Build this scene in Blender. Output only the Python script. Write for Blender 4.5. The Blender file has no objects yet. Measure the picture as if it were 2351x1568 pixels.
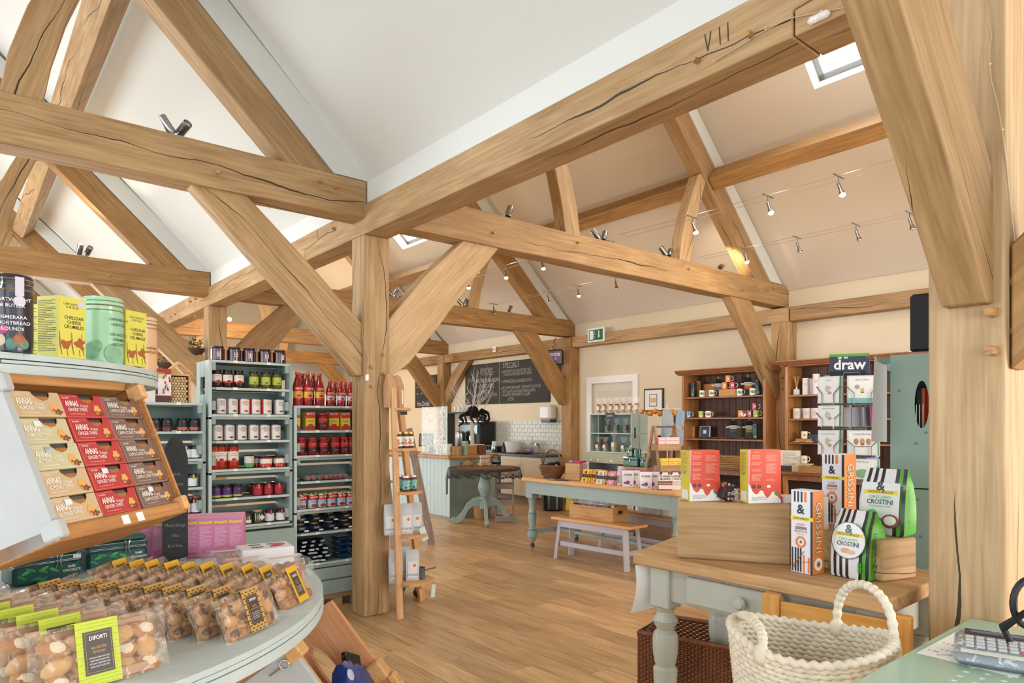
import bpy, math, random
from mathutils import Vector, Matrix
random.seed(7)
C = bpy.context.scene.collection
PI = math.pi
# ---- camera, world, daylight, exposure -------------------------------------------------
FL, VL, HZ, EYE = 1560.0, -108.0, 970.0, 1.5        # focal length and vanishing points measured in 2351x1568 pixels
TH = math.atan((1175.5 - VL) / FL); SN, CS = math.sin(TH), math.cos(TH)
cam = bpy.data.cameras.new('camera'); cam.sensor_width = 36; cam.lens = 36 * FL / 2351
cam.shift_y = (HZ - 784) / 2351; cam.clip_start = 0.05; cam.clip_end = 200
co = bpy.data.objects.new('camera', cam); C.objects.link(co)
co.location = (0, 0, EYE); co.rotation_euler = (PI / 2, 0, -TH)
SC = bpy.context.scene; SC.camera = co
VS = SC.view_settings; SC.display_settings.display_device = 'sRGB'
VS.view_transform = 'Standard'; VS.look = 'None'; VS.gamma = 1; VS.exposure = 0.0; VS.use_curve_mapping = False
SC.cycles.max_bounces = 8; SC.cycles.diffuse_bounces = 5; SC.cycles.transparent_max_bounces = 24; SC.cycles.caustics_reflective = False; SC.cycles.caustics_refractive = False
SC.cycles.sample_clamp_indirect = 6
W = bpy.data.worlds.new('world'); SC.world = W; W.use_nodes = True
bg = W.node_tree.nodes['Background']; bg.inputs[0].default_value = (0.86, 0.93, 1.0, 1); bg.inputs[1].default_value = 2.2
def light(name, kind, loc, power, col, rot=(0, 0, 0), size=1, sy=None, spot=None, blend=.6):
 l = bpy.data.lights.new(name, kind); l.energy = power; l.color = col
 if kind == 'AREA':
  l.shape = 'RECTANGLE'; l.size = size; l.size_y = sy or size
 else: l.shadow_soft_size = size
 if spot: l.spot_size = spot; l.spot_blend = blend
 o = bpy.data.objects.new(name, l); C.objects.link(o); o.location = loc; o.rotation_euler = rot; return o
DAY = (0.86, 0.94, 1.0); WARM = (1.0, 0.76, 0.5)
# daylight that falls in through the glazing of the nave (left wall and gable behind the camera) and the far gable
light('daylight_left_glazing', 'AREA', (-3.72, 1.2, 1.75), 120, DAY, (0, -PI / 2, 0), 2.3, 7)
light('daylight_left_glazing', 'AREA', (-3.72, 9.5, 1.75), 400, DAY, (0, -PI / 2, 0), 2.3, 6)
light('daylight_gable_glazing', 'AREA', (-.6, -3.62, 2.0), 75, DAY, (PI / 2, 0, 0), 5, 3)
light('daylight_gable_glazing', 'AREA', (5.7, -3.62, 1.9), 350, (1, .96, .9), (PI / 2, 0, 0), 5, 2.6)
light('daylight_far_glazing', 'AREA', (1.4, 18.35, 1.6), 330, DAY, (-PI / 2, 0, 0), 3, 2.2)
# ---- helpers -----------------------------------------------------------------------------
def P(u, v, **k):
 """world point seen at a pixel of the photograph, on the plane x=, y= or z="""
 r, z = (u - 1175.5) / FL, (HZ - v) / FL
 d = (SN + CS * r, CS - SN * r, z)
 if 'x' in k: q = k['x'] / d[0]
 elif 'y' in k: q = k['y'] / d[1]
 elif 'D' in k: q = k['D']
 else: q = (k['z'] - EYE) / d[2]
 return Vector((d[0] * q, d[1] * q, d[2] * q + EYE))
def X(u, y): return P(u, 0, y=y).x
def Y(u, x): return P(u, 0, x=x).y
def hexc(h):
 if not isinstance(h, str): return tuple(h)[:3] + (1,)
 h = h.lstrip('#'); o = []
 for i in (0, 2, 4):
  c = int(h[i:i + 2], 16) / 255; o.append(c / 12.92 if c <= .04045 else ((c + .055) / 1.055) ** 2.4)
 return tuple(o) + (1,)
MATS = {}
def _new(key):
 m = bpy.data.materials.new(key); m.use_nodes = True; MATS[key] = m
 nt = m.node_tree; b = nt.nodes['Principled BSDF']; return m, nt, b
def mat(col, rough=.55, metal=0, var=.06, emit=0, alpha=1, scale=14, spec=.5, coat=0, bump=0, trans=0):
 """plain painted, printed or metal surface with a little procedural unevenness"""
 key = f'm_{col}_{rough}_{metal}_{var}_{emit}_{alpha}_{scale}_{coat}_{bump}_{trans}_{spec}'
 if key in MATS: return MATS[key]
 m, nt, b = _new(key); c = hexc(col)
 b.inputs['Roughness'].default_value = rough; b.inputs['Metallic'].default_value = metal
 b.inputs['Specular IOR Level'].default_value = spec
 if coat: b.inputs['Coat Weight'].default_value = coat; b.inputs['Coat Roughness'].default_value = .08
 if trans: b.inputs['Transmission Weight'].default_value = trans
 b.inputs['Alpha'].default_value = alpha
 if emit: b.inputs['Emission Color'].default_value = c; b.inputs['Emission Strength'].default_value = emit
 if var:
  n = nt.nodes.new('ShaderNodeTexNoise'); n.inputs['Scale'].default_value = scale; n.inputs['Detail'].default_value = 4
  tc = nt.nodes.new('ShaderNodeTexCoord'); nt.links.new(tc.outputs['Object'], n.inputs['Vector'])
  mx = nt.nodes.new('ShaderNodeMix'); mx.data_type = 'RGBA'
  mx.inputs[6].default_value = tuple(x * (1 - var * 2) for x in c[:3]) + (1,)
  mx.inputs[7].default_value = tuple(min(1, x * (1 + var)) for x in c[:3]) + (1,)
  nt.links.new(n.outputs[0], mx.inputs[0]); nt.links.new(mx.outputs[2], b.inputs['Base Color'])
  if bump:
   bp = nt.nodes.new('ShaderNodeBump'); bp.inputs['Strength'].default_value = bump; bp.inputs['Distance'].default_value = .01
   nt.links.new(n.outputs[0], bp.inputs['Height']); nt.links.new(bp.outputs[0], b.inputs['Normal'])
 else: b.inputs['Base Color'].default_value = c
 return m
def wood(light_c, dark_c, rough=.6, gs=1.0, axis='X', crack=0, rnd=.12, knots=.35, coat=0, bump=.25):
 """wood with the grain along one axis of the object, knots, and open shakes where crack > 0"""
 key = f'w_{light_c}_{dark_c}_{rough}_{gs}_{axis}_{crack}_{rnd}_{knots}_{coat}'
 if key in MATS: return MATS[key]
 m, nt, b = _new(key); N = nt.nodes.new; L = nt.links.new
 tc = N('ShaderNodeTexCoord'); oi = N('ShaderNodeObjectInfo')
 add = N('ShaderNodeVectorMath'); add.operation = 'ADD'; L(tc.outputs['Object'], add.inputs[0])
 sc = N('ShaderNodeVectorMath'); sc.operation = 'SCALE'; sc.inputs['Scale'].default_value = 37.0
 cmb = N('ShaderNodeCombineXYZ')
 for i in range(3): L(oi.outputs['Random'], cmb.inputs[i])
 L(cmb.outputs[0], sc.inputs[0]); L(sc.outputs[0], add.inputs[1])
 def mapped(a, c):
  mp = N('ShaderNodeMapping'); s = {'X': (a, c, c), 'Y': (c, a, c), 'Z': (c, c, a)}[axis]
  mp.inputs['Scale'].default_value = s; L(add.outputs[0], mp.inputs['Vector']); return mp.outputs[0]
 def noise(vec, scale, det, dist=0):
  n = N('ShaderNodeTexNoise'); n.inputs['Scale'].default_value = scale; n.inputs['Detail'].default_value = det
  n.inputs['Distortion'].default_value = dist; L(vec, n.inputs['Vector']); return n.outputs[0]
 def math_(op, a, b_=None, clamp=False):
  n = N('ShaderNodeMath'); n.operation = op; n.use_clamp = clamp
  for i, x in enumerate((a, b_)):
   if x is None: continue
   if isinstance(x, (int, float)): n.inputs[i].default_value = x
   else: L(x, n.inputs[i])
  return n.outputs[0]
 fine = noise(mapped(1.2 * gs, 26 * gs), 2.2, 5, .4)
 broad = noise(mapped(.8 * gs, 3.5 * gs), 1.6, 3, 1.2)
 f = math_('ADD', math_('MULTIPLY', fine, .62), math_('MULTIPLY', broad, .42), True)
 ramp = N('ShaderNodeValToRGB'); L(f, ramp.inputs[0]); e = ramp.color_ramp.elements
 e[0].position = .33; e[0].color = hexc(dark_c); e[1].position = .68; e[1].color = hexc(light_c)
 col = ramp.outputs[0]
 if knots:
  kn = noise(mapped(2.2 * gs, 5 * gs), 1.3, 1, .6)
  kf = math_('MULTIPLY', math_('SUBTRACT', kn, .70, True), 6 * knots, True)
  mk = N('ShaderNodeMix'); mk.data_type = 'RGBA'; L(kf, mk.inputs[0]); L(col, mk.inputs[6])
  d = hexc(dark_c); mk.inputs[7].default_value = (d[0] * .35, d[1] * .3, d[2] * .28, 1); col = mk.outputs[2]
 hs = N('ShaderNodeHueSaturation'); L(col, hs.inputs['Color'])
 L(math_('ADD', math_('MULTIPLY', oi.outputs['Random'], 2 * rnd), 1 - rnd), hs.inputs['Value']); col = hs.outputs[0]
 hgt = fine
 if crack:
  sp = N('ShaderNodeSeparateXYZ'); L(tc.outputs['Object'], sp.inputs[0]); ax = 'XYZ'.index(axis)
  w1 = math_('MULTIPLY', math_('SUBTRACT', noise(mapped(1, .02), .9, 2), .5), .34); w2 = math_('MULTIPLY', math_('SUBTRACT', noise(mapped(1, .02), 9, 3), .5), .02)
  wv = math_('ADD', w1, w2); sn = N('ShaderNodeSeparateXYZ'); L(tc.outputs['Normal'], sn.inputs[0]); dd_ = [math_('ADD', math_('ABSOLUTE', math_('ADD', sp.outputs[i], wv if i == (ax + 2) % 3 else math_('MULTIPLY', wv, -1.2))), math_('MULTIPLY', math_('ABSOLUTE', sn.outputs[i]), 2)) for i in range(3) if i != ax]
  cm = noise(mapped(1.3, .02), 1.0, 2); ln = math_('LESS_THAN', math_('MINIMUM', dd_[0], dd_[1]), math_('MULTIPLY', math_('SUBTRACT', cm, .45, True), .028 * crack))
  mc = N('ShaderNodeMix'); mc.data_type = 'RGBA'; L(ln, mc.inputs[0]); L(col, mc.inputs[6]); mc.inputs[7].default_value = (.035, .022, .012, 1)
  col = mc.outputs[2]; hgt = math_('SUBTRACT', fine, ln)
 L(col, b.inputs['Base Color']); b.inputs['Roughness'].default_value = rough
 if coat: b.inputs['Coat Weight'].default_value = coat; b.inputs['Coat Roughness'].default_value = .25
 bp = N('ShaderNodeBump'); bp.inputs['Strength'].default_value = bump; bp.inputs['Distance'].default_value = .004
 L(hgt, bp.inputs['Height']); L(bp.outputs[0], b.inputs['Normal'])
 return m
def film(col='#ffffff', a=.14, rough=.12):
 """clear crinkled film or thin clear plastic: mostly see-through, glossy"""
 key = f'f_{col}_{a}_{rough}'
 if key in MATS: return MATS[key]
 m, nt, b = _new(key); b.inputs['Base Color'].default_value = hexc(col); b.inputs['Roughness'].default_value = rough
 b.inputs['Specular IOR Level'].default_value = .8
 n = nt.nodes.new('ShaderNodeTexNoise'); n.inputs['Scale'].default_value = 38; n.inputs['Detail'].default_value = 3; n.inputs['Distortion'].default_value = 1.5
 tc = nt.nodes.new('ShaderNodeTexCoord'); nt.links.new(tc.outputs['Object'], n.inputs['Vector'])
 r = nt.nodes.new('ShaderNodeMapRange'); r.inputs[1].default_value = .52; r.inputs[2].default_value = .72
 r.inputs[3].default_value = a; r.inputs[4].default_value = min(1, a * 4)
 nt.links.new(n.outputs[0], r.inputs[0]); nt.links.new(r.outputs[0], b.inputs['Alpha'])
 bp = nt.nodes.new('ShaderNodeBump'); bp.inputs['Strength'].default_value = .8; bp.inputs['Distance'].default_value = .006
 nt.links.new(n.outputs[0], bp.inputs['Height']); nt.links.new(bp.outputs[0], b.inputs['Normal'])
 return m
class MB:
 """collects shapes; build() links them as one mesh object"""
 def __init__(s): s.v = []; s.f = []; s.m = []; s.mats = []
 def mi(s, m):
  if m not in s.mats: s.mats.append(m)
  return s.mats.index(m)
 def add(s, vs, fs, m):
  o = len(s.v); s.v += [tuple(v) for v in vs]; i = s.mi(m)
  for f in fs: s.f.append([o + a for a in f]); s.m.append(i)
  return s
 def box(s, x0, y0, z0, x1, y1, z1, m, b=0, M=None):
  if x0 > x1: x0, x1 = x1, x0
  if y0 > y1: y0, y1 = y1, y0
  if z0 > z1: z0, z1 = z1, z0
  if not b:
   vs = [(x0, y0, z0), (x1, y0, z0), (x1, y1, z0), (x0, y1, z0), (x0, y0, z1), (x1, y0, z1), (x1, y1, z1), (x0, y1, z1)]
   fs = [(3, 2, 1, 0), (4, 5, 6, 7), (0, 1, 5, 4), (1, 2, 6, 5), (2, 3, 7, 6), (3, 0, 4, 7)]
  else:
   b = min(b, (x1 - x0) * .45, (y1 - y0) * .45, (z1 - z0) * .45); vs = []; ix = {}
   lo, hi = (x0, y0, z0), (x1, y1, z1)
   for c in range(8):
    cr = [hi[a] if c >> a & 1 else lo[a] for a in range(3)]; sg = [-1 if c >> a & 1 else 1 for a in range(3)]
    for a in range(3):
     p = [cr[k] + (sg[k] * b if k != a else 0) for k in range(3)]; ix[(c, a)] = len(vs); vs.append(tuple(p))
   fs = []
   for a in range(3):
    p, q = (a + 1) % 3, (a + 2) % 3
    for sd in (0, 1):
     q4 = [(sd << a) | (i << p) | (j << q) for i, j in ((0, 0), (1, 0), (1, 1), (0, 1))]
     l = [ix[(c, a)] for c in q4]; fs.append(l if sd else l[::-1])
    for i in (0, 1):
     for j in (0, 1):
      c0 = (i << p) | (j << q); c1 = c0 | (1 << a)
      l = [ix[(c0, p)], ix[(c1, p)], ix[(c1, q)], ix[(c0, q)]]; fs.append(l if (i ^ j) else l[::-1])
   for c in range(8):
    l = [ix[(c, 0)], ix[(c, 1)], ix[(c, 2)]]; fs.append(l if bin(c).count('1') % 2 else l[::-1])
  if M is not None: vs = [M @ Vector(v) for v in vs]
  return s.add(vs, fs, m)
 def lathe(s, prof, m, n=20, c=(0, 0, 0), M=None, a0=0, a1=2 * PI, cap=True):
  full = abs(a1 - a0 - 2 * PI) < 1e-6; k = n if full else n + 1; vs = []; fs = []
  for r, z in prof:
   for i in range(k):
    a = a0 + (a1 - a0) * i / n; vs.append((c[0] + r * math.cos(a), c[1] + r * math.sin(a), c[2] + z))
  for j in range(len(prof) - 1):
   for i in range(n if full else k - 1):
    i2 = (i + 1) % k if full else i + 1
    fs.append((j * k + i, j * k + i2, (j + 1) * k + i2, (j + 1) * k + i))
  if cap:
   if prof[0][0] > 1e-5: fs.append(tuple(range(k))[::-1])
   if prof[-1][0] > 1e-5: fs.append(tuple((len(prof) - 1) * k + i for i in range(k)))
  if M is not None: vs = [M @ Vector(v) for v in vs]
  return s.add(vs, fs, m)
 def cyl(s, c, r, h, m, n=16, M=None, r2=None): return s.lathe([(r, 0), (r if r2 is None else r2, h)], m, n, c, M)
 def tube(s, pts, r, m, n=8, closed=False, cap=True, flat=1):
  pts = [Vector(p) for p in pts]; k = len(pts); vs = []; fs = []; up = Vector((0, 0, 1)); pn = None
  for i, p in enumerate(pts):
   if closed: t = pts[(i + 1) % k] - pts[i - 1]
   else: t = pts[min(i + 1, k - 1)] - pts[max(i - 1, 0)]
   if t.length < 1e-9: t = Vector((0, 0, 1))
   t.normalize()
   if pn is None:
    a = t.cross(up); a = t.cross(Vector((1, 0, 0))) if a.length < 1e-3 else a
   else: a = pn - t * pn.dot(t)
   a.normalize(); pn = a; bb = t.cross(a); rr = r[i] if isinstance(r, (list, tuple)) else r
   for j in range(n):
    an = 2 * PI * j / n; vs.append(p + a * (rr * math.cos(an)) + bb * (rr * flat * math.sin(an)))
  for i in range(k if closed else k - 1):
   i2 = (i + 1) % k
   for j in range(n): fs.append((i * n + j, i * n + (j + 1) % n, i2 * n + (j + 1) % n, i2 * n + j))
  if cap and not closed: fs.append(tuple(range(n))[::-1]); fs.append(tuple((k - 1) * n + j for j in range(n)))
  return s.add(vs, fs, m)
 def prism(s, poly, d0, d1, m, plane='XZ', M=None):
  """extrude a 2-D outline (counter-clockwise) between d0 and d1 along the third axis"""
  k = len(poly); ar = sum(poly[i][0] * poly[(i + 1) % k][1] - poly[(i + 1) % k][0] * poly[i][1] for i in range(k))
  if ar < 0: poly = poly[::-1]
  g = {'XZ': lambda a, b, d: (a, d, b), 'XY': lambda a, b, d: (a, b, d), 'YZ': lambda a, b, d: (d, a, b)}[plane]
  vs = [g(a, b, d0) for a, b in poly] + [g(a, b, d1) for a, b in poly]
  fs = [tuple(range(k)), tuple(range(2 * k - 1, k - 1, -1))] + [(i, i + k, (i + 1) % k + k, (i + 1) % k) for i in range(k)]
  if (plane == 'XZ') != (d1 > d0): fs = [f[::-1] for f in fs]
  if M is not None: vs = [M @ Vector(v) for v in vs]
  return s.add(vs, fs, m)
 def ball(s, c, r, m, n=10, k=6, M=None):
  if not isinstance(r, (list, tuple)): r = (r, r, r)
  prof = [(max(1e-6, math.sin(PI * j / k)), -math.cos(PI * j / k)) for j in range(k + 1)]
  Q = Matrix.Translation(c) @ (M or Matrix.Identity(4)) @ Matrix.Diagonal((r[0], r[1], r[2], 1))
  return s.lathe(prof, m, n, M=Q, cap=False)
 def build(s, name, parent=None, loc=(0, 0, 0), rot=(0, 0, 0), smooth=35, bevel=0, recalc=True):
  me = bpy.data.meshes.new(name); me.from_pydata(s.v, [], s.f)
  for m in s.mats: me.materials.append(m)
  me.polygons.foreach_set('material_index', s.m)
  if recalc:
   import bmesh
   b = bmesh.new(); b.from_mesh(me); bmesh.ops.recalc_face_normals(b, faces=b.faces); b.to_mesh(me); b.free()
  me.update()
  if smooth: me.shade_smooth(); me.set_sharp_from_angle(angle=math.radians(smooth))
  o = bpy.data.objects.new(name, me); C.objects.link(o); o.location = loc; o.rotation_euler = rot
  if parent: o.parent = parent
  if bevel:
   md = o.modifiers.new('bevel', 'BEVEL'); md.width = bevel; md.segments = 2; md.limit_method = 'ANGLE'
  return o
def tag(o, label=None, cat=None, group=None, kind=None):
 if label: o['label'] = label
 if cat: o['category'] = cat
 if group: o['group'] = group
 if kind: o['kind'] = kind
 return o
def thing(name, label, cat, loc=(0, 0, 0), rz=0, group=None, rot=None):
 o = bpy.data.objects.new(name, None); C.objects.link(o); o.empty_display_size = .05
 o.location = loc; o.rotation_euler = rot or (0, 0, rz); return tag(o, label, cat, group)
KIDS = {}
def dup(root, loc=None, rz=None, label=None, group=None, rot=None, scale=None):
 r = root.copy(); C.objects.link(r)
 if loc is not None: r.location = loc
 if rz is not None: r.rotation_euler = (0, 0, rz)
 if rot is not None: r.rotation_euler = rot
 if scale is not None: r.scale = scale if isinstance(scale, tuple) else (scale,) * 3
 if label: r['label'] = label
 if group: r['group'] = group
 if root.name not in KIDS: KIDS[root.name] = [(c, list(c.children)) for c in root.children]
 for c, gs in KIDS[root.name]:
  n = c.copy(); C.objects.link(n); n.parent = r
  for g in gs: q = g.copy(); C.objects.link(q); q.parent = n
 return r
TXT = {}
def text(parent, s, h, loc, m, rot=(PI / 2, 0, 0), name='lettering', align='CENTER', sx=1.0, bold=0, sp=1.0):
 """flat printed lettering, cap height about h, standing on the parent's surface"""
 key = (s, m.name, align, bold, sp)
 if key not in TXT:
  cu = bpy.data.curves.new('t', 'FONT'); cu.body = s; cu.size = 1.4; cu.align_x = align; cu.align_y = 'CENTER'; cu.resolution_u = 2
  cu.offset = bold; cu.space_line = .85; cu.space_character = sp
  t = bpy.data.objects.new('t', cu); me = bpy.data.meshes.new_from_object(t); bpy.data.objects.remove(t); bpy.data.curves.remove(cu)
  me.materials.clear(); me.materials.append(m); TXT[key] = me
 o = bpy.data.objects.new(name, TXT[key]); C.objects.link(o); o.parent = parent; o.location = loc; o.rotation_euler = rot
 o.scale = (h * sx, h, h); return o
ORD = ['leftmost', 'second from left', 'third from left', 'fourth from left', 'fifth from left', 'sixth from left', 'seventh from left', 'eighth from left', 'ninth from left', 'tenth from left', 'eleventh from left', 'twelfth from left']
NUM = 'zero one two three four five six seven eight nine ten eleven twelve thirteen fourteen fifteen sixteen seventeen eighteen'.split()
def ordw(i, n):
 if n == 1: return 'only'
 if n == 2: return ('left', 'right')[i]
 if n == 3: return ('left', 'middle', 'right')[i]
 return 'rightmost' if i == n - 1 else ORD[i]
USED = set()
def place(proto, loc, rz=0, label=None, group=None, **k):
 """first call moves the prototype itself, later ones copy it with its parts"""
 if proto.name not in USED:
  USED.add(proto.name); proto.location = loc
  proto.rotation_euler = k.get('rot') or (0, 0, rz)
  if k.get('scale'): proto.scale = k['scale'] if isinstance(k['scale'], tuple) else (k['scale'],) * 3
  if label: proto['label'] = label
  if group: proto['group'] = group
  return proto
 return dup(proto, loc, rz, label, group, **k)
def row(proto, pts, what, where, group, rz=0, jit=.12):
 n = len(pts)
 for i, p in enumerate(pts):
  w = ordw(i, n) + (f' of {NUM[n]}' if n > 1 else '')
  lb = f'{w} {what} {where}'
  if len(lb.split()) > 16: lb = f'{ordw(i, n)} of {what} {where}' if len(lb.split()) < 18 else f'{ordw(i, n)} {what}'
  place(proto, p, rz + random.uniform(-jit, jit), lb, group)
# ---- materials used across the place ----------------------------------------------------------
OAK = wood('#bb9a6e', '#906d45', .62, 1, 'X', crack=.8)
OAKD = wood('#b08854', '#835e36', .6, 1, 'X', crack=.6)
OAKL = wood('#c9ab82', '#a4845c', .62, 1, 'X', crack=.9)
PLASTER = mat('#d6d8d4', .9, var=.012, scale=3); PLWARM = mat('#dfd8cc', .9, var=.015, scale=3); CREAM = mat('#e2d5bb', .88, var=.012, scale=2.5)
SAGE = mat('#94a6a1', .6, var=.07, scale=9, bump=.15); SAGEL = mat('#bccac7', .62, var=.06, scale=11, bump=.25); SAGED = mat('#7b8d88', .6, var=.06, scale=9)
SAGET = mat('#96a7a1', .4, var=.05, scale=6)
BLACK = mat('#141416', .5, var=.05); WHITE = mat('#f2f1ee', .5, var=.015); DARKG = mat('#35383a', .5, var=.05)
STEEL = mat('#a9abac', .25, 1, var=.03); CHROME = mat('#d8dadb', .12, 1, var=0); BRASS = mat('#b99a5a', .3, 1, var=.03)
PEGM = wood('#c79c66', '#96683a', .6, 3, 'X', knots=0); PINE = wood('#e3b67c', '#c58f52', .55, 1.6, 'X', rnd=.06)
PAPER = mat('#eeeeea', .7, var=.01)
# ---- floor ---------------------------------------------------------------------------------
fl = MB().box(-4, -4, -.12, 8.9, 18.8, -.008, mat('#4b3826', .8)).build('floor', smooth=0); tag(fl, kind='structure')
FLM = wood('#d2ae80', '#9a7349', .36, 1.3, 'X', rnd=.2, knots=.5, bump=.12)
PW, PL_ = .182, 1.22
plk = MB().box(0, .0008, -.008, PL_ - .0015, PW - .0016, 0, FLM, b=.0012); pm = None; cells = []
for j in range(int(12.6 / PW)):
 x = -3.8 + j * PW + PW; off = (j * .47 + (j % 3) * .21) % 1 * PL_
 k = 0
 while True:
  y = -4 + off + (k - 1) * PL_; k += 1
  if y > 18.6: break
  cx, cy = x, y + PL_ / 2; D = SN * cx + CS * cy
  vis = 0
  if D > .9:
   uu = 1175.5 + FL * (CS * cx - SN * cy) / D; vv = HZ + FL * 1.5 / D
   if 690 < uu < 2200 and vv < 1620: vis = 1 / D
  cells.append((-vis, x, y))
cells.sort()
rest = MB()
for i, (w, x, y) in enumerate(cells):
 if i < 300 and w < 0:
  if pm is None: o = plk.build('floor_plank', fl, smooth=0); pm = o.data
  else: o = bpy.data.objects.new('floor_plank', pm); C.objects.link(o); o.parent = fl
  o.location = (x, y, 0); o.rotation_euler = (0, 0, PI / 2)
 else:
  y1 = min(y + PL_ - .0015, 18.7); y0 = max(y, -3.95)
  if y1 > y0: rest.box(x - PW + .0016, y0, -.008, x - .0008, y1, 0, wood('#d2ae80', '#9a7349', .36, 1.3, 'Y', rnd=.0, knots=.5, bump=.12))
tag(rest.build('distant_floor_planks', fl, smooth=0), kind='stuff')
# ---- walls, ceilings, roof windows ----------------------------------------------------------
SL = .966; XV = 2.55
def struct(name, mb, **k): return tag(mb.build(name, **k), kind='structure')
def wallx(name, x0, x1, holes, m, y0=-3.8, y1=18.6, z1=3.4):
 mb = MB(); hs = sorted(holes); y = y0
 for (a, b, c, d) in hs:
  mb.box(x0, y, 0, x1, a, z1, m)
  if c > 0: mb.box(x0, a, 0, x1, b, c, m)
  mb.box(x0, a, d, x1, b, z1, m); y = b
 mb.box(x0, y, 0, x1, y1, z1, m); return struct(name, mb, smooth=0)
wallx('wall_right', 8.8, 8.95, [(7.47, 8.47, 0, 2.2)], CREAM, z1=3.34)
wallx('wall_left', -3.95, -3.8, [(-2.4, 4.8, .5, 2.9), (6.4, 12.6, .5, 2.9)], PLASTER)
def gable(name, y0, y1, holes, m):
 mb = MB(); x = -3.95
 for a, b, c, d in holes:
  mb.box(x, y0, 0, a, y1, 3.3, m); mb.box(a, y0, 0, b, y1, c, m); mb.box(a, y0, d, b, y1, 3.3, m); x = b
 mb.box(x, y0, 0, 8.95, y1, 3.3, m)
 mb.prism([(-3.95, 3.3), (2.55, 3.3), (-.6, 6.6)], y0, y1, m); mb.prism([(2.55, 3.3), (8.95, 3.3), (5.7, 6.6)], y0, y1, m)
 return struct(name, mb, smooth=0)
gable('wall_near', -3.8, -3.68, [(-3.2, 2.0, .5, 3.0), (3.3, 8.2, .5, 3.0)], PLASTER)
gable('wall_far', 18.45, 18.6, [(-.2, 3.0, .5, 2.6)], PLASTER)
# partition strip of plaster standing on the arcade plate, up to the valley
struct('wall_valley', MB().box(2.47, -3.68, 3.181, 2.7, 18.45, 3.62, PLASTER), smooth=0)
def slope(name, xa, za, xb, zb, holes, m, wm):
 """ceiling slope from eaves (xa,za) to ridge (xb,zb), with framed openings (y0,y1,t0,t1) t from the eaves"""
 L_ = math.hypot(xb - xa, zb - za); dx, dz = (xb - xa) / L_, (zb - za) / L_
 nx, nz = (-dz, dx) if dx > 0 else (dz, -dx)        # outward (upward) normal
 if nz < 0: nx, nz = -nx, -nz
 th = .28
 def pt(t, y, h): return (xa + dx * t + nx * h, y, za + dz * t + nz * h)
 mb = MB()
 def slab(y0, y1, t0, t1):
  vs = [pt(t, y, h) for h in (0, th) for (t, y) in ((t0, y0), (t1, y0), (t1, y1), (t0, y1))]
  mb.add(vs, [(0, 1, 2, 3), (7, 6, 5, 4), (0, 4, 5, 1), (1, 5, 6, 2), (2, 6, 7, 3), (3, 7, 4, 0)], m)
 y = -3.7
 for (a, b, c, d) in sorted(holes):
  slab(y, a, 0, L_); slab(a, b, 0, c); slab(a, b, d, L_); y = b
 slab(y, 18.5, 0, L_)
 o = struct(name, mb, smooth=0)
 for (a, b, c, d) in holes:
  fr = MB(); g = mat('#8d9396', .4, var=.03)
  for (p, q, r, s_) in ((a, b, c, c + .06), (a, b, d - .06, d), (a, a + .06, c, d), (b - .06, b, c, d)):
   vs = [pt(t, yy, h) for h in (.17, .23) for (t, yy) in ((r, p), (s_, p), (s_, q), (r, q))]
   fr.add(vs, [(0, 1, 2, 3), (7, 6, 5, 4), (0, 4, 5, 1), (1, 5, 6, 2), (2, 6, 7, 3), (3, 7, 4, 0)], g)
  w = struct('window_%d' % (3 + len([1 for q in bpy.data.objects if q.name.startswith('window_')])), fr, smooth=0)
  gl = MB(); gl.add([pt(t, yy, .21) for (t, yy) in ((c, a), (d, a), (d, b), (c, b))], [(0, 1, 2, 3)], film('#f4fbff', .06, .02)); gl.build('pane', w, smooth=0)
  lt = light('daylight_roof_window', 'AREA', pt((c + d) / 2, (a + b) / 2, .32), wm, DAY, size=d - c, sy=b - a)
  zax = Vector((nx, 0, nz)); yax = Vector((0, 1, 0)); xax = yax.cross(zax)
  lt.rotation_euler = Matrix((xax, yax, zax)).transposed().to_euler()
 return o
def tR(u, v):          # roof-window corner on the right-hand slope of the side hall
 d = P(u, v, D=1) - Vector((0, 0, EYE)); q = (3.3 + SL * 8.78 - EYE) / (d.z + SL * d.x); p = d * q; return p.y, math.hypot(8.78 - p.x, SL * (8.78 - p.x))
ya, ta = tR(1870, 205); yb, tb = tR(2034, 160); yc, tc_ = tR(1845, 150); y2, t2 = tR(925, 573)
slope('ceiling_hall_right', 8.78, 3.3, 5.7, 3.3 + SL * 3.08, [(ya - .95, ya, ta, ta + 1.1), (y2 - .95, y2, t2, t2 + 1.1)], PLWARM, 45)
slope('ceiling_hall_left', 2.68, 3.33, 5.7, 3.3 + SL * 3.08, [(1.9, 2.85, 1.9, 3.0), (10.2, 11.15, 1.9, 3.0)], PLWARM, 45)
slope('ceiling_nave_right', 2.5, 3.33, -.6, 3.33 + SL * 3.1, [], PLASTER, 45)
slope('ceiling_nave_left', -3.8, 3.33, -.6, 3.33 + SL * 3.1, [(5.6, 6.55, 1.9, 3.0), (1.4, 2.35, 1.9, 3.0), (9.8, 10.75, 1.9, 3.0)], PLASTER, 70)
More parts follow.
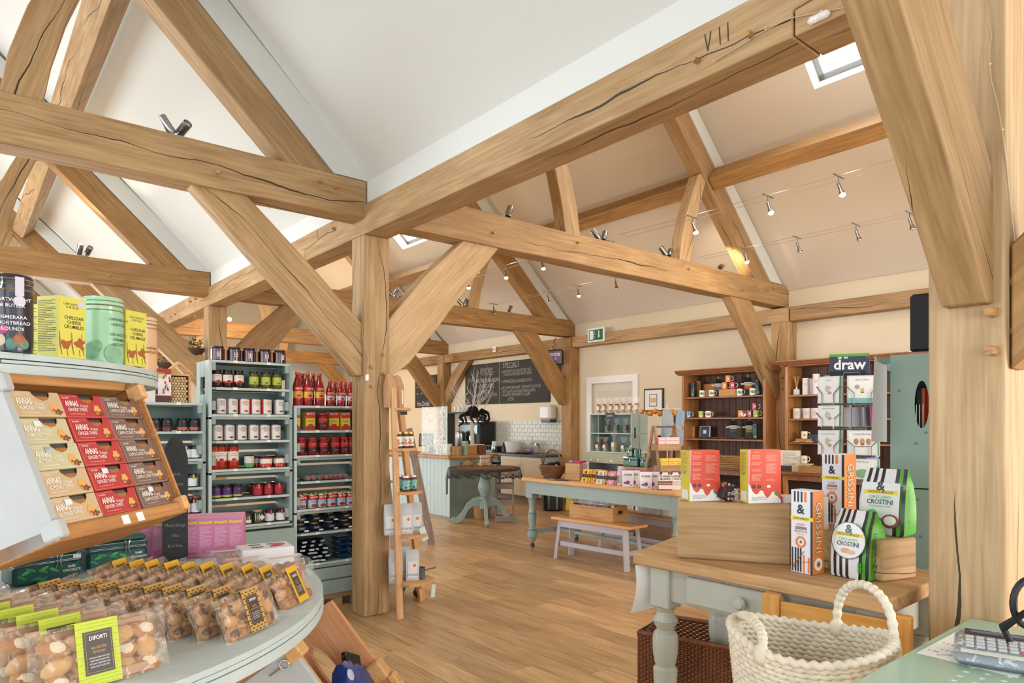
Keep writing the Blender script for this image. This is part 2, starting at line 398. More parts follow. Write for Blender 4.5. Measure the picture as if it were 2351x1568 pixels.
# far gable glazing with the garden behind
wn = struct('window_1', MB().box(-.2, 18.44, .5, 3.0, 18.5, .56, WHITE).box(-.2, 18.44, 2.54, 3.0, 18.5, 2.6, WHITE).box(1.37, 18.44, .5, 1.43, 18.5, 2.6, WHITE).box(-.2, 18.44, .5, -.14, 18.5, 2.6, WHITE).box(2.94, 18.44, .5, 3.0, 18.5, 2.6, WHITE), smooth=0)
for a, b in ((-.14, 1.37), (1.43, 2.94)): MB().box(a, 18.46, .56, b, 18.466, 2.54, film('#f4fbff', .06, .02)).build('pane', wn, smooth=0)
tag(MB().box(-20, 19, -.3, 30, 60, -.2, mat('#7f9a5c', .9, var=.25, scale=1)).build('lawn'), 'green lawn outside beyond the far gable window', 'lawn', kind='structure')
# ---- oak frame ---------------------------------------------------------------------------------
def member(name, label, poly, y0, y1, m, ang, cat='beam', group=None, plane='XZ'):
 """oak member: outline in the truss plane, extruded; the object's X axis follows the grain"""
 cx = sum(p[0] for p in poly) / len(poly); cz = sum(p[1] for p in poly) / len(poly); ca, sa = math.cos(-ang), math.sin(-ang)
 lp = [((a - cx) * ca - (b - cz) * sa, (a - cx) * sa + (b - cz) * ca) for a, b in poly]; w = (y1 - y0) / 2
 o = MB().prism(lp, -w, w, m).build(name, smooth=25, bevel=.007)
 if plane == 'XZ': o.location = (cx, (y0 + y1) / 2, cz); o.rotation_euler = (0, -ang, 0)
 else:
  o.location = ((y0 + y1) / 2, cx, cz)
  o.rotation_euler = (Matrix.Rotation(PI / 2, 4, 'Z') @ Matrix.Rotation(-ang, 4, 'Y')).to_euler()
 return tag(o, label, cat, group)
def wob(x0, z0, x1, z1, top, n=10, a=.006, sd=0):
 r = random.Random(sd); pts = []
 for i in range(n + 1):
  t = i / n; pts.append((x0 + (x1 - x0) * t, (z0 if not top else z1) + (r.uniform(-a, a) if 0 < i < n else 0)))
 return pts
def peg(parent, pw, d, r=.013, L=.035):
 """round oak peg standing out of a timber; pw world position, d world direction"""
 q = MB().cyl((0, 0, 0), r, L, PEGM, 8, r2=r * .85).build('oak_peg')
 M = Vector(d).to_track_quat('Z', 'Y').to_matrix().to_4x4(); M.translation = Vector(pw)
 q.parent = parent; q.matrix_local = (parent.matrix_basis.inverted() @ M); return q
YS = [.635, 4.755, 8.875, 12.995, 17.115]
NM = ['nearest', 'second', 'third', 'fourth', 'farthest']
NB = ['right foreground', 'central', 'third', 'fourth', 'farthest']
for i, y in enumerate(YS):
 for side in ('nave', 'hall'):
  xc = -.6 if side == 'nave' else 5.62; hw = 2.8 if side == 'nave' else 2.72
  where = f'{NM[i]} roof truss of the ' + ('left-hand hall' if side == 'nave' else 'right-hand hall')
  x0, x1 = (-3.75, 2.46) if side == 'nave' else (2.64, 8.83)
  poly = wob(x0, 3.065, x1, 3.065, False, sd=i * 7 + (side == 'nave')) + wob(x1, 3.355, x0, 3.355, True, sd=i * 5)
  tie = member('tie_beam', f'horizontal oak tie beam of the {where}', poly, y, y + .2, OAK if i < 2 else OAKD, 0)
  e = x1 if side == 'nave' else x0; sg = -1 if side == 'nave' else 1
  for px, pz in (((.26, .19), (.38, .205), (1.1, .10)) if side == 'nave' else ((1.05, .11), (2.1, .2), (5.6, .2), (5.75, .21), (5.0, .1), (3.9, .2))):
   peg(tie, (e + sg * px, y - .001, 3.065 + pz), (0, -1, 0))
  for s in (1, -1):
   sd = 'right' if s > 0 else 'left'
   zt = 3.35 + hw * SL
   poly = [(xc + s * hw, 3.35), (xc, zt), (xc, zt - .26 / math.cos(math.atan(SL))), (xc + s * (hw - .37), 3.35)]
   ra = member('principal_rafter', f'{sd} sloping rafter of the {where}', poly, y + .01, y + .19, OAK if i < 2 else OAKD, -s * math.atan(SL))
   # boxed plaster above the rafter
   zc = (3.33 + SL * 3.1) if side == 'nave' else (3.3 + SL * 3.08)
   bx = [(xc + s * hw, 3.36), (xc, zt), (xc, zt + .2), (xc + s * (hw + .28), 3.36)]
   struct('trim_boxing', MB().prism(bx, y + .0, y + .2, PLASTER), smooth=0)
   le = [(.80, 3.35), (.84, 3.6), (.93, 3.9), (1.06, 4.2), (1.16, 4.42)]; ri = [(1.36, 4.50), (1.24, 4.2), (1.13, 3.9), (1.05, 3.6), (1.005, 3.35)]
   member('curved_strut', f'curved oak strut under the {sd} rafter of the {where}', [(xc + s * a, b) for a, b in le + ri], y + .03, y + .17, OAKL if side == 'hall' else OAK, PI / 2 - s * .3)
  if side == 'nave':
   poly = [(2.445, 1.86), (2.445, 2.26), (2.0, 2.68), (1.566, 3.07), (1.20, 3.07), (1.6, 2.66), (2.0, 2.27), (2.39, 1.86)]
   member('knee_brace', f'left diagonal brace from the {NB[i]} oak post up to its tie beam', poly, y + .03, y + .155, OAK, -math.atan(.95))
   poly = [(-3.7, 1.86), (-3.7, 2.26), (-2.77, 3.07), (-2.4, 3.07)]
   member('knee_brace', f'brace at the left wall under the {NM[i]} tie beam', poly, y + .03, y + .155, OAK, math.atan(.95))
  else:
   poly = [(2.655, 1.84), (2.86, 1.98), (3.14, 2.3), (3.46, 2.7), (3.79, 3.07), (3.40, 3.07), (3.02, 2.72), (2.655, 2.30)]
   member('knee_brace', f'right curved brace from the {NB[i]} oak post up to its tie beam', poly, y + .03, y + .17, OAKL if i == 1 else OAKD, math.atan(1.05))
   poly = [(8.6, 1.82), (8.6, 2.25), (8.2, 2.72), (7.88, 3.07), (7.42, 3.07), (7.85, 2.62), (8.2, 2.18), (8.53, 1.82)]
   member('knee_brace', f'brace from the {NM[i]} wall post up to its tie beam', poly, y + .02, y + .15, OAK if i == 1 else OAKD, -math.atan(1.05))
def post(name, label, x0, y0, x1, y1, z1, m, n=10):
 mb = MB(); cx, cy = (x0 + x1) / 2, (y0 + y1) / 2
 mb.box(0, y0 - cy, x0 - cx, z1, y1 - cy, x1 - cx, m)
 o = mb.build(name, smooth=25, bevel=.009); o.location = (cx, cy, 0); o.rotation_euler = (0, -PI / 2, 0)
 return tag(o, label, 'post')
for i, y in enumerate(YS):
 p = post('oak_post', f'{NB[i]} upright oak post carrying the long arcade plate', 2.44, y, 2.66, y + .21, 2.95, OAKL if i == 0 else OAK)
 for z in (1.90, 2.05):
  peg(p, tuple(P(2280, 718 if z > 2 else 806, x=2.44)) if i == 0 else (2.441, y + .10, z), (-1, 0, 0), L=.045 if i == 0 else .03, r=.016)
  peg(p, (2.60, y + .001, z - .02), (0, -1, 0)); peg(p, (2.50, y + .001, z - .12), (0, -1, 0))
 yy = y - .115
 p = post('wall_post', f'oak post on the right wall under the {NM[i]} tie beam', 8.58, yy, 8.8, yy + .25, 2.85, OAK if i < 2 else OAKD)
 for z in (1.95, 2.1): peg(p, (8.581, yy + .08, z), (-1, 0, 0))
# arcade plate in scarfed lengths
cuts = [-3.6, 1.02, 5.62, 10.0, 14.4, 18.4]; hv = .28
for i in range(5):
 a, b = cuts[i] + .003, cuts[i + 1] - .003; f, l = i == 0, i == 4
 poly = [(a + (0 if f else hv), 2.95), (b + (0 if l else hv), 2.95), (b + (0 if l else hv), 3.05), (b, 3.075), (b, 3.18), (a, 3.18), (a, 3.079), (a + (0 if f else hv), 3.054)]
 o = member('arcade_plate', f'{["nearest", "second", "third", "fourth", "farthest"][i]} length of the long plate beam resting on the oak posts', poly, 2.44, 2.66, OAK, 0, plane='YZ')
 for q in (.35, .6):
  peg(o, (2.441, b - q, 3.10), (-1, 0, 0)); peg(o, (2.441, a + q + .1, 3.03), (-1, 0, 0))
# carpenter's numerals cut into the nearest plate
ar = bpy.data.objects['arcade_plate']
nu = thing('carpenter_marks', 'numerals VII scribed on the nearest length of plate beam', 'marking', (2.4385, 1.6, 3.09))
for (a, b, c, d) in ((.09, .04, .075, -.035), (.06, .04, .075, -.035), (.02, .04, .015, -.035), (-.02, .04, -.022, -.035)):
 MB().tube([(0, a, b), (0, c, d)], .0022, DARKG, 5).build('scribed_line', nu)
for i, y in enumerate(YS[:-1]):
 o = member('wall_plate', f'{["nearest", "second", "third", "fourth"][i]} length of the oak plate beam along the right wall', [(y - .1, 2.85), (y + 4.0, 2.85), (y + 4.0, 3.04), (y - .1, 3.04)], 8.6, 8.8, OAK if i < 2 else OAKD, 0, plane='YZ')
 for s, xc, nm in ((1, -.6, 'left-hand hall'), (-1, -.6, 'left-hand hall'), (1, 5.62, 'right-hand hall'), (-1, 5.62, 'right-hand hall')):
  a = math.atan(SL); zc = 3.35 + ((2.8 if xc < 0 else 2.72) - 1.5) * SL - .11
  mb = MB(); mb.box(-1.96, -.09, -.11, 1.96, .09, .11, OAK if xc < 0 else OAKD)
  q = mb.build('purlin', smooth=25, bevel=.007); q.location = (xc + s * 1.5 - s * .06, y + .1 + 2.06, zc)
  q.rotation_euler = (Matrix.Rotation(s * a, 4, 'Y') @ Matrix.Rotation(PI / 2, 4, 'Z')).to_euler()
  tag(q, f'purlin on the {"right" if s > 0 else "left"} slope of the {nm}, {["nearest", "second", "third", "farthest"][i]} bay', 'beam')
member('plate_brace', 'diagonal brace on the near side of the right foreground oak post', [(.63, 1.66), (.63, 2.04), (-.27, 2.95), (-.66, 2.95)], 2.475, 2.60, OAKD, math.atan(-1.0), plane='YZ')
for (a, s, lab) in ((8.76, 1, 'kitchen side of the post below the exit sign'), (13.15 - .26, -1, 'near side of the kitchen post between the blackboards')):
 b = a + (.25 if s > 0 else 0)
 poly = [(b, 1.95), (b, 2.22), (b + s * .25, 2.6), (b + s * .62, 2.86), (b + s * .92, 2.86), (b + s * .6, 2.55), (b + s * .3, 2.25), (b + s * .06, 1.95)]
 member('wall_brace', f'curved wall brace on the {lab}', poly, 8.64, 8.76, OAK, s * .8, plane='YZ')
struct('baseboard_right', MB().box(8.78, -3.6, 0, 8.8, 7.35, .14, WHITE).box(8.78, 8.6, 0, 8.8, 18.4, .14, WHITE), smooth=0)
# door in the right wall
dm = mat('#d9d2c6', .55, var=.02); d = struct('door_1', MB().box(8.84, 7.465, .0, 8.94, 8.475, 2.205, dm), smooth=0)
MB().box(8.835, 7.6, 1.2, 8.842, 8.34, 2.05, mat('#cfc7b9', .5, var=.02)).box(8.835, 7.6, .2, 8.842, 8.34, 1.05, mat('#cfc7b9', .5, var=.02)).build('door_panel', d, smooth=0)
MB().tube([(8.83, 8.36, 1.02), (8.79, 8.36, 1.02), (8.79, 8.24, 1.02)], .009, STEEL).build('door_handle', d)
struct('trim_1', MB().box(8.77, 7.38, 0, 8.8, 7.49, 2.31, WHITE).box(8.77, 8.45, 0, 8.8, 8.56, 2.31, WHITE).box(8.77, 7.49, 2.19, 8.8, 8.45, 2.31, WHITE), smooth=0)
# ---- lamps on cables and beams ------------------------------------------------------------------
BULB = mat('#ffe2b0', .3, var=0, emit=40); DIM = mat('#cfd2d2', .2, .6, var=0)
def spot_fixture(label, loc, heads, box=False):
 """small brushed steel spotlight on a base plate on top of a beam"""
 t = thing('spotlight', label, 'light', loc)
 MB().cyl((0, 0, 0), .055, .02, STEEL, 16).build('base_plate', t)
 if box: MB().cyl((.14, 0, 0), .05, .045, STEEL, 16).build('transformer', t)
 for k, (dx, a, b, on) in enumerate(heads):
  q = Vector((math.cos(b) * math.cos(a), math.sin(b) * math.cos(a), math.sin(a))); j = Vector((dx, 0, .075))
  st = MB().tube([(dx * .6, 0, .015), (dx, 0, .03), j], .006, STEEL).build('stem', t)
  M = q.to_track_quat('Z', 'Y').to_matrix().to_4x4(); M.translation = j - q * .04
  MB().lathe([(.001, 0), (.026, .0), (.03, .008), (.03, .115), (.027, .118), (.026, .1), (.001, .1)], STEEL, 16, M=M).build('lamp_head', t)
  M2 = M.copy(); M2.translation = j + q * .062
  MB().cyl((0, 0, 0), .024, .002, BULB if on else DIM, 12, M=M2).build('lens', t)
  if on: light('spotlight_beam', 'SPOT', Vector(loc) + j + q * .1, 22, WARM, q.to_track_quat('-Z', 'Y').to_euler(), .03, spot=1.5)
for (u, ty, wh, heads, bx) in [
 (398, 4.855, 'on the second tie beam of the left-hand hall', [(-.03, 1.0, 2.9, 0), (.05, .5, -1.2, 0)], 0),
 (190, 8.975, 'on the third tie beam of the left-hand hall', [(-.03, 1.1, -1.4, 1), (.05, .6, -1.3, 0)], 0),
 (1168, 4.855, 'nearest the central post on the long right-hand tie beam', [(0, 1.1, .4, 0)], 0),
 (1378, 4.855, 'by the left curved strut of the long right-hand tie beam', [(-.05, .9, 2.6, 0), (.06, 1.0, .5, 0)], 1),
 (1528, 4.855, 'left of the right curved strut on the long right-hand tie beam', [(-.02, .9, 2.7, 0), (.07, .8, .4, 0)], 0),
 (1655, 4.855, 'right end of the long right-hand tie beam, tilted low', [(0, .35, .3, 1)], 0),
 (903, 8.975, 'on the third right-hand tie beam just right of the central post', [(-.05, 1.0, 2.5, 0), (.03, .9, .2, 1)], 1),
 (1060, 8.975, 'middle of the third right-hand tie beam', [(-.03, .9, 2.6, 0), (.06, 1.3, .2, 0)], 0),
 (1170, 8.975, 'right of centre on the third right-hand tie beam', [(0, .9, .3, 0)], 0),
 (717, 13.1, 'seen small above the tomato bottles on a far tie beam', [(-.04, .8, 2.6, 0), (.04, .9, .5, 1)], 0)]:
 spot_fixture('twin-headed steel spotlight ' + wh if len(heads) > 1 else 'single steel spotlight ' + wh, (X(u, ty), ty, 3.352), heads, bx)
CABLE = mat('#b9bab8', .35, .8, var=0)
xa_ = P(1420, 545, y=4.855).x; xb_ = P(1600, 588, y=4.855).x; xc_ = P(840, 700, y=8.975).x; xd_ = P(880, 716, y=8.975).x
za_, zb_ = 3.47, 3.45
lamps = {(xa_, za_, .7, 4.8): ('upper', [(1925, 1), (1763, 1), (1590, 1)]), (xb_, zb_, .7, 4.8): ('lower', [(2088, 0), (1965, 0), (1830, 0), (1710, 1)]),
  (xa_ - .1, 3.47, 5.0, 8.9): ('upper far', [(1243, 1), (1160, 1), (1073, 1)]), (xb_ + .0, 3.45, 5.0, 8.9): ('lower far', [(1413, 0), (1326, 1), (1257, 0), (1133, 0)])}
for (cx, cz, y0, y1), (nm, ls) in lamps.items():
 ct = thing('lighting_cable', f'pair of thin {nm} lighting cables strung between tie beams', 'cable', (cx, y0, cz))
 for s in (-.06, .06):
  MB().tube([(s, 0, 0), (s, (y1 - y0) / 2, -.02), (s, y1 - y0, 0)], .0022, CABLE, 5).build('cable', ct)
 for i, (u, on) in enumerate(ls):
  yy = Y(u, cx)
  t = thing('cable_lamp', f'{ordw(len(ls) - 1 - i, len(ls))} small {"lit" if on else "unlit"} halogen lamp on the {nm} pair of cables', 'light', (cx, yy, cz - .015), group='halogen lamps on the cables')
  MB().tube([(-.085, 0, .01), (.085, 0, .01)], .0065, STEEL).build('crossbar', t)
  dz = random.uniform(-.25, .25); q = Vector((math.sin(dz) * .5, -.35, -1)).normalized()
  MB().tube([(0, 0, .01), (0, 0, -.05)], .005, STEEL).build('stem', t)
  M = (-q).to_track_quat('Z', 'Y').to_matrix().to_4x4(); M.translation = Vector((0, 0, -.05)) + q * .10
  MB().lathe([(.025, 0), (.022, .012), (.013, .05), (.013, .105), (.009, .11)], STEEL, 14, M=M, cap=False).build('lamp_head', t)
  M2 = M.copy(); M2.translation = Vector((0, 0, -.05)) + q * .102
  MB().ball(M2.translation, (.024, .024, .018) if on else .018, BULB if on else DIM, 10, 6).build('bulb', t)
  if on: light('halogen_and_fill_glow', 'POINT', Vector(t.location) + Vector((0, 0, -.05)) + q * .14, 11, WARM, size=.03)
for i, (lx, ly, lz, pw_) in enumerate([tuple(P(527, 733, y=12.2)) + (60,), (5.6, 15.4, 3.3, 130), (-.6, 11.2, 3.1, 40)]):  # first lamp is real; the other two are added to brighten the far bays
 t = thing('halogen_and_fill_lamp', ['bright lamp shining just right of the third oak post', 'added fill lamp high in the far bay of the right-hand hall', 'added fill lamp high in the left-hand hall beyond the third truss'][i], 'light', (lx, ly, lz)); MB().ball((0, 0, 0), .035, BULB, 12, 8).build('bulb', t); MB().tube([(0, 0, .03), (0, 0, .2)], .008, STEEL, 6).build('stem', t)
 light('halogen_and_fill_glow', 'POINT', (lx, ly - .12, lz - .05), pw_, WARM, size=.08)
# fairy lights, twisted clear wire
FW = mat('#c9b48a', .4, .3, var=0)
def wire(label, pts, bulbs=True):
 t = thing('fairy_lights', label, 'lights', pts[0]); o = Vector(pts[0]); ps = []
 for a, b in zip(pts, pts[1:]):
  n = max(2, int((Vector(b) - Vector(a)).length / .05))
  for i in range(n): ps.append(Vector(a).lerp(Vector(b), i / n) - o + Vector((random.uniform(-1, 1), random.uniform(-1, 1), random.uniform(-1, 1))) * .003)
 ps.append(Vector(pts[-1]) - o)
 MB().tube(ps, .0018, FW, 5).build('wire', t)
 mb = MB()
 for p in ps[::4]: mb.ball(p + Vector((-.003, -.003, 0)), .0032, mat('#f5e2b0', .2, var=0), 6, 4)
 tag(mb.build('tiny_bulbs', t), kind='stuff'); return t
w = wire('thin fairy light wire hanging down the central post with a white plug', [(2.433, 4.82, 2.98), (2.433, 4.80, 2.5), (2.434, 4.76, 2.15), (2.47, 4.748, 2.0), (2.46, 4.745, 1.87)])
MB().box(-.012, -.01, -.05, .012, .01, 0, WHITE, .004).build('plug', w, loc=(2.46 - 2.433, 4.745 - 4.82, 1.87 - 2.98))
wire('thin fairy light wire wandering down the big right foreground post', [tuple(P(u, v, x=2.434)) for u, v in ((2262, 0), (2275, 80), (2272, 150), (2292, 260), (2306, 340))] + [(2.5, .628, 1.5 + (970 - 520) * .00131), (2.52, .628, 2.0)])
w = wire('fairy light wire with a clear connector along the nearest plate beam', [tuple(P(u, v, x=2.434)) for u, v in ((1640, 140), (1720, 92), (1800, 48), (1840, 36), (1930, 18), (2000, 4))])
MB().lathe([(.006, 0), (.014, .01), (.014, .07), (.006, .08)], film('#ffffff', .5, .2), 10, M=Matrix.Rotation(-PI / 2, 4, 'X')).build('connector', w, loc=P(1905, 28, x=2.425) - Vector(w.location))
# ---- product prototypes ----------------------------------------------------------------------------
PARK = []
def jar(name, label, r, h, content, lid='#171717', lab=None, lh=(.18, .62), lidh=.012, tagc=None, band=None, txt=None, txc='#333333', neck=.0, cat='jar', arc=1.0, metal=0, blob=None):
 t = thing(name, label, cat); n = 18
 body = MB().lathe([(r * .9, 0), (r, h * .05), (r, h * .8 - neck), (r * .88, h * .88 - neck * .4), (r * .84, h - lidh)], mat(content, .12, var=.2, scale=45, coat=.8), n).build('glass_body', t)
 lr = r * .9
 MB().lathe([(lr * .97, 0), (lr, .002), (lr, lidh - .002), (lr * .95, lidh), (.001, lidh)], mat(lid, .3, metal, var=.02), n, (0, 0, h - lidh)).build('lid', t)
 if lab:
  rr = r + .0006
  l = MB().lathe([(rr, h * lh[0]), (rr, h * lh[1])], mat(lab, .5, var=.02), n, a0=-PI / 2 - PI * .45 * arc, a1=-PI / 2 + PI * .45 * arc, cap=False).build('label', t)
  if band:
   MB().lathe([(rr + .0005, h * lh[0]), (rr + .0005, h * (lh[0] + (lh[1] - lh[0]) * band[1]))], mat(band[0], .5, var=.02), n, a0=-PI / 2 - PI * .45 * arc, a1=-PI / 2 + PI * .45 * arc, cap=False).build('label_band', l)
  if blob:
   MB().ball((0, -rr - .0002, h * (lh[0] + .22 * (lh[1] - lh[0]))), (r * .38, .0012, h * .055), mat(blob, .5, var=.15), 10, 6).build('label_picture', l)
  if txt:
   for k, s in enumerate(txt): text(l, s, h * .05, (0, -rr - .0012, h * (lh[1] - .07 - .085 * k)), mat(txc, .5, var=0), sx=.8)
 if tagc: MB().box(-.006, -r - .001, h * .62, .006, -r * .86, h * .98, mat(tagc, .5, var=0)).build('seal_strip', t)
 return t
def tin(name, label, r, h, lab, side, pic, txt, txc='#4a4a4a'):
 t = thing(name, label, 'tin')
 MB().lathe([(r * .97, 0), (r, .003), (r, h - .003), (r * .97, h), (r * .93, h), (r * .93, h - .004), (.001, h - .004)], mat('#c9c6c0', .25, .9, var=.02), 20).build('can_body', t)
 l = MB().lathe([(r + .0005, .006), (r + .0005, h - .006)], mat(side, .5, var=.03), 20, cap=False).build('label', t)
 MB().lathe([(r + .001, .006), (r + .001, h - .006)], mat(lab, .5, var=.02), 14, a0=-PI * .78, a1=-PI * .18, cap=False).build('label_front', l)
 MB().ball((.006, -r - .0008, h * .22), (r * .4, .002, h * .06), mat(pic, .5, var=.25, scale=90), 10, 6).build('label_picture', l)
 for k, s in enumerate(txt): text(l, s, .0105, (.002, -r - .0026, h * (.84 - .11 * k)), mat(txc, .5, var=0), sx=.85)
 return t
def carton(name, label, w, d, h, front, side=None, cat='box', top=None, b=.001, m=None):
 t = thing(name, label, cat)
 MB().box(-w / 2, 0, 0, w / 2, d, h, m or mat(front, .45, var=.03), b).build('box_body', t, smooth=0)
 if side: MB().box(-w / 2 - .0005, .001, .001, -w / 2, d - .001, h - .001, mat(side, .45, var=.03)).build('side_print', t, smooth=0)
 return t
def pan(t, x0, z0, x1, z1, c, y=-.0006, th=.0006, name='printed_panel', m=None):
 return MB().box(x0, y - th, z0, x1, y, z1, m or mat(c, .5, var=.02)).build(name, t, smooth=0)
def blob2(t, pts, c, y=-.0012, name='printed_shape', th=.0005):
 return MB().prism(pts, y - th, y, mat(c, .5, var=.05), 'XZ').build(name, t, smooth=0)
def lines(t, x0, x1, z1, n, dz, c, y=-.0014, h=.35, name='small_print'):
 mb = MB(); r = random.Random(n * 31 + int(z1 * 999)); m = mat(c, .6, var=0)
 for i in range(n):
  xe = x1 - (x1 - x0) * (r.uniform(0, .25) if i % 4 != 3 else r.uniform(.3, .7)); x = x0
  while x < xe:
   L_ = r.uniform(.04, .14) * (x1 - x0) + .002; mb.box(x, y - .0003, z1 - i * dz - dz * h, min(x + L_, xe), y, z1 - i * dz, m); x += L_ + (x1 - x0) * .025
 return tag(mb.build(name, t, smooth=0), kind='stuff')
def poly_r(cx, cz, r, n=10, ph=0, sq=1): return [(cx + r * math.cos(ph + 2 * PI * i / n), cz + sq * r * math.sin(ph + 2 * PI * i / n)) for i in range(n)]
# ---- pantry shelf units ------------------------------------------------------------------------------
FY = 5.2; UD = .32
def unit(label, x0, x1, ztop, levels, base, slats=()):
 t = thing('pantry_shelf_unit', label, 'shelves', (x0, FY, 0)); w = x1 - x0; ps = .022
 for xs in (0, w - ps):
  for k in range(len(levels) // 2 + 1):
   z1 = levels[2 * k] if 2 * k < len(levels) else base; z0 = levels[2 * k + 2] if 2 * k + 2 < len(levels) else base
   if z1 - z0 < .1: continue
   mb = MB(); hy, hz = .16, (z0 + z1) / 2 + .02
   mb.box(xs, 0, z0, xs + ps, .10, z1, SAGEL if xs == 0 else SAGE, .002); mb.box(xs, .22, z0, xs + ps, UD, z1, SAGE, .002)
   mb.box(xs, .104, z0, xs + ps, .216, hz - .07, SAGE, .002); mb.box(xs, .104, hz + .06, xs + ps, .216, z1, SAGE, .002)
   mb.build('crate_side', t)
   for zz in ((z1 - .005, -1), (z0 + .03, 1)):
    MB().box(xs + (ps if xs == 0 else -.03), .004, zz[0] - (.07 if zz[1] < 0 else 0), xs + (ps + .03 if xs == 0 else 0), .04, zz[0] + (0 if zz[1] < 0 else .07), SAGE, .004).build('corner_block', t)
 for i, z in enumerate(levels):
  MB().box(ps, .004, z - .016, w - ps, UD - .01, z, SAGE, .002).build('shelf_board', t)
  if i % 2 == 0 and i: MB().box(.0, .0, z - .038, w, UD, z - .02, SAGE, .002).build('crate_top_board', t)
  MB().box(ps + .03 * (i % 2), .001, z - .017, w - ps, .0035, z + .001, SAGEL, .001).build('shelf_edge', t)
  for fx in (.28, .68): MB().box(w * fx, -.0005, z - .015, w * fx + .03, .0008, z + .003, PAPER).build('price_ticket', t)
 zb = levels + [base]
 for i in range(len(zb) - 1):
  a, b = zb[i + 1] + .004, zb[i] - .03
  if i in slats:
   g = a + (b - a) * .62
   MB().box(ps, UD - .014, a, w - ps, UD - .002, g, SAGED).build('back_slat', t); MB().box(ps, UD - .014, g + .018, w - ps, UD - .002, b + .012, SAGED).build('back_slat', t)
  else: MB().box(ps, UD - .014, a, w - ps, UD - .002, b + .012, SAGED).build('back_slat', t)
 for k, (a, b) in enumerate(((.115, (base + .115) / 2 - .006), ((base + .115) / 2 + .006, base - .02))):
  MB().box(-.012, -.03, a, w + .012, -.008, b, SAGE, .003).build('base_panel', t)
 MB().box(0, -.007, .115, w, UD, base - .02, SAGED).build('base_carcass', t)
 for yy in (.0, .26): MB().box(0, yy, .07, w, yy + .07, .112, OAK, .002).build('pallet_board', t)
 for xx in (.06, w / 2, w - .14): MB().box(xx, 0, .0, xx + .09, UD, .069, OAK, .002).build('pallet_block', t)
 return t
LZ = [1.64, 1.437, 1.24, 1.035, .84]; MZ = [1.957, 1.757, 1.56, 1.364, 1.154, .94, .732]; RZ = [1.633, 1.435, 1.237, 1.03, .81, .618, .37]
unit('left low sage green crate shelf unit beside the slate chalk sign', .80, 1.412, 1.64, LZ, .62, (1, 3))
unit('tallest sage green crate shelf unit with cherry jars on top', 1.432, 2.052, 1.957, MZ, .70, (3, 4, 5))
unit('right sage green crate shelf unit stacked with tomato bottles and pasta', 2.068, 2.70, 1.633, RZ, .345, (2, 3))
def at(us, z, dy=.07): return [(X(u, FY + dy), FY + dy, z + .001) for u in us]
cherry = jar('cherry_jar', '', .051, .106, '#3c0713', lab=None, lidh=.014)
l_ = MB().lathe([(.0516, .03), (.0516, .075)], mat('#5a1420', .4, var=.02), 8, a0=-PI * .62, a1=-PI * .38, cap=False).build('label', cherry)
for k, (a, b, c, d) in enumerate(((-.012, .07, -.012, .025), (0, .07, 0, .025), (.011, .07, .011, .03), (-.014, .05, .013, .05), (-.008, .035, .012, .035))):
 MB().tube([(a, -.053, b), (c, -.053, d)], .0024, PAPER, 5).build('printed_stroke', l_)
row(cherry, at([499, 537, 571.5, 607, 641], MZ[0]), 'dark cherry jars', 'on top of the tallest shelf unit', 'cherry jars on the tallest shelf')
olive = jar('antipasti_jar', '', .036, .135, '#3b1a10', lab='#ebe4dc', lh=(.28, .72), band=('#c83a2e', .18), txt=['Sundried', 'Tomatoes'], blob='#8b2a22')
row(olive, at([497, 522, 548], MZ[1]), 'dark antipasti jars with red and white labels', 'on the highest enclosed shelf', 'dark antipasti jars')
gher = jar('pickle_jar', '', .036, .13, '#5d5a1e', lab='#b5bd3a', lh=(.25, .7), txt=['Green', 'Olives'], blob='#6d7a22', txc='#f2f2dc')
row(gher, at([582, 609.5, 635], MZ[1]), 'green pickle jars with lime labels', 'on the highest enclosed shelf', 'green pickle jars')
lent = tin('lentil_tin', '', .0405, .118, '#ded9d4', '#a39593', '#6b4a42', ['organic', 'Brown', 'Lentils'])
redt = tin('pepper_tin', '', .0405, .118, '#e8dcd6', '#cc3b30', '#c23a2c', ['organic', 'Red Pepper', 'Soup'], '#b4302a')
kid = tin('kidney_bean_tin', '', .0405, .118, '#e2ddd8', '#a08f8c', '#7a1f2b', ['organic', 'Red Kidney', 'Beans'])
row(lent, at([506, 532.5, 640], MZ[2]), 'grey lentil tins', 'on the second enclosed shelf', 'grey lentil tins')
row(redt, at([560, 585, 610.6], MZ[2]), 'red soup tins', 'on the second enclosed shelf', 'red soup tins')
row(kid, at([497.5, 525, 553, 580.5, 606, 631.6], MZ[3]), 'grey kidney bean tins', 'on the third enclosed shelf', 'kidney bean tins')
tall = jar('roasted_pepper_jar', '', .041, .178, '#b52a14', lab='#eee3da', lh=(.3, .72), band=('#d04a34', .12), txt=['Roasted', 'Red Pepper'], blob='#a82418', txc='#a53a2c')
row(tall, at([491, 506.6, 534.7], MZ[4], .08), 'tall jars of roasted red peppers', 'on the tallest shelf unit', 'roasted pepper jars')
smoke = jar('smoky_mustard_jar', 'single small jar with a grey and green label between red pepper jars', .036, .1, '#3a3422', lab='#cfd6cf', lh=(.1, .9), band=('#58a05a', .35), txt=['SMOKE'])
place(smoke, at([571.5], MZ[4])[0], 0)
squat = jar('squat_pepper_jar', '', .046, .086, '#b5311a', lab='#ece2da', lh=(.2, .75), band=('#d8452c', .25), blob='#c8301e')
row(squat, at([610, 641], MZ[4]) + at([589, 622], MZ[4], .17), 'squat red pepper jars with black lids', 'beside the smoky jar', 'squat red pepper jars')
purp = jar('purple_label_jar', '', .036, .093, '#2a1a1c', lab='#4c2a6e', lh=(.08, .78), band=('#b6c23c', .22), txt=['Chutney'], txc='#e8e0f2')
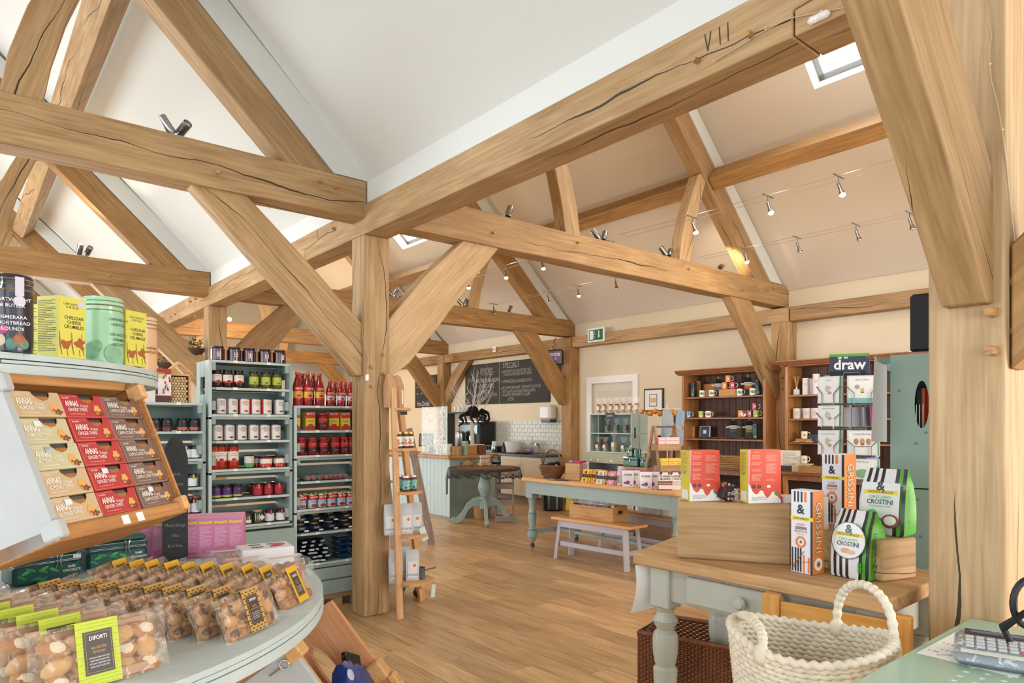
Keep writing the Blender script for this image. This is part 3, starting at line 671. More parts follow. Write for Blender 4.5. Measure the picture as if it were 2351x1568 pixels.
row(purp, at([496, 520, 544], MZ[5]) + at([508, 533], MZ[5], .16), 'chutney jars with purple and lime labels', 'on the fifth enclosed shelf', 'purple chutney jars')
rjar = jar('red_jam_jar', '', .036, .09, '#8c1420', lab='#a51c2c', lh=(.1, .74), tagc='#e05a50', txt=['JAM'], txc='#f0d8d0')
row(rjar, at([591.6, 615, 638.5], MZ[5]) + at([583, 603, 628], MZ[5], .16), 'red jam jars', 'on the fifth enclosed shelf', 'red jam jars')
otag = jar('orange_tag_jar', '', .04, .085, '#1e0c0c', lab='#d8dde0', lh=(.1, .55), tagc='#e2462c')
row(otag, at([503, 527.6], MZ[6]), 'jars with orange seal strips', 'behind the pink boxes', 'orange tag jars')
jam = jar('dark_jam_jar', 'small dark jam jar on the bottom open shelf, beside the pink boxes', .036, .095, '#3a0f10', lab='#e0d8d0', lh=(.1, .35), arc=.4)
place(jam, at([568], MZ[6], .05)[0])
pest = jar('green_relish_jar', 'olive relish jar with a cream diamond tag on string', .036, .1, '#3c3a20', lid='#b5a27a')
MB().box(-.016, -.002, -.016, .016, 0, .016, mat('#e2d9b8', .6, var=0), M=Matrix.Rotation(PI / 4, 4, 'Y')).build('diamond_tag', pest, loc=(.02, -.04, .045)); MB().tube([(.0, -.036, .09), (.02, -.041, .062)], .0008, PEGM, 4).build('string', pest)
place(pest, at([591], MZ[6], .05)[0])
wj = jar('white_label_jar', '', .037, .095, '#4c1018', lab='#dcdfe3', lh=(.1, .7), tagc='#c23848', txt=['Chutney'])
row(wj, at([618, 643], MZ[6], .06), 'white label chutney jars', 'at the right end of the bottom open shelf', 'white label chutney jars')
# left unit
dj = jar('black_jar', '', .037, .094, '#140e0e', lab='#16161a', lh=(.1, .8), txt=['CHILLI'], txc='#e8e8e8', band=('#7a1f3c', .3)); dk = jar('black_orange_jar', '', .037, .094, '#140e0e', lab='#16161a', lh=(.1, .8), txt=['CHILLI'], txc='#e8e8e8', band=('#cf6030', .3))
row(dj, at([340, 356, 382], LZ[1]), 'black jars with magenta bands', 'on the left low shelf unit', 'black jars with magenta bands')
row(dk, at([418, 445], LZ[1]), 'black jars with orange bands', 'on the left low shelf unit', 'black jars with orange bands')
wl = jar('mayonnaise_jar', '', .036, .092, '#3b3a2a', lab='#e5e8ec', lh=(.08, .72), txt=['CHUTNEY'], tagc='#b9a6cc')
row(wl, at([360, 425.5, 448], LZ[2]), 'white label jars with lilac strips', 'right of the chalk sign', 'white label jars with lilac strips')
wy = jar('mustard_jar', '', .036, .092, '#5a4a26', lab='#e8ebee', lh=(.08, .7), txt=['MUSTARD'], tagc='#cdc540')
row(wy, at([421, 440.5], LZ[3]), 'mustard jars with yellow strips', 'right of the chalk sign', 'mustard jars')
cj = jar('copper_lid_jar', '', .037, .127, '#5c1418', lid='#b07a5c', lab='#dfdadd', lh=(.1, .6), txt=['CHERRY'], metal=.7)
row(cj, at([424, 450], LZ[4]), 'jars with copper coloured lids', 'at the bottom right of the left low unit', 'copper lid jars')
hb = carton('gift_pack', 'red, white and brown gift box of small jars marked 6', .155, .09, .24, '#e6e3e4')
pan(hb, -.077, .2, .077, .24, '#a82a22'); pan(hb, -.077, .0, .077, .05, '#5a1c1c'); pan(hb, -.02, .17, .04, .212, '#d9cf8e', name='name_plate')
for z in (.055, .15):
 pan(hb, -.065, z, -.01, z + .05, '#4a1616', name='window_cut_out'); MB().cyl((-.037, -.0005, z + .004), .014, .034, mat('#c8722c', .2, var=.1), 10).build('jar_inside', hb)
for i in range(9): blob2(hb, poly_r(.02 + .05 * random.random(), .07 + .13 * random.random(), .008, 5, i, 1.6), '#c8462a')
text(hb, '6', .04, (.045, -.0025, .11), mat('#5a1c1c', .5, var=0))
place(hb, (X(366, FY + .07), FY + .07, LZ[0] + .001), .05)
place(carton('stacked_gift_pack', 'white and orange pack on the low shelf unit, half hidden by the round shelf', .10, .09, .10, '#e4ddd6', '#c8642c'), (X(338, FY + .04), FY + .03, LZ[0] + .001), .1)
bh = thing('insect_house', 'little pitched wooden frame filled with cut log ends', 'log house', (X(412, FY + .1), FY + .1, LZ[0] + .001))
MB().box(-.075, 0, 0, -.062, .09, .21, PINE).build('frame_side', bh); MB().box(.062, 0, 0, .078, .09, .21, PINE).build('frame_side', bh)
MB().prism([(-.09, .2), (0, .28), (.09, .2), (.09, .22), (0, .3), (-.09, .22)], 0, .09, PINE).build('roof', bh); MB().box(-.062, .08, 0, .062, .088, .21, mat('#3a2a1c', .8)).build('back_board', bh); MB().box(-.062, 0, .196, .062, .09, .21, PINE).build('frame_top', bh)
lg = MB().cyl((0, 0, 0), .0098, .08, wood('#e3c79a', '#b8905c', .7, 4, 'Z'), 9, M=Matrix.Rotation(-PI / 2, 4, 'X')).build('log_end', bh); k = 0
for j in range(10):
 for i in range(6):
  x = -.051 + i * .0196 + (.0098 if j % 2 else 0); z = .011 + j * .0186
  if x > .055: continue
  o = lg if k == 0 else lg.copy()
  if k: C.objects.link(o)
  k += 1; o.location = (x, random.uniform(0, .004), z); o.scale = (random.uniform(.8, 1),) * 2 + (1,)
# right unit
def bottle(name, h, r, cap):
 t = thing(name, '', 'bottle')
 MB().lathe([(r * .92, 0), (r, .01), (r, h * .52), (r * .9, h * .62), (r * .55, h * .8), (r * .42, h * .86), (r * .42, h * .95)], mat('#9a1810', .1, var=.1, coat=1, scale=30), 20).build('glass_body', t)
 MB().cyl((0, 0, h * .93), r * .5, h * .07, mat(cap, .35, var=.02), 16).build('cap', t)
 rr = r + .0006; A = dict(a0=-PI * .92, a1=-PI * .08, cap=False)
 l = MB().lathe([(rr, h * .2), (rr, h * .56)], mat('#c8231c', .45, var=.02), 18, **A).build('label', t)
 MB().lathe([(rr + .0004, h * .24), (rr + .0004, h * .42)], mat('#e8c23a' if h > .22 else '#dfe0e0', .45, var=.03), 18, **A).build('label_band', l)
 MB().ball((0, -rr - .0006, h * .30), (r * .5, .001, h * .045), mat('#b81e18', .4, var=.1), 10, 6).build('label_picture', l)
 text(l, 'MUTTI', .014, (0, -rr - .002, h * .5), WHITE, bold=.02); text(l, 'Passata', .009, (0, -rr - .002, h * .385), mat('#2a5a3a', .5, var=0)); return t
pb = bottle('passata_bottle', .268, .0395, '#d9622c'); ps_ = bottle('small_passata_bottle', .205, .034, '#b81c24')
row(pb, at([683, 706, 733], RZ[0]) + at([694, 719], RZ[0], .17), 'tall passata bottles with orange caps', 'on top of the right shelf unit', 'tall passata bottles')
row(ps_, at([757, 782, 804], RZ[0]) + at([769, 793], RZ[0], .16), 'small passata bottles with red caps', 'beside the central post', 'small passata bottles')
pc = carton('passata_carton', '', .084, .06, .15, '#d9c33a'); pan(pc, -.042, .1, .042, .15, '#c8261e'); pan(pc, -.042, 0, .042, .035, '#b8201a')
text(pc, 'MUTTI', .016, (0, -.0022, .133), WHITE, bold=.02); text(pc, 'Passata', .012, (0, -.0016, .075), mat('#a8241c', .5, var=0)); blob2(pc, poly_r(0, .04, .025, 12, 0, .5), '#b8201a')
row(pc, at([678, 713, 767, 794], RZ[1]), 'yellow and red passata cartons', 'on the right shelf unit', 'passata cartons')
rs = jar('tomato_sauce_jar', '', .04, .139, '#8f1510', lid='#c41f20', lab='#b3201c', lh=(.15, .7), band=('#3c1414', .55), txt=['MUTTI'], txc='#ffffff', blob='#c8301e', lidh=.015)
place(rs, at([741], RZ[1])[0], 0, 'tomato sauce jar with a red lid standing between passata cartons')
row(rs, at([690, 716, 742, 768, 789, 807], RZ[2]), 'tomato sauce jars with red lids', 'on the third shelf of the right unit', 'tomato sauce jars')
tb = thing('puree_tube', '', 'tube'); MB().lathe([(.02, -.15), (.021, -.02), (.012, -.006)], mat('#c9ccc8', .3, .5, var=.1), 12, M=Matrix.Rotation(PI / 2, 4, 'X'), cap=True).build('tube_body', tb)
MB().cyl((0, 0, 0), .011, .014, mat('#c42428', .4, var=.02), 12, M=Matrix.Rotation(PI / 2, 4, 'X') @ Matrix.Translation((0, 0, -.006))).build('screw_cap', tb)
row(tb, [(X(u, FY + .03), FY + .03, RZ[3] + .023) for u in (681, 709.5, 723, 737, 754, 764.5, 775, 786, 796)], 'silver puree tubes lying on the shelf', 'with red caps to the front', 'puree tubes', jit=.03)
can = thing('tomato_can', '', 'tin'); MB().lathe([(.035, 0), (.0365, .003), (.0365, .106), (.035, .109), (.034, .105), (.001, .105)], mat('#d3c79a', .22, .9, var=.02), 20).build('can_body', can)
l_ = MB().lathe([(.037, .006), (.037, .102)], mat('#b8d2e2', .4, var=.05), 20, cap=False).build('label', can)
MB().lathe([(.0374, .066), (.0374, .102)], mat('#c9281e', .4, var=.03), 20, cap=False).build('label_band', l_); MB().ball((0, -.0375, .022), (.024, .001, .014), mat('#b81e18', .4, var=.1), 10, 6).build('label_picture', l_)
text(l_, 'MUTTI', .015, (0, -.0388, .086), WHITE, bold=.02); text(l_, 'POLPA', .013, (0, -.0384, .052), mat('#27457e', .5, var=0))
row(can, at([692, 716, 738, 760, 782, 803], RZ[4], .06) + at([700, 725, 748, 771, 793], RZ[4], .15), 'tomato pulp cans', 'on the right shelf unit', 'tomato cans')
pst = thing('pasta_bag', '', 'bag'); NAVY = mat('#1b2636', .35, var=.15, scale=20, bump=.5)
def pillow(w, d, h, m, n=7, sd=0, squash=.5):
 """plump closed bag lying flat: w wide, d deep, h high"""
 r = random.Random(sd); mb = MB(); vs = []; fs = []
 for s in (1, -1):
  for j in range(n + 1):
   for i in range(n + 1):
    a, b = i / n * 2 - 1, j / n * 2 - 1; e = ((1 - a ** 4) * (1 - b ** 4)) ** squash
    vs.append((a * w / 2, b * d / 2, h / 2 + s * h / 2 * e * r.uniform(.86, 1)))
 q = (n + 1) ** 2
 for s in (0, 1):
  for j in range(n):
   for i in range(n):
    f = (s * q + j * (n + 1) + i, s * q + j * (n + 1) + i + 1, s * q + (j + 1) * (n + 1) + i + 1, s * q + (j + 1) * (n + 1) + i); fs.append(f if s == 0 else f[::-1])
 return mb.add(vs, fs, m)
pillow(.15, .22, .07, NAVY).build('bag_body', pst, loc=(0, .1, 0)); MB().ball((0, .06, .062), (.05, .05, .012), mat('#c4a468', .6, var=.25, scale=60, bump=1), 10, 6).build('pasta_window', pst)
MB().box(-.03, -.0125, .022, .03, -.0115, .05, mat('#1b2636', .5, var=.02)).build('label', pst); text(pst, 'PASTA', .009, (0, -.0135, .035), WHITE); MB().box(.02, -.013, .008, .055, -.012, .02, PAPER).build('price_ticket', pst)
for j in range(2):
 row(pst, [(X(u, FY + .04), FY + .04, RZ[5] + .002 + j * .072) for u in (692, 726, 760, 794)], 'navy pasta bags', f'in the {"lower" if j == 0 else "upper"} layer, right shelf unit', 'navy pasta bags', jit=.06)
sm = thing('small_pasta_packet', '', 'packet'); pillow(.075, .12, .032, NAVY, 5, 3).build('bag_body', sm); MB().box(-.02, -.062, .008, .02, -.059, .022, mat('#c9ced2', .4, var=.3, scale=60)).build('label', sm)
k = 0
for j in range(6):
 for i in range(4 - (j > 3)):
  p = (X(690 + i * 18 + (j % 2) * 7 + random.uniform(-3, 3), FY + .05), FY + .07 + random.uniform(0, .03), RZ[6] + .003 + j * .031)
  place(sm, p, random.uniform(-.5, .5), 'small navy pasta packet heaped on the lowest shelf of the right unit', 'heaped small navy pasta packets'); k += 1
bl = thing('blue_pasta_pack', '', 'packet'); pillow(.12, .2, .045, mat('#1d3f6e', .3, var=.15, scale=20, bump=.4), 6, 4).build('bag_body', bl); MB().box(-.055, -.03, .043, .055, .07, .045, mat('#cdbf9a', .5, var=.1)).build('label', bl)
for j in range(4): place(bl, (X(789, FY + .08), FY + .12, RZ[6] + .003 + j * .045), random.uniform(-.08, .08), f'{["bottom", "second lowest", "third lowest", "top"][j]} blue pasta pack in the stack next to the central post', 'stacked blue pasta packs')
# ---- round tiered display at the left ---------------------------------------------------------------
CX, CY, RR, ZT = -.065, 2.676, 1.143, .93
pa, pb_ = P(385, 1488, z=ZT), P(530, 1468, z=ZT); GA = math.atan2(pb_.y - pa.y, pb_.x - pa.x)
def round_top(t, R, z0, z1, width, ang, m, rim, rings=2, name='top_plank'):
 """disc of parallel planks over a rim of curved segments in layers"""
 n = int(2 * R / width) + 1; ca, sa = math.cos(ang), math.sin(ang)
 for k in range(n):
  a, b = -R + k * width + .001, min(-R + (k + 1) * width - .001, R - .002)
  if a >= R - .01: break
  pts = []
  for i in range(9):
   q = a + (b - a) * i / 8; pts.append((math.sqrt(max(0, R * R - q * q)), q))
  poly = pts + [(-x, y) for x, y in pts[::-1]]
  poly = [(x * ca - y * sa, x * sa + y * ca) for x, y in poly]
  MB().prism(poly, z1 - .016 + random.uniform(0, .0012), z1 + random.uniform(-.001, .0006), m, 'XY').build(name, t, smooth=0)
 for j in range(rings):
  za = z0 + (z1 - .001 - z0) * j / rings + .0008; zb = z0 + (z1 - .001 - z0) * (j + 1) / rings - .0008; sg = 9
  for i in range(sg):
   a0 = 2 * PI * (i + .37 * j) / sg + .002; a1 = 2 * PI * (i + 1 + .37 * j) / sg - .002
   dr = random.uniform(-.003, .003); o = [((R + .002 + dr) * math.cos(a0 + (a1 - a0) * q / 10), (R + .002 + dr) * math.sin(a0 + (a1 - a0) * q / 10)) for q in range(11)]
   inn = [((R - .07) * math.cos(a1 - (a1 - a0) * q / 10), (R - .07) * math.sin(a1 - (a1 - a0) * q / 10)) for q in range(11)]
   MB().prism(o + inn, za, zb - (.0 if j < rings - 1 else .016), m, 'XY').build('rim_segment', t, smooth=30, bevel=.002)
PALE = mat('#c6d2d0', .6, var=.09, scale=7, bump=.5)
rt = thing('round_display_table', 'large pale green round planked table holding the biscuit packs', 'table', (CX, CY, 0))
round_top(rt, RR, .868, ZT, .16, GA, PALE, None)
MB().box(-.45, -.45, .06, .45, .45, .866, SAGE).build('pedestal', rt); MB().box(-.5, -.5, 0, .5, .5, .06, SAGED).build('plinth', rt)
cb = thing('display_column', 'square sage boarded column rising from the round table to the upper shelf', 'column', (-.22, 2.8, ZT))
for s in range(4):
 for k in range(3):
  M = Matrix.Rotation(s * PI / 2 + GA, 4, 'Z'); MB().box(-.26 + k * .174, -.262, 0, -.26 + k * .174 + .172, -.24, .68, SAGE, .002, M=M).build('board', cb)
us = thing('upper_round_shelf', 'round pale green shelf carrying tall biscuit tins, brown underneath', 'shelf', (-.25, 2.7, 0))
round_top(us, .8, 1.613, 1.665, .14, GA + .1, PALE, None)
MB().cyl((0, 0, 1.606), .72, .008, wood('#9c6f42', '#6e4a2a', .6, 1, 'X'), 48).build('underside', us)
# tins and boxes on the upper shelf
ZU = 1.6665
def clip_tin(name, label, u, D, r, h, col, lid, art, txt, tc, wire_c='#c9c3a6', rz=0):
 p = P(u, 0, D=D); t = thing(name, label, 'tin', (p.x, p.y, ZU), math.atan2(-p.y, -p.x) - FA)
 MB().lathe([(r * .98, 0), (r, .004), (r, h * .86), (r * .96, h * .865), (r * .96, h * .88)], mat(col, .28, var=.04, coat=.4), 32).build('tin_body', t)
 MB().lathe([(r, h * .88), (r * 1.02, h * .885), (r * 1.02, h * .97), (r * .95, h), (.001, h)], mat(lid, .28, var=.03, coat=.4), 32).build('lid', t)
 for z in (.87, .935, .8): MB().tube([(r * 1.02 * math.cos(a), r * 1.02 * math.sin(a), h * z) for a in [2 * PI * i / 28 for i in range(28)]], .0014, mat(wire_c, .2, 1, var=0), 5, closed=True).build('wire_ring', t)
 cl = MB()
 for s in (-.008, .008): cl.tube([(s, -r * 1.03, h * .95), (s * 1.3, -r * 1.09, h * .88), (s * .8, -r * 1.07, h * .8)], .0016, CHROME, 6)
 c_ = cl.build('wire_clasp', t); c_.rotation_euler = (0, 0, art[1])
 l = MB().lathe([(r + .0006, h * .08), (r + .0006, h * .76)], mat(col, .35, var=.05), 24, a0=-PI * .75, a1=-PI * .2, cap=False).build('printed_wrap', t)
 for k, s in enumerate(txt):
  a = art[0]; text(l, s, .0078, ((r + .0022) * math.cos(a), (r + .0022) * math.sin(a), h * (.66 - .075 * k)), mat(tc, .5, var=0), rot=(PI / 2, 0, a + PI / 2), bold=.01)
 for q in art[2]:
  a, z, s_, c = q; MB().ball(((r + .0004) * math.cos(a), (r + .0004) * math.sin(a), h * z), (.0018, s_, s_ * 1.15), mat(c, .5, var=.25, scale=70), 10, 6, M=Matrix.Rotation(a, 4, 'Z')).build('picture', l)
 return t
FA = math.atan2(-CS, -SN)
dt = clip_tin('biscuit_tin', 'tall dark purple clip-top biscuit tin at the left end of the upper shelf', 26, 1.62, .043, .182, '#26202e', '#2c2636', (FA + .05, FA + 1.0, [(FA - .5, .14, .012, '#d8c4b0'), (FA + .35, .14, .014, '#a8643a'), (FA + .0, .10, .012, '#4f8a80'), (FA - .35, .28, .009, '#c2487c'), (FA + .6, .1, .011, '#5a9a88')]), ['CARTWRIGHT', '& BUTLER', '', 'DEMERARA', 'SHORTBREAD', 'ROUNDS'], '#e9e6ea')
MB().box(-.009, -.0465, .13, .009, -.0445, .175, mat('#c9c2cc', .4, var=.02)).build('hanging_seal', dt, rot=(0, 0, FA + PI / 2 + .35)); 
MB().cyl((0, 0, 0), .0125, .0022, mat('#c9c2cc', .4, var=.02), 20, M=Matrix.Rotation(FA + PI / 2 + .35, 4, 'Z') @ Matrix.Translation((0, -.0445, .118)) @ Matrix.Rotation(PI / 2, 4, 'X')).build('round_seal', dt)
clip_tin('biscuit_tin', 'pale green clip-top biscuit tin between the two yellow boxes', 236, 1.94, .051, .187, '#9ccba4', '#a3d2ab', (FA + .85, FA - .45, [(FA - .55, .18, .022, '#7fae88'), (FA - .3, .25, .016, '#84b48d'), (FA + .5, .15, .024, '#86b68f')]), ['CARTWRIGHT', '& BUTLER', '', 'SEA SALTED', 'CARAMEL', 'BISCUITS'], '#33503c')
clip_tin('biscuit_tin', 'green tin mostly hidden behind the large yellow cheese box', 172, 1.98, .05, .187, '#9ccba4', '#a3d2ab', (FA + .85, FA, []), [], '#33503c')
clip_tin('biscuit_tin', 'peach coloured clip-top tin at the right end of the upper shelf', 322, 2.28, .05, .184, '#e8b98f', '#ecc29c', (FA + .7, FA + 1.0, []), ['', '', '', 'MORNING', 'BISCUITS'], '#5a3c2a')
YEL = mat('#ddd45c', .45, var=.03)
def cheese_box(label, c, w, d, h, rz, sticker=0):
 """c: lower corner nearest the camera; right face of width w runs along rz, left face of depth d"""
 t = thing('cheese_biscuit_box', label, 'box', (c.x, c.y, ZU), rz)
 MB().box(0, 0, 0, w, d, h, YEL, .0008).build('box_body', t, smooth=0); tm = mat('#3a3a24', .6, var=0)
 pr = MB().box(.003, -.0006, .003, w - .003, -.0001, h - .003, YEL).build('picture_face', t, smooth=0)
 for k, s in enumerate(('CARTWRIGHT', '& BUTLER')): text(pr, s, .006, (w / 2, -.001, h * (.88 - .05 * k)), tm)
 for k, s in enumerate(('CHEDDAR', 'CHEESE', 'CRUMBLES')): text(pr, s, .0085, (w / 2 + .004, -.001, h * (.66 - .075 * k)), tm, bold=.02)
 for (a, b, r) in ((.3, .22, .0145), (.74, .24, .0145)):
  mb = MB(); rr = random.Random(int(a * 99))
  for i in range(26): q = rr.uniform(0, 2 * PI); s = rr.uniform(0, r); mb.ball((w * a + s * math.cos(q), -.002, h * b + s * math.sin(q)), (.0042, .0018, .0042), mat('#b5642c', .6, var=.2), 6, 4)
  tag(mb.build('printed_biscuit', pr), kind='stuff'); MB().tube([(w * a, -.0015, h * b - r), (w * (a + .03), -.0015, .006)], .0008, mat('#8a6a34', .6, var=0), 4).build('printed_stalk', pr)
 for a in (.12, .92, .55): MB().tube([(w * a, -.0015, h * .05), (w * (a - .07), -.0015, h * .2), (w * (a - .09), -.0015, h * .42)], [.0006, .0014, .0005], mat('#9a6a5a', .6, var=.2), 5).build('printed_wheat', pr)
 s = thing('side_text', None, None); s.parent = t; s.location = (0, 0, 0); s.rotation_euler = (0, 0, -PI / 2); lines(s, -d * .94, -d * .08, h * .93, 30, h * .028, '#6a6638', y=-.0004)
 if sticker: MB().box(w * .68, -.0012, h * .86, w * .95, -.0006, h * .95, mat('#c6d0d8', .5, var=0)).build('price_sticker', t)
 return t
c1, c2 = P(134, 0, D=1.727), P(195, 0, D=1.80); a1 = math.atan2(c2.y - c1.y, c2.x - c1.x)
cheese_box('large yellow cheese biscuit box with a price sticker, between dark and green tins', c1, .079, .072, .158, a1, 1)
c1, c2 = P(289, 0, D=1.98), P(333, 0, D=2.05)
cheese_box('smaller looking yellow cheese biscuit box right of the green tin', c1, .079, .072, .163, math.atan2(c2.y - c1.y, c2.x - c1.x))
cheese_box('yellow box with small print wedged behind the dark tin', P(92, 0, D=1.86), .075, .07, .158, a1 + .15)
# ---- tilted crate of biscuit cartons ------------------------------------------------------------------
RO = Vector((.1657, 1.702, 1.286)); RE = (math.radians(-22), 0, math.radians(46))
RM = Matrix.Translation(RO) @ (Matrix.Rotation(RE[2], 4, 'Z') @ Matrix.Rotation(RE[0], 4, 'X'))
WARMW = wood('#c98f54', '#9a6434', .5, 1.4, 'X', rnd=.06); WHW = mat('#b7b9b8', .6, var=.07, scale=9, bump=.3)
BW, BH, BD = .1475, .0615, .085
def crate(name, label, M, w, hgt, dep, white, inner, cat='crate'):
 t = thing(name, label, cat); t.matrix_world = M; t.location = M.translation; t.rotation_euler = M.to_euler()
 for s in (0, 1):
  x = -.022 if s == 0 else w; m = white if s == 0 else inner
  mb = MB(); hz, hy = hgt * .5, dep * .5; a, b, c, d = hz - .018, hz + .018, hy - .05, hy + .05
  poly = [(-.012, -.05), (dep, -.05), (dep, hgt), (-.012, hgt)]
  for (p, q, r_, s_) in ((-.012, c, -.034, hgt), (d, dep, -.034, hgt), (c, d, -.034, a), (c, d, b, hgt)): mb.box(x, p, r_, x + (.018 if s == 0 else .009), q, s_, m)
  sp = mb.build('side_panel', t, smooth=0)
  for z in (-.032, hgt - .05):
   MB().box(x + (-.012 if s else -.004), -.026, z, x + (.012 if s else .022), .02, z + .04, PINE if s else WHW, .004).build('corner_block', t)
 MB().box(-.022, -.012, -.038, w + .012, dep, -.0045, WARMW, .003).build('bottom_board', t)
 MB().box(-.004, dep - .012, -.03, w + .004, dep, hgt, WARMW).build('back_board', t); MB().box(-.004, .02, hgt - .012, w + .004, dep, hgt + .012, WARMW, .002).build('top_board', t)
 return t
cr = crate('tilted_crate', 'tilted wooden crate racked full of thin biscuit cartons under the upper shelf', RM, BW * 3, .345, .2, WHW, WARMW)
for x in (BW * 1.62, BW * 1.25): MB().box(x, -.0135, -.034, x + .026, -.0125, -.012, PAPER).build('price_ticket', cr)
def thins(flav, c, edge, wordc='#f2ece4'):
 t = thing('biscuit_carton', '', 'box'); m = mat(c, .4, var=.03); w, h = BW - .002, BH - .0015
 nx0, nx1 = w * .44, w * .82       # scalloped opening in the top edge of the face
 prof = [(0, 0), (w, 0), (w, h), (nx1, h), (nx1 - .002, h * .86), (nx1 - .012, h * .70), (nx0 + (nx1 - nx0) * .5, h * .64), (nx0 + .012, h * .74), (nx0 + .002, h * .9), (nx0, h), (0, h)]
 MB().prism(prof, 0, .002, m, 'XZ').build('front_panel', t, smooth=0)
 MB().box(0, .002, 0, .0012, BD, h, m).box(w - .0012, .002, 0, w, BD, h, m).box(0, .002, 0, w, BD, .0012, m).box(0, .03, h - .0012, w, BD, h, m).box(0, BD - .001, 0, w, BD, h, m).build('carton_sides', t, smooth=0)
 MB().box(nx0 - .008, .004, h * .6, nx1 + .008, .007, h - .002, mat('#2e2c30', .3, var=.3, scale=50)).build('inner_tray', t, smooth=0)
 mb = MB()
 for i in range(4): mb.ball((nx0 + .012 + i * .011, .004, h * .70), (.010, .003, .010), mat('#b5763e', .7, var=.2), 8, 5)
 mb.build('biscuits_inside', t)
 e = MB()
 for (a, b, c_, d) in ((.004, .003, w - .004, .0038), (.004, h - .005, nx0 - .004, h - .0042), (.004, .003, .0048, h - .004), (w - .0048, .003, w - .004, h - .004)): e.box(a, -.0006, b, c_, 0, d, mat(edge, .5, var=0))
 p = e.build('printed_border', t, smooth=0); wm = mat(wordc, .5, var=0)
 text(p, 'ANNAS', .0145, (w * .10, -.0012, h * .60), wm, align='LEFT', sx=.62, bold=.035); text(p, 'Original', .0075, (w * .42, -.0012, h * .52), wm, align='LEFT', sx=.8)
 text(p, flav, .0088, (w * .115, -.0012, h * .35), wm, align='LEFT', sx=.78, bold=.01); text(p, 'Swedish', .005, (w * .07, -.0012, h * .85), wm, align='LEFT')
 lines(t, w * .14, w * .55, h * .19, 1, .004, edge, y=-.0004, h=.5)
 bl = [(w * .8 + .0115 * (1 + .14 * math.cos(6 * a)) * math.cos(a), h * .36 + .0125 * (1 + .14 * math.cos(6 * a)) * math.sin(a)) for a in [2 * PI * i / 36 for i in range(36)]]
 blob2(p, bl, '#e0a65a', y=-.0006, name='printed_biscuit'); mb = MB(); rr = random.Random(3)
 for i in range(12): mb.ball((w * .8 + rr.uniform(-.004, .02), -.0012, h * .16 + rr.uniform(-.003, .009)), (.0035, .001, .003), mat('#8a4c2a', .6, var=.3), 6, 4)
 tag(mb.build('printed_nuts', p), kind='stuff')
 s = thing('side_text', None, None); s.parent = t; s.rotation_euler = (0, 0, -PI / 2); lines(s, -BD * .85, -BD * .15, h * .85, 6, h * .12, edge, y=-.0004)
 return t
tans = [thins('ALMOND THINS', '#c9ad85', '#e2d2b4'), thins('ALMOND THINS', '#c6bd95', '#e2dcc0')]; red = thins('GINGER THINS', '#b5262c', '#e58a80'); brn = thins('CAPPUCCINO THINS', '#76594e', '#b5a096')
RN = ['top', 'second', 'third', 'fourth', 'bottom']
for r_ in range(5):
 for c_ in range(3):
  pr = [tans[1 if r_ in (1, 2) else 0], red, brn][c_]; lp = Vector((c_ * BW, random.uniform(-.003, .003), (4 - r_) * BH - .003))
  o = place(pr, RM @ lp, label=f'{["tan almond", "red ginger", "brown cappuccino"][c_]} biscuit carton, {RN[r_]} row of the tilted crate', group='thin biscuit cartons in the tilted crate', rot=(RE[0], 0, RE[2] + random.uniform(-.008, .008)))
  if (r_, c_) in ((1, 0), (2, 0), (4, 0), (3, 1), (4, 2)): MB().box(.045, -.0022, .040, .065, -.0015, .053, mat('#dfe3ea', .5, var=0)).build('price_sticker', o)
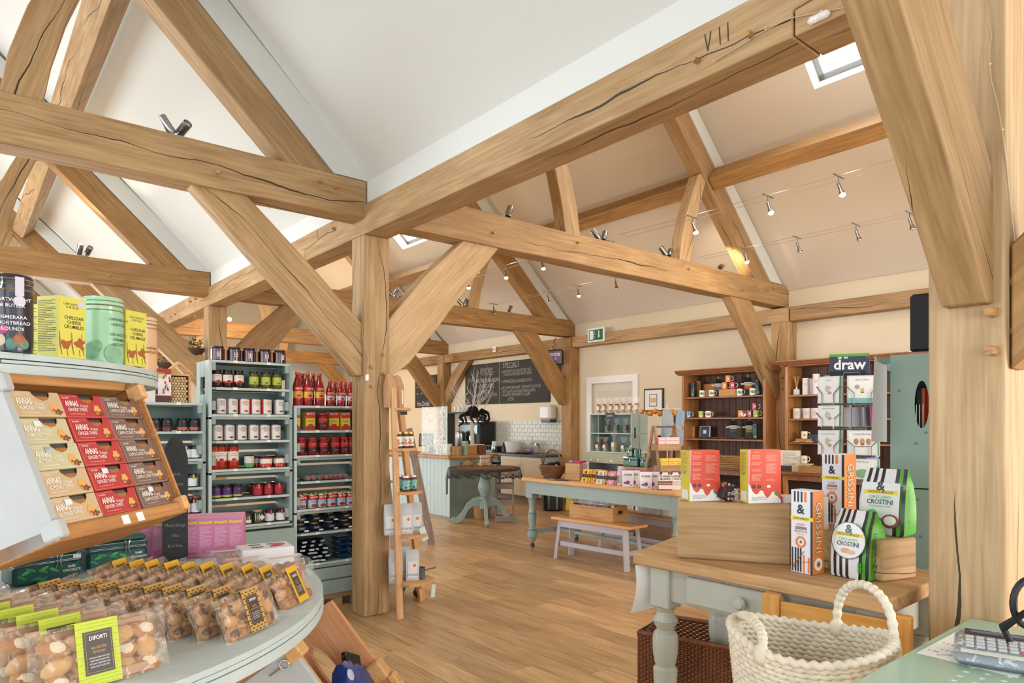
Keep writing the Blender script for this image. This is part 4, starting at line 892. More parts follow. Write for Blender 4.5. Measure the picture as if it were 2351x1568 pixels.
# ---- packs of biscuits on the round table -----------------------------------------------------------------
BISC = mat('#b5773a', .75, var=.22, scale=55, bump=.8); BISL = mat('#cf9c60', .75, var=.18, scale=45, bump=.8); CHOC = mat('#4f2f22', .6, var=.3, scale=60, bump=.9); SUGAR = mat('#e3cdb2', .8, var=.1, scale=60, bump=.6)
TRAY = mat('#a5662a', .35, var=.12, scale=20)
def pack(kind, w, h, d):
 t = thing('biscuit_pack', '', 'biscuits'); rr = random.Random(hash(kind) % 1000 if 0 else len(kind) * 7 + int(w * 100))
 MB().box(-w * .42, .004, .004, w * .42, d - .004, .03, TRAY, .004).box(-w * .42, d - .008, .004, w * .42, d - .004, h * .94, TRAY, .003).build('tray', t)
 bm = MB(); k = 0
 for j in range(3):
  for i in range(5):
   x = -w * .36 + i * w * .18 + rr.uniform(-.006, .006); z = .022 + j * h * .27; M = Matrix.Rotation(rr.uniform(-.5, .5), 4, 'Y') @ Matrix.Rotation(rr.uniform(-.3, .3), 4, 'Z')
   m = [BISC, BISL][k % 2]; bm.ball((x, d * .45, z), (w * (.135 if k % 3 else .09), d * .34, h * (.14 if k % 3 else .2)), m, 10, 6, M=M)
   if kind == 'brown' and k % 2 == 0: bm.ball((x, d * .22, z), (w * .075, d * .16, h * .10), CHOC, 8, 5, M=M)
   if kind == 'green' and k % 2 == 0: bm.ball((x + .004, d * .2, z + .004), (w * .07, d * .15, h * .09), SUGAR, 8, 5, M=M)
   k += 1
 tag(bm.build('biscuits', t), kind='stuff')
 # crinkled clear bag, flared at both sealed ends
 n, mq = 12, 5; vs = []; fs = []
 for s in (0, 1):
  for j in range(mq + 1):
   for i in range(n + 1):
    a = i / n * 2 - 1; b = j / mq; e = (1 - abs(a) ** 5) ** .6; fl = 1.0 + .07 * (abs(a) ** 6); zz = (h * (b - .5) * fl + h * .5) + rr.uniform(-1, 1) * .0025 * (1 if 0 < j else 0)
    y = d * .5 + (d * .5 + .002) * (1 if s else -1) * (.12 + .88 * e) * (1 - .25 * (b > .9)) + rr.uniform(-1, 1) * (.0022 + .004 * (abs(a) > .85))
    vs.append((a * w * .56, y, max(.001, zz)))
 q = (n + 1) * (mq + 1)
 for s in (0, 1):
  for j in range(mq):
   for i in range(n): f = (s * q + j * (n + 1) + i, s * q + j * (n + 1) + i + 1, s * q + (j + 1) * (n + 1) + i + 1, s * q + (j + 1) * (n + 1) + i); fs.append(f if s == 0 else f[::-1])
 for i in range(n): a_ = mq * (n + 1) + i; fs.append((a_, a_ + 1, q + a_ + 1, q + a_))
 MB().add(vs, fs, film('#f0dcc4', .12, .10)).build('clear_bag', t, smooth=50, recalc=False)
 # printed sleeve round the middle
 bw, x0 = (w * .33, -w * .02) if kind != 'green' else (w * .34, -w * .06)
 if kind == 'brown': x0 = -w * .0
 col = {'green': '#c3cf3a', 'yellow': '#e8b52c', 'brown': '#c79b52'}[kind]; m = mat(col, .55, var=.06, scale=30); sl = MB(); a, b = x0 - bw / 2, x0 + bw / 2
 sl.box(a, -.0045, .004, b, -.0035, h * 1.015, m); sl.box(a, -.0045, h * 1.012, b, d * .9, h * 1.02, m); sl.box(a, d * .9, h * .2, b, d * .9 + .001, h * 1.02, m)
 sv = sl.build('card_sleeve', t, smooth=0)
 hb = MB(); wm = mat({'green': '#a9b52c', 'yellow': '#d39a1c', 'brown': '#4a3122'}[kind], .55, var=.03)
 ny = int(h / .0075); 
 for j in range(ny):
  for i in range(4): xx = a + (i + (.5 if j % 2 else 0)) * bw / 4.2; hb.box(xx, -.0049, .006 + j * .0075, min(xx + bw / (8 if kind != 'green' else 5), b), -.0045, .006 + j * .0075 + (.0028 if kind == 'brown' else .0014), wm)
 for j in range(4):
  for i in range(4): xx = a + (i + (.5 if j % 2 else 0)) * bw / 4.2; hb.box(xx, .002 + j * .008, h * 1.02, min(xx + bw / 8, b), .0048 + j * .008, h * 1.0206, wm)
 tag(hb.build('sleeve_pattern', sv, smooth=0), kind='stuff')
 lp = MB().box(a + bw * .16, -.0056, h * .20, b - bw * .16, -.005, h * .86, mat('#4b3f3a', .5, var=.02)).build('label_panel', sv, smooth=0)
 g = MB(); e_ = mat('#b99a5c', .4, var=0); la, lb, lz0, lz1 = a + bw * .2, b - bw * .2, h * .23, h * .83
 for (p, q_, r_, s_) in ((la, lz0, lb, lz0 + .0006), (la, lz1, lb, lz1 + .0006), (la, lz0, la + .0006, lz1), (lb, lz0, lb + .0006, lz1)): g.box(p, -.0062, q_, r_, -.0056, s_, e_)
 g.build('label_border', sv, smooth=0); gold = mat('#cfae5e', .5, var=0); xm = (a + b) / 2
 text(sv, 'DIFORTI', h * .062, (xm, -.0066, h * .75), WHITE, sx=.8, bold=.03)
 for k_, s in enumerate({'green': ('ARAGOSTINE', 'PISTACHIO'), 'yellow': ('CANTUCCI', 'ALMOND'), 'brown': ('AMARETTI', 'DARK CHOCOLATE')}[kind]): text(sv, s, h * .042, (xm, -.0066, h * (.60 - .065 * k_)), gold, sx=.62 if len(s) < 12 else .5)
 for k_ in range(4): text(sv, 'BAKED PASTRY FILLED WITH' if k_ % 2 else 'PISTACHIO CREAM AND ICING', h * .024, (xm, -.0066, h * (.45 - .045 * k_)), WHITE, sx=.62)
 return t
pg = pack('green', .25, .138, .042); py_ = pack('yellow', .215, .118, .05); pbk = pack('brown', .225, .118, .036)
def pline(proto, last, first, n, a_last, a_first, tilt, what, grp):
 for i in range(n):
  q = i / (n - 1); e = q ** .9; x = last[0] + (first[0] - last[0]) * e; y = last[1] + (first[1] - last[1]) * e
  j = random.uniform; w = 'front' if i == 0 else ('rearmost' if i == n - 1 else ['', 'second', 'third', 'fourth', 'fifth', 'sixth', 'seventh', 'eighth', 'ninth', 'tenth'][i] + ' from front')
  place(proto, (x + j(-.006, .006) * (i > 0), y + j(-.006, .006) * (i > 0), ZT + .001), 0, f'{w} of {NUM[n]} biscuit packs with {what}', grp, rot=(math.radians(tilt + j(-2, 2)), 0, math.radians(a_last + (a_first - a_last) * q + j(-3, 3) * (i > 0))))
pline(pbk, (.645, 1.868), (.24, 2.33), 10, 38, 40, -19, 'brown patterned sleeves', 'brown sleeve biscuit packs')
pline(py_, (.862, 2.085), (.46, 2.56), 10, 45, 46, -24, 'yellow sleeves', 'yellow sleeve biscuit packs')
pline(pg, (.262, 1.70), (-.02, 2.20), 8, 13, 34, -13, 'lime green sleeves', 'lime green sleeve biscuit packs')
# dark chocolate tins
def choc_tin(label, pl, pr_, h, sticker=0):
 w = .215; a = math.atan2(pr_.y - pl.y, pr_.x - pl.x); t = thing('chocolate_tin', label, 'tin', (pl.x, pl.y, ZT + .001), a); m = mat('#1f5350', .3, var=.05, coat=.4); d = .12
 MB().box(0, 0, 0, w, d, h * .62, m, .012).build('tin_body', t); MB().box(-.002, -.002, h * .63, w + .002, d + .002, h * .80, m, .010).box(.004, .004, h * .78, w - .004, d - .004, h, m, .012).build('lid', t)
 for z in (.62, .66, .79): MB().tube([(.01, -.002, h * z), (w - .01, -.002, h * z), (w + .002, .01, h * z), (w + .002, d - .01, h * z), (w - .01, d + .002, h * z), (.01, d + .002, h * z), (-.002, d - .01, h * z), (-.002, .01, h * z)], .0013, CHROME, 5, closed=True).build('wire_band', t)
 c = MB(); x = w * .64
 c.tube([(x - .011, -.004, h * .85), (x - .008, -.009, h * .82), (x - .003, -.008, h * .66), (x - .007, -.007, h * .5), (x - .009, -.004, h * .45)], .0018, CHROME, 6); c.tube([(x + .011, -.004, h * .85), (x + .008, -.009, h * .82), (x + .003, -.008, h * .66), (x + .007, -.007, h * .5), (x + .009, -.004, h * .45)], .0018, CHROME, 6); c.tube([(x - .011, -.004, h * .85), (x, -.005, h * .80), (x + .011, -.004, h * .85)], .0018, CHROME, 6)
 c.build('wire_clasp', t); rr = random.Random(5); g1, g2 = mat('#3fae54', .5, var=.2, scale=60), mat('#2c8a58', .5, var=.2, scale=60)
 for i in range(9): bx, bz, an = rr.uniform(.01, w * .55), rr.uniform(.006, h * .5), rr.uniform(-.6, .6); MB().ball((bx + .012, -.0008, bz), (.017, .0009, .006), g1 if i % 2 else g2, 10, 6, M=Matrix.Rotation(an, 4, 'Y')).build('printed_leaf', t)
 for k, s in enumerate(('DARK', 'CHOCOLATE')): text(t, s, .0085, (w * .84, -.0016, h * (.42 - .12 * k)), WHITE, bold=.03, sx=.8)
 text(t, 'MINT THINS', .006, (w * .84, -.0016, h * .15), g1, sx=.8)
 if sticker: MB().box(w * .86, -.0032, h * .66, w * .98, -.0024, h * .78, mat('#cfd6dc', .5, var=0)).build('price_sticker', t)
choc_tin('dark green chocolate tin with wire clasp, nearer one with price sticker', P(30, 1352, z=ZT), P(208, 1322, z=ZT), .112, 1)
choc_tin('dark green chocolate tin with wire clasp, farther right one', P(206, 1323, z=ZT) + Vector((.0, .07, 0)), P(311, 1300, z=ZT), .125)
wb = carton('information_box', 'white printed box behind the near green tin, reading good to know', .16, .04, .20, '#d9dde0'); text(wb, 'GOOD TO KNOW', .008, (0, -.001, .155), mat('#444444', .5, var=0), bold=.02)
for x in (-.03, .0, .03): MB().lathe([(.008, 0), (.009, 0), (.009, .0006), (.008, .0006)], mat('#5a6a74', .5, var=0), 16, M=Matrix.Translation((x, -.0002, .13)) @ Matrix.Rotation(PI / 2, 4, 'X'), cap=False).build('printed_ring', wb)
place(wb, tuple(P(150, 1318, z=ZT) + Vector((0, .11, 0))), .25)
fb = thing('wafer_bag', 'clear bag of peach coloured wafers behind the green tins', 'bag', tuple(P(252, 1290, z=ZT) + Vector((0, .02, 0))), .2); pillow(.14, .06, .2, film('#fff4ec', .3, .1), 6, 9).build('clear_bag', fb, rot=(0, 0, 0))
for i in range(6): MB().ball((-.045 + i * .018, 0, .12 + (i % 2) * .03), (.022, .014, .03), BISL, 8, 5).build('wafer', fb)
# slate paddle sign
sl = thing('slate_sign', 'tall slim slate chalk sign with rounded top between the pink boxes', 'sign', tuple(P(402, 1290, z=ZT)), -.30)
w = .047; o_ = [(-w, 0), (w, 0), (w, .42), (w * .96, .435), (w * .7, .48), (w * .35, .508), (0, .515), (-w * .35, .508), (-w * .7, .48), (-w * .96, .435), (-w, .42)]
MB().prism(o_, 0, .012, mat('#37383a', .8, var=.2, scale=25, bump=.4)).build('slate', sl, smooth=0)
ch = mat('#8d8d90', .9, var=0)
for k, s in enumerate(('Please', 'Save now', 'at the', 'till', '', 'More things', 'I like', '& is lime')): text(sl, s, .014, (0, -.001, .36 - k * .042), ch, sx=.8)
# pink boxes
pk = carton('pink_truffle_box', '', .0625, .083, .165, '#d67fa8', b=.0022); MB().box(-.029, .003, .165, .029, .080, .1655, mat('#e39abd', .5, var=.02)).build('top_flap', pk, smooth=0)
MB().prism([(-.026, .138), (-.02, .143), (0, .140), (.02, .143), (.026, .138), (.024, .147), (.026, .153), (.012, .151), (-.01, .150), (-.026, .153)], -.0012, -.0004, mat('#e3d23c', .5, var=0)).build('printed_ribbon', pk, smooth=0)
lines(pk, -.024, .024, .128, 20, .0044, '#eecbd9', y=-.0004); text(pk, 'Sweet', .013, (.006, -.001, .02), mat('#c8325e', .5, var=0), sx=.8)
b0, b1 = P(331, 1288, z=ZT), P(541, 1288 - 12, z=ZT); an = math.atan2(b1.y - b0.y, b1.x - b0.x); 
for r_ in range(2):
 pts = []
 for i in range(7):
  q = i / 6; pts.append(tuple(b0.lerp(b1, q) + Vector((-math.sin(an), math.cos(an), 0)) * (r_ * .088) + Vector((0, 0, .001))))
 if r_ == 0: pts.pop(2)
 row(pk, pts, 'tall pink boxes', f'in the {"front" if r_ == 0 else "back"} row by the slate sign', 'tall pink truffle boxes', rz=an, jit=.05)
# clear trays and the white cake box
CLR = film('#ffffff', .10, .05)
def tray_box(label, p, w, d, h, rz, fill):
 t = thing('clear_biscuit_tray', label, 'tray', tuple(p), rz)
 MB().lathe([(.5, 0), (.5, .35)], CLR, 4, a0=PI / 4, a1=PI / 4 + 2 * PI, cap=False, M=Matrix.Diagonal((w * 1.41, d * 1.41, h * 1.6, 1))).build('tray_base', t, smooth=0)
 MB().lathe([(.53, .0), (.5, .1), (.42, .42), (.001, .44)], CLR, 4, a0=PI / 4, a1=PI / 4 + 2 * PI, M=Matrix.Translation((0, 0, h * .55)) @ Matrix.Diagonal((w * 1.41, d * 1.41, h, 1)), cap=False).build('domed_lid', t, smooth=0)
 mb = MB(); rr = random.Random(2)
 for i in range(14): mb.ball((rr.uniform(-.4, .4) * w, rr.uniform(-.35, .35) * d, h * .35), (w * .13, d * .2, h * .28), fill, 8, 5)
 tag(mb.build('biscuits', t), kind='stuff'); MB().box(-w * .35, -d * .06, h * .985, w * .3, d * .12, h * .995, mat('#e2c9a8', .5, var=.03)).build('label', t); MB().box(w * .22, d * .1, h * .996, w * .42, d * .26, h * 1.0, PAPER).build('price_sticker', t)
tray_box('clear domed tray of pink biscuits in front of the pink boxes', P(522, 1302, z=ZT), .17, .12, .065, -.15, mat('#c98f88', .7, var=.2, scale=50))
tray_box('clear domed tray with a paler label, left of the white cake box', P(560, 1318, z=ZT), .18, .12, .06, -.1, BISL)
tray_box('clear domed tray of nut biscuits right of the white cake box', P(655, 1322, z=ZT) , .17, .12, .07, .05, BISC)
wc = thing('cake_box', 'white cake box with four dark windows and a pink oval on its lid', 'box', tuple(P(618, 1296, z=ZT) + Vector((0, .05, 0))), -.12)
MB().box(-.10, -.07, 0, .10, .07, .068, mat('#ece8ea', .5, var=.01), .001).build('box_body', wc, smooth=0)
for (a, b) in ((-.055, -.03), (.015, -.03), (-.055, .025), (.015, .025)): MB().box(a, b, .0682, a + .045, b + .018, .0688, mat('#4a3c3c', .3, var=.2)).build('lid_window', wc, smooth=0)
MB().cyl((.055, .012, .0685), .028, .0008, mat('#e0506e', .5, var=0), 20).build('pink_oval', wc)
# ---- lower tilted crate with the blue bag ------------------------------------------------------------------
ctl = P(668, 1486, D=1.98); e2 = (math.radians(-37), 0, math.radians(48)); R2 = Matrix.Rotation(e2[2], 4, 'Z') @ Matrix.Rotation(e2[0], 4, 'X')
M2 = Matrix.Translation(ctl - (R2 @ Vector((0, 0, .40)))) @ R2
PINER = wood('#dba376', '#c27e50', .55, 2.2, 'Z', rnd=.04)
def lower_crate():
 t = thing('lower_tilted_crate', 'open crate tilted below the round table, white outside with pine far side', 'crate'); t.location = M2.translation; t.rotation_euler = M2.to_euler()
 MB().box(-.02, -.01, 0, 0, .3, .40, WHW, .002).build('near_side_panel', t); MB().box(0, -.012, .002, .003, -.008, .4, PINE).build('panel_edge', t)
 w = .40; n = 14; cy, cz, ra, rb = .14, .24, .03, .10; ov = [(cy + ra * math.cos(2 * PI * i / n), cz + rb * math.sin(2 * PI * i / n)) for i in range(n)]; ring = [(-.01, -.06), (.30, -.06), (.30, .44), (-.01, .44)]
 vs = []; 
 outer = []
 for i in range(n):
  a = 2 * PI * i / n; dx, dz = math.cos(a), math.sin(a); k = min([q for q in (((.30 - cy) / dx if dx > 1e-6 else 9), ((-.01 - cy) / dx if dx < -1e-6 else 9), ((.44 - cz) / dz if dz > 1e-6 else 9), ((-.06 - cz) / dz if dz < -1e-6 else 9))]); outer.append((cy + dx * k, cz + dz * k))
 mb = MB()
 for x in (w, w + .02): vs += [(x, a, b) for a, b in ov] + [(x, a, b) for a, b in outer]
 fs = []
 for i in range(n):
  j = (i + 1) % n; fs += [(i, j, n + j, n + i), (2 * n + i, 3 * n + i, 3 * n + j, 2 * n + j), (i, 2 * n + i, 2 * n + j, j), (n + i, n + j, 3 * n + j, 3 * n + i)]
 # corners of the board beyond the fan
 mb.add(vs, fs, PINER); mb.build('far_side_panel', t, smooth=0)
 MB().box(w - .03, -.03, .10, w + .03, .03, .17, PINE, .008).build('corner_block', t); MB().box(-.03, -.03, .36, .03, .02, .41, PINE, .006).build('corner_block', t)
 MB().box(w - .012, -.04, -.06, w + .03, -.012, .10, PINE, .004).build('front_slat', t)
 MB().box(0, .28, 0, w, .3, .4, PINER).build('back_board', t); MB().box(-.02, -.01, -.08, w + .02, .3, -.06, PINE).build('bottom_board', t)
 h = MB(); h.tube([(-.03, .03 + .014 * math.cos(a), .372 + .014 * math.sin(a)) for a in [2 * PI * i / 14 for i in range(14)]], .0022, CHROME, 6, closed=True); h.tube([(-.03, .044, .372), (-.03, .085, .372)], .003, CHROME, 6); h.build('eye_hook', t)
 return t
lower_crate()
bb = thing('blue_snack_bag', 'crumpled blue snack bag with black top hanging out of the lower crate', 'bag'); bl_ = M2 @ Vector((.20, -.05, .02)); bb.location = bl_ + Vector((-.095, .075, -.055)); bb.rotation_euler = (math.radians(-25), .45, math.radians(30))
bm_ = pillow(.19, .07, .22, mat('#1d3f8e', .3, var=.25, scale=25, bump=1, coat=.3), 9, 8, .35); bm_.build('bag_body', bb)
MB().box(-.035, -.010, .205, .06, .01, .25, mat('#141418', .3, var=.2, scale=30, bump=.8), .003).build('crimped_top', bb); MB().box(-.03, -.040, .03, .06, -.036, .12, mat('#22252c', .4, var=.1), .003).build('black_label', bb); 
s_ = thing('label_text', None, None); s_.parent = bb; lines(s_, -.022, .05, .112, 9, .009, '#aab2c8', y=-.041); MB().ball((-.06, -.030, .16), (.022, .004, .02), mat('#c2cbe0', .4, var=.1), 10, 6).build('printed_swirl', bb)
# ---- middle and far zone ----------------------------------------------------------------------------
PLY = wood('#d8ab7b', '#b98655', .55, 1.5, 'Z', rnd=.05); PLYX = wood('#d8ab7b', '#b98655', .55, 1.5, 'X', rnd=.05); GREYW = wood('#a39489', '#75675f', .75, 2.2, 'Z', rnd=.08)
def bar(mb, a, b, w, d, m, up=(0, 0, 1)):
 """rectangular bar from a to b, w across, d deep"""
 a, b = Vector(a), Vector(b); t = (b - a).normalized(); s = t.cross(Vector(up)); s = t.cross(Vector((0, 1, 0))) if s.length < 1e-3 else s
 s.normalize(); n = s.cross(t); M = Matrix((s, n, t)).transposed().to_4x4(); M.translation = a
 return mb.box(-w / 2, -d / 2, 0, w / 2, d / 2, (b - a).length, m, .002, M=M)
# plywood A-frame shelf stand right of the central post
ls = thing('stand_shelf', 'tall narrow plywood A-frame stand with half-round shelves beside the central post', 'shelves', (2.634, 4.545, 0))
L0 = Vector(ls.location); f1 = P(968, 1380, z=0) - L0; ap = P(903, 890, D=5.3) - L0; ap2 = P(914, 888, D=5.45) - L0; f0 = Vector((0, 0, 0))
bar(MB(), f0, ap, .045, .03, PLY).build('front_stile', ls); bar(MB(), f1, ap2, .03, .06, PLY).build('rear_stile', ls)
bar(MB(), f0.lerp(ap, .985), f1.lerp(ap2, .985), .04, .02, PLY).build('top_cross_piece', ls)
shz = [(1.615, 16, .10), (1.30, 40, .14), (.965, 50, .165), (.630, 56, .185), (.272, 66, .22)]; SH = []
for z, _, r in shz:
 q = z / ap.z; a = f0.lerp(ap, q); b = f1.lerp(ap2, q); c = (a + b) / 2; an = math.atan2(b.y - a.y, b.x - a.x)
 poly = [(-.02, -r * .55), (.03, -r * .8)] + [(.03 + r * .9 * math.cos(t), r * .85 * math.sin(t)) for t in [PI * (i / 12 - .5) for i in range(13)]] + [(.03, r * .8), (-.02, r * .55)]
 o = MB().prism(poly, z - .022, z, PLYX, 'XY').build('half_round_shelf', ls, bevel=.002); o.rotation_euler = (0, 0, -.45); o.location = (a.x + (b.x - a.x) * .25, a.y + (b.y - a.y) * .25, 0)
 SH.append(Vector((a.x + (b.x - a.x) * .25, a.y + (b.y - a.y) * .25, z)) + L0)
def on_shelf(k, u, dD=0): 
 z = SH[k].z; D = SN * SH[k].x + CS * SH[k].y + dD; p = P(u, 0, D=D); return (p.x, p.y, z + .001)
bar(MB(), P(965, 1372, z=0) - L0 + Vector((.03, .02, 0)), P(955, 1322, z=.25) - L0, .055, .05, PLY).build('short_leg', ls)
kb = mat('#c59c72', .8, var=.12, scale=30, bump=.6)
for i, (u, dd) in enumerate(((897, -.02), (914, .04))):
 t = thing('paper_bag', f'{["left", "right"][i]} tall brown paper coffee bag at the top of the plywood stand', 'bag', on_shelf(0, u, dd), .2 + i * .5)
 MB().add([(-.045, -.03, 0), (.045, -.03, 0), (.045, .03, 0), (-.045, .03, 0), (-.05, -.032, .17), (.05, -.032, .17), (.05, .032, .17), (-.05, .032, .17), (-.04, -.004, .26), (.048, -.002, .25), (.046, .004, .25), (-.042, .004, .26)], [(3, 2, 1, 0), (0, 1, 5, 4), (1, 2, 6, 5), (2, 3, 7, 6), (3, 0, 4, 7), (4, 5, 9, 8), (5, 6, 10, 9), (6, 7, 11, 10), (7, 4, 8, 11), (8, 9, 10, 11)], kb).build('bag_body', t, smooth=60)
 MB().box(-.014, -.036, .03, .018, -.033, .14, PAPER).build('label', t)
t = thing('coffee_tag', 'small black chalk tag reading COFFEE on the top plywood shelf', 'sign', on_shelf(0, 927, -.02), -.4); MB().box(-.026, 0, -.055, .026, .004, .0, mat('#37302e', .7, var=.05), .001).build('tag_board', t); text(t, 'COFFEE', .011, (0, -.001, -.028), mat('#d6d0cc', .8, var=0), sx=.8)
def pat_jar(name, r, h, lidc, base, cols):
 t = thing(name, '', 'jar'); MB().lathe([(r * .9, 0), (r, .006), (r, h * .82), (r * .8, h * .9)], mat('#6a3a20', .15, var=.1, coat=.6), 16).build('glass_body', t); MB().cyl((0, 0, h * .88), r * .92, h * .12, mat(lidc, .3, .8, var=.02), 16).build('lid', t)
 l = MB().lathe([(r + .0006, h * .12), (r + .0006, h * .72)], mat(base, .5, var=.03), 16, cap=False).build('label', t); rr = random.Random(len(name))
 for i in range(9):
  a = -PI * (.15 + .7 * rr.random()); z = h * rr.uniform(.2, .65); s = r * .35; M = Matrix.Rotation(a + PI / 2, 4, 'Z') @ Matrix.Translation((0, -r - .0012, z)) @ Matrix.Rotation(rr.uniform(0, 3), 4, 'Y')
  MB().prism([(-s, -s * .5), (s, -s * .5), (0, s)], 0, .0005, mat(cols[i % len(cols)], .5, var=0), 'XZ', M=M).build('printed_triangle', l, smooth=0)
 return t
og = pat_jar('nut_butter_jar', .033, .125, '#b59b5e', '#dfe6e6', ['#e07a3c', '#3f9a94', '#d8642c']); te = pat_jar('seed_jar', .033, .12, '#d0d3d2', '#6fb7bc', ['#d9d14a', '#20282e', '#8fd0d0'])
row(og, [on_shelf(1, u, d) for u, d in ((915, -.03), (930, .03), (941, .07))], 'patterned orange jars', 'on the second plywood shelf', 'patterned orange jars'); row(te, [on_shelf(2, u, d) for u, d in ((915, .05), (932, -.04), (948, .03))], 'patterned teal jars', 'on the third plywood shelf', 'patterned teal jars')
cbg = thing('coffee_bag', '', 'bag'); wm_ = mat('#c3c8cc', .5, var=.04, scale=12, bump=.3)
MB().add([(-.05, -.035, 0), (.05, -.035, 0), (.05, .035, 0), (-.05, .035, 0), (-.052, -.036, .15), (.052, -.036, .15), (.052, .036, .15), (-.052, .036, .15), (-.05, -.003, .235), (.05, -.003, .235), (.05, .003, .235), (-.05, .003, .235)], [(3, 2, 1, 0), (0, 1, 5, 4), (1, 2, 6, 5), (2, 3, 7, 6), (3, 0, 4, 7), (4, 5, 9, 8), (5, 6, 10, 9), (6, 7, 11, 10), (7, 4, 8, 11), (8, 9, 10, 11)], wm_).build('bag_body', cbg, smooth=50)
lb = MB().box(-.036, -.0375, .02, .036, -.0365, .145, mat('#dfe3e6', .5, var=.01)).build('label', cbg, smooth=0); text(lb, 'FOWER', .017, (0, -.0385, .042), mat('#5a5e62', .5, var=0)); MB().cyl((0, 0, 0), .0125, .001, mat('#e0803c', .5, var=0), 20, M=Matrix.Translation((.014, -.0378, .115)) @ Matrix.Rotation(PI / 2, 4, 'X')).build('orange_spot', lb)
row(cbg, [on_shelf(3, u, d) for u, d in ((897, -.05), (931, .0), (953, .06))], 'grey coffee bags with an orange spot', 'on the fourth plywood shelf', 'grey coffee bags', rz=-.35)
row(cbg, [on_shelf(4, u, d) for u, d in ((908, -.05), (926, .10), (946, .0))], 'grey coffee bags with an orange spot', 'on the lowest plywood shelf', 'grey coffee bags', rz=-.35)
t = thing('milk_pan', 'small dark grey enamel pan with a long handle and paper tag', 'pan', on_shelf(4, 966, .03)); em = mat('#5d6268', .25, var=.05)
MB().lathe([(.03, 0), (.035, .004), (.035, .085), (.037, .088), (.033, .088), (.031, .01), (.001, .01)], em, 18).build('pan_body', t); MB().tube([(.034, 0, .06), (.07, 0, .063), (.135, -.01, .07)], [.006, .0055, .007], em, 8).build('handle', t)
MB().tube([(.12, -.01, .07), (.118, -.012, -.05)], .001, PEGM, 4).build('string', t); MB().box(.10, -.014, -.15, .137, -.0125, -.05, mat('#d3dfd6', .6, var=.02), M=Matrix.Rotation(.1, 4, 'Y')).build('paper_tag', t)
t = thing('hanging_label', 'pale green swing label hanging from the fourth plywood shelf', 'label', on_shelf(3, 972, .0)); MB().box(-.025, 0, -.06, .03, .0015, .05, mat('#cfdcd0', .6, var=.02), M=Matrix.Rotation(-.35, 4, 'Y')).build('card', t, smooth=0)
tr = thing('castor_trolley', 'low grey wooden trolley on dark castors behind the plywood stand', 'trolley', (2.86, 5.12, 0), .1); gm = mat('#a3a8aa', .6, var=.08)
for z in (.11, .2): MB().box(-.2, -.14, z, .28, -.12, z + .05, gm, .003).box(-.2, .14, z, .28, .16, z + .05, gm, .003).box(.26, -.14, z, .28, .16, z + .05, gm, .003).build('trolley_rail', tr)
for x, y in ((.22, -.1), (-.14, -.1), (.22, .12)): MB().cyl((0, 0, 0), .035, .024, mat('#26383f', .5, var=.05), 18, M=Matrix.Translation((x, y + .012, .036)) @ Matrix.Rotation(PI / 2, 4, 'X')).box(x - .014, y - .018, .05, x + .014, y + .018, .11, DARKG).build('castor', tr)
# weathered step ladder
sl_ = thing('step_ladder', 'weathered grey wooden ladder leaning behind the plywood stand', 'ladder', (4.56, 7.1, 0)); a, b = Vector((0, 0, 0)), P(938, 985, D=8.0) - Vector((4.56, 7.1, 0)); o = Vector((-.42, .18, 0))
for v in (Vector((0, 0, 0)), o): bar(MB(), a + v, b + v * .7, .05, .085, GREYW).build('stile', sl_)
for q in (.12, .34, .56, .78): bar(MB(), (a.lerp(b, q)) - o * .08, a.lerp(b, q) + o * (1.05 - .3 * q), .07, .025, GREYW).build('tread', sl_)
# ---- counter -----------------------------------------------------------------------------------------
TG = mat('#b4c6c4', .5, var=.03, scale=5); ct = thing('counter', 'pale sage tongue-and-groove serving counter with wooden worktop', 'counter', (6.0, 8.82, 0))
CW_ = X(1141, 8.82) - 6.0; MB().box(.014, .014, 0, CW_, .6, .925, mat('#8ea29c', .55, var=.03)).build('carcass', ct, smooth=0); MB().box(.014, .6, 0, .6, 3.0, .925, SAGED).build('carcass', ct, smooth=0)
for i in range(27): MB().box(0, i * .112 + .002, .02, .013, i * .112 + .110, .925, TG, .003).build('tongue_board', ct)
MB().box(0, 0, 0, CW_, .013, .925, mat('#8ea29c', .55, var=.03), .002).build('end_panel', ct)  # darker than the daylit boards: the shade of this side is in the colour
MB().box(-.07, -.06, .93, CW_ + .02, .62, .975, WARMW, .006).box(-.07, .62, .93, .6, 3.05, .975, WARMW, .006).build('worktop', ct)
def onc(u, x=None, y=None): 
 return (x, Y(u, x), .977) if x else (X(u, y), y, .977)
t = thing('till_screen', 'black touch-screen till on the left of the counter', 'till', onc(977, x=6.15), -.9); MB().box(-.04, -.05, 0, .04, .08, .02, DARKG, .004).box(-.02, 0, .02, .02, .03, .2, DARKG).build('stand', t); MB().box(-.125, -.03, .12, .125, 0, .34, BLACK, .006).build('screen_case', t, rot=(-.2, 0, 0)); MB().box(-.105, -.034, .14, .105, -.031, .32, mat('#77797c', .2, var=.03)).build('glass_screen', t, rot=(-.2, 0, 0))
t = thing('clear_screen', 'clear upright plastic screen standing on the counter', 'screen', (6.05, 9.35, .977)); MB().box(0, -.38, .0, .006, .38, .78, film('#e6f2f0', .22, .03)).build('clear_panel', t, smooth=0)
for y in (-.37, .37): MB().box(-.002, y - .006, 0, .008, y + .006, .78, film('#eef6f4', .45, .05)).build('edge', t)
for y in (-.3, .3): MB().box(-.08, y - .01, 0, .09, y + .01, .03, film('#eef6f4', .45, .05)).build('foot', t)
t = thing('plastic_tub', 'white plastic tub with yellow lettering on the counter corner', 'tub', onc(1027, x=6.12)); MB().lathe([(.06, 0), (.075, .17), (.079, .172), (.079, .18), (.07, .18)], mat('#dfe3e2', .4, var=.02), 20).build('tub_body', t)
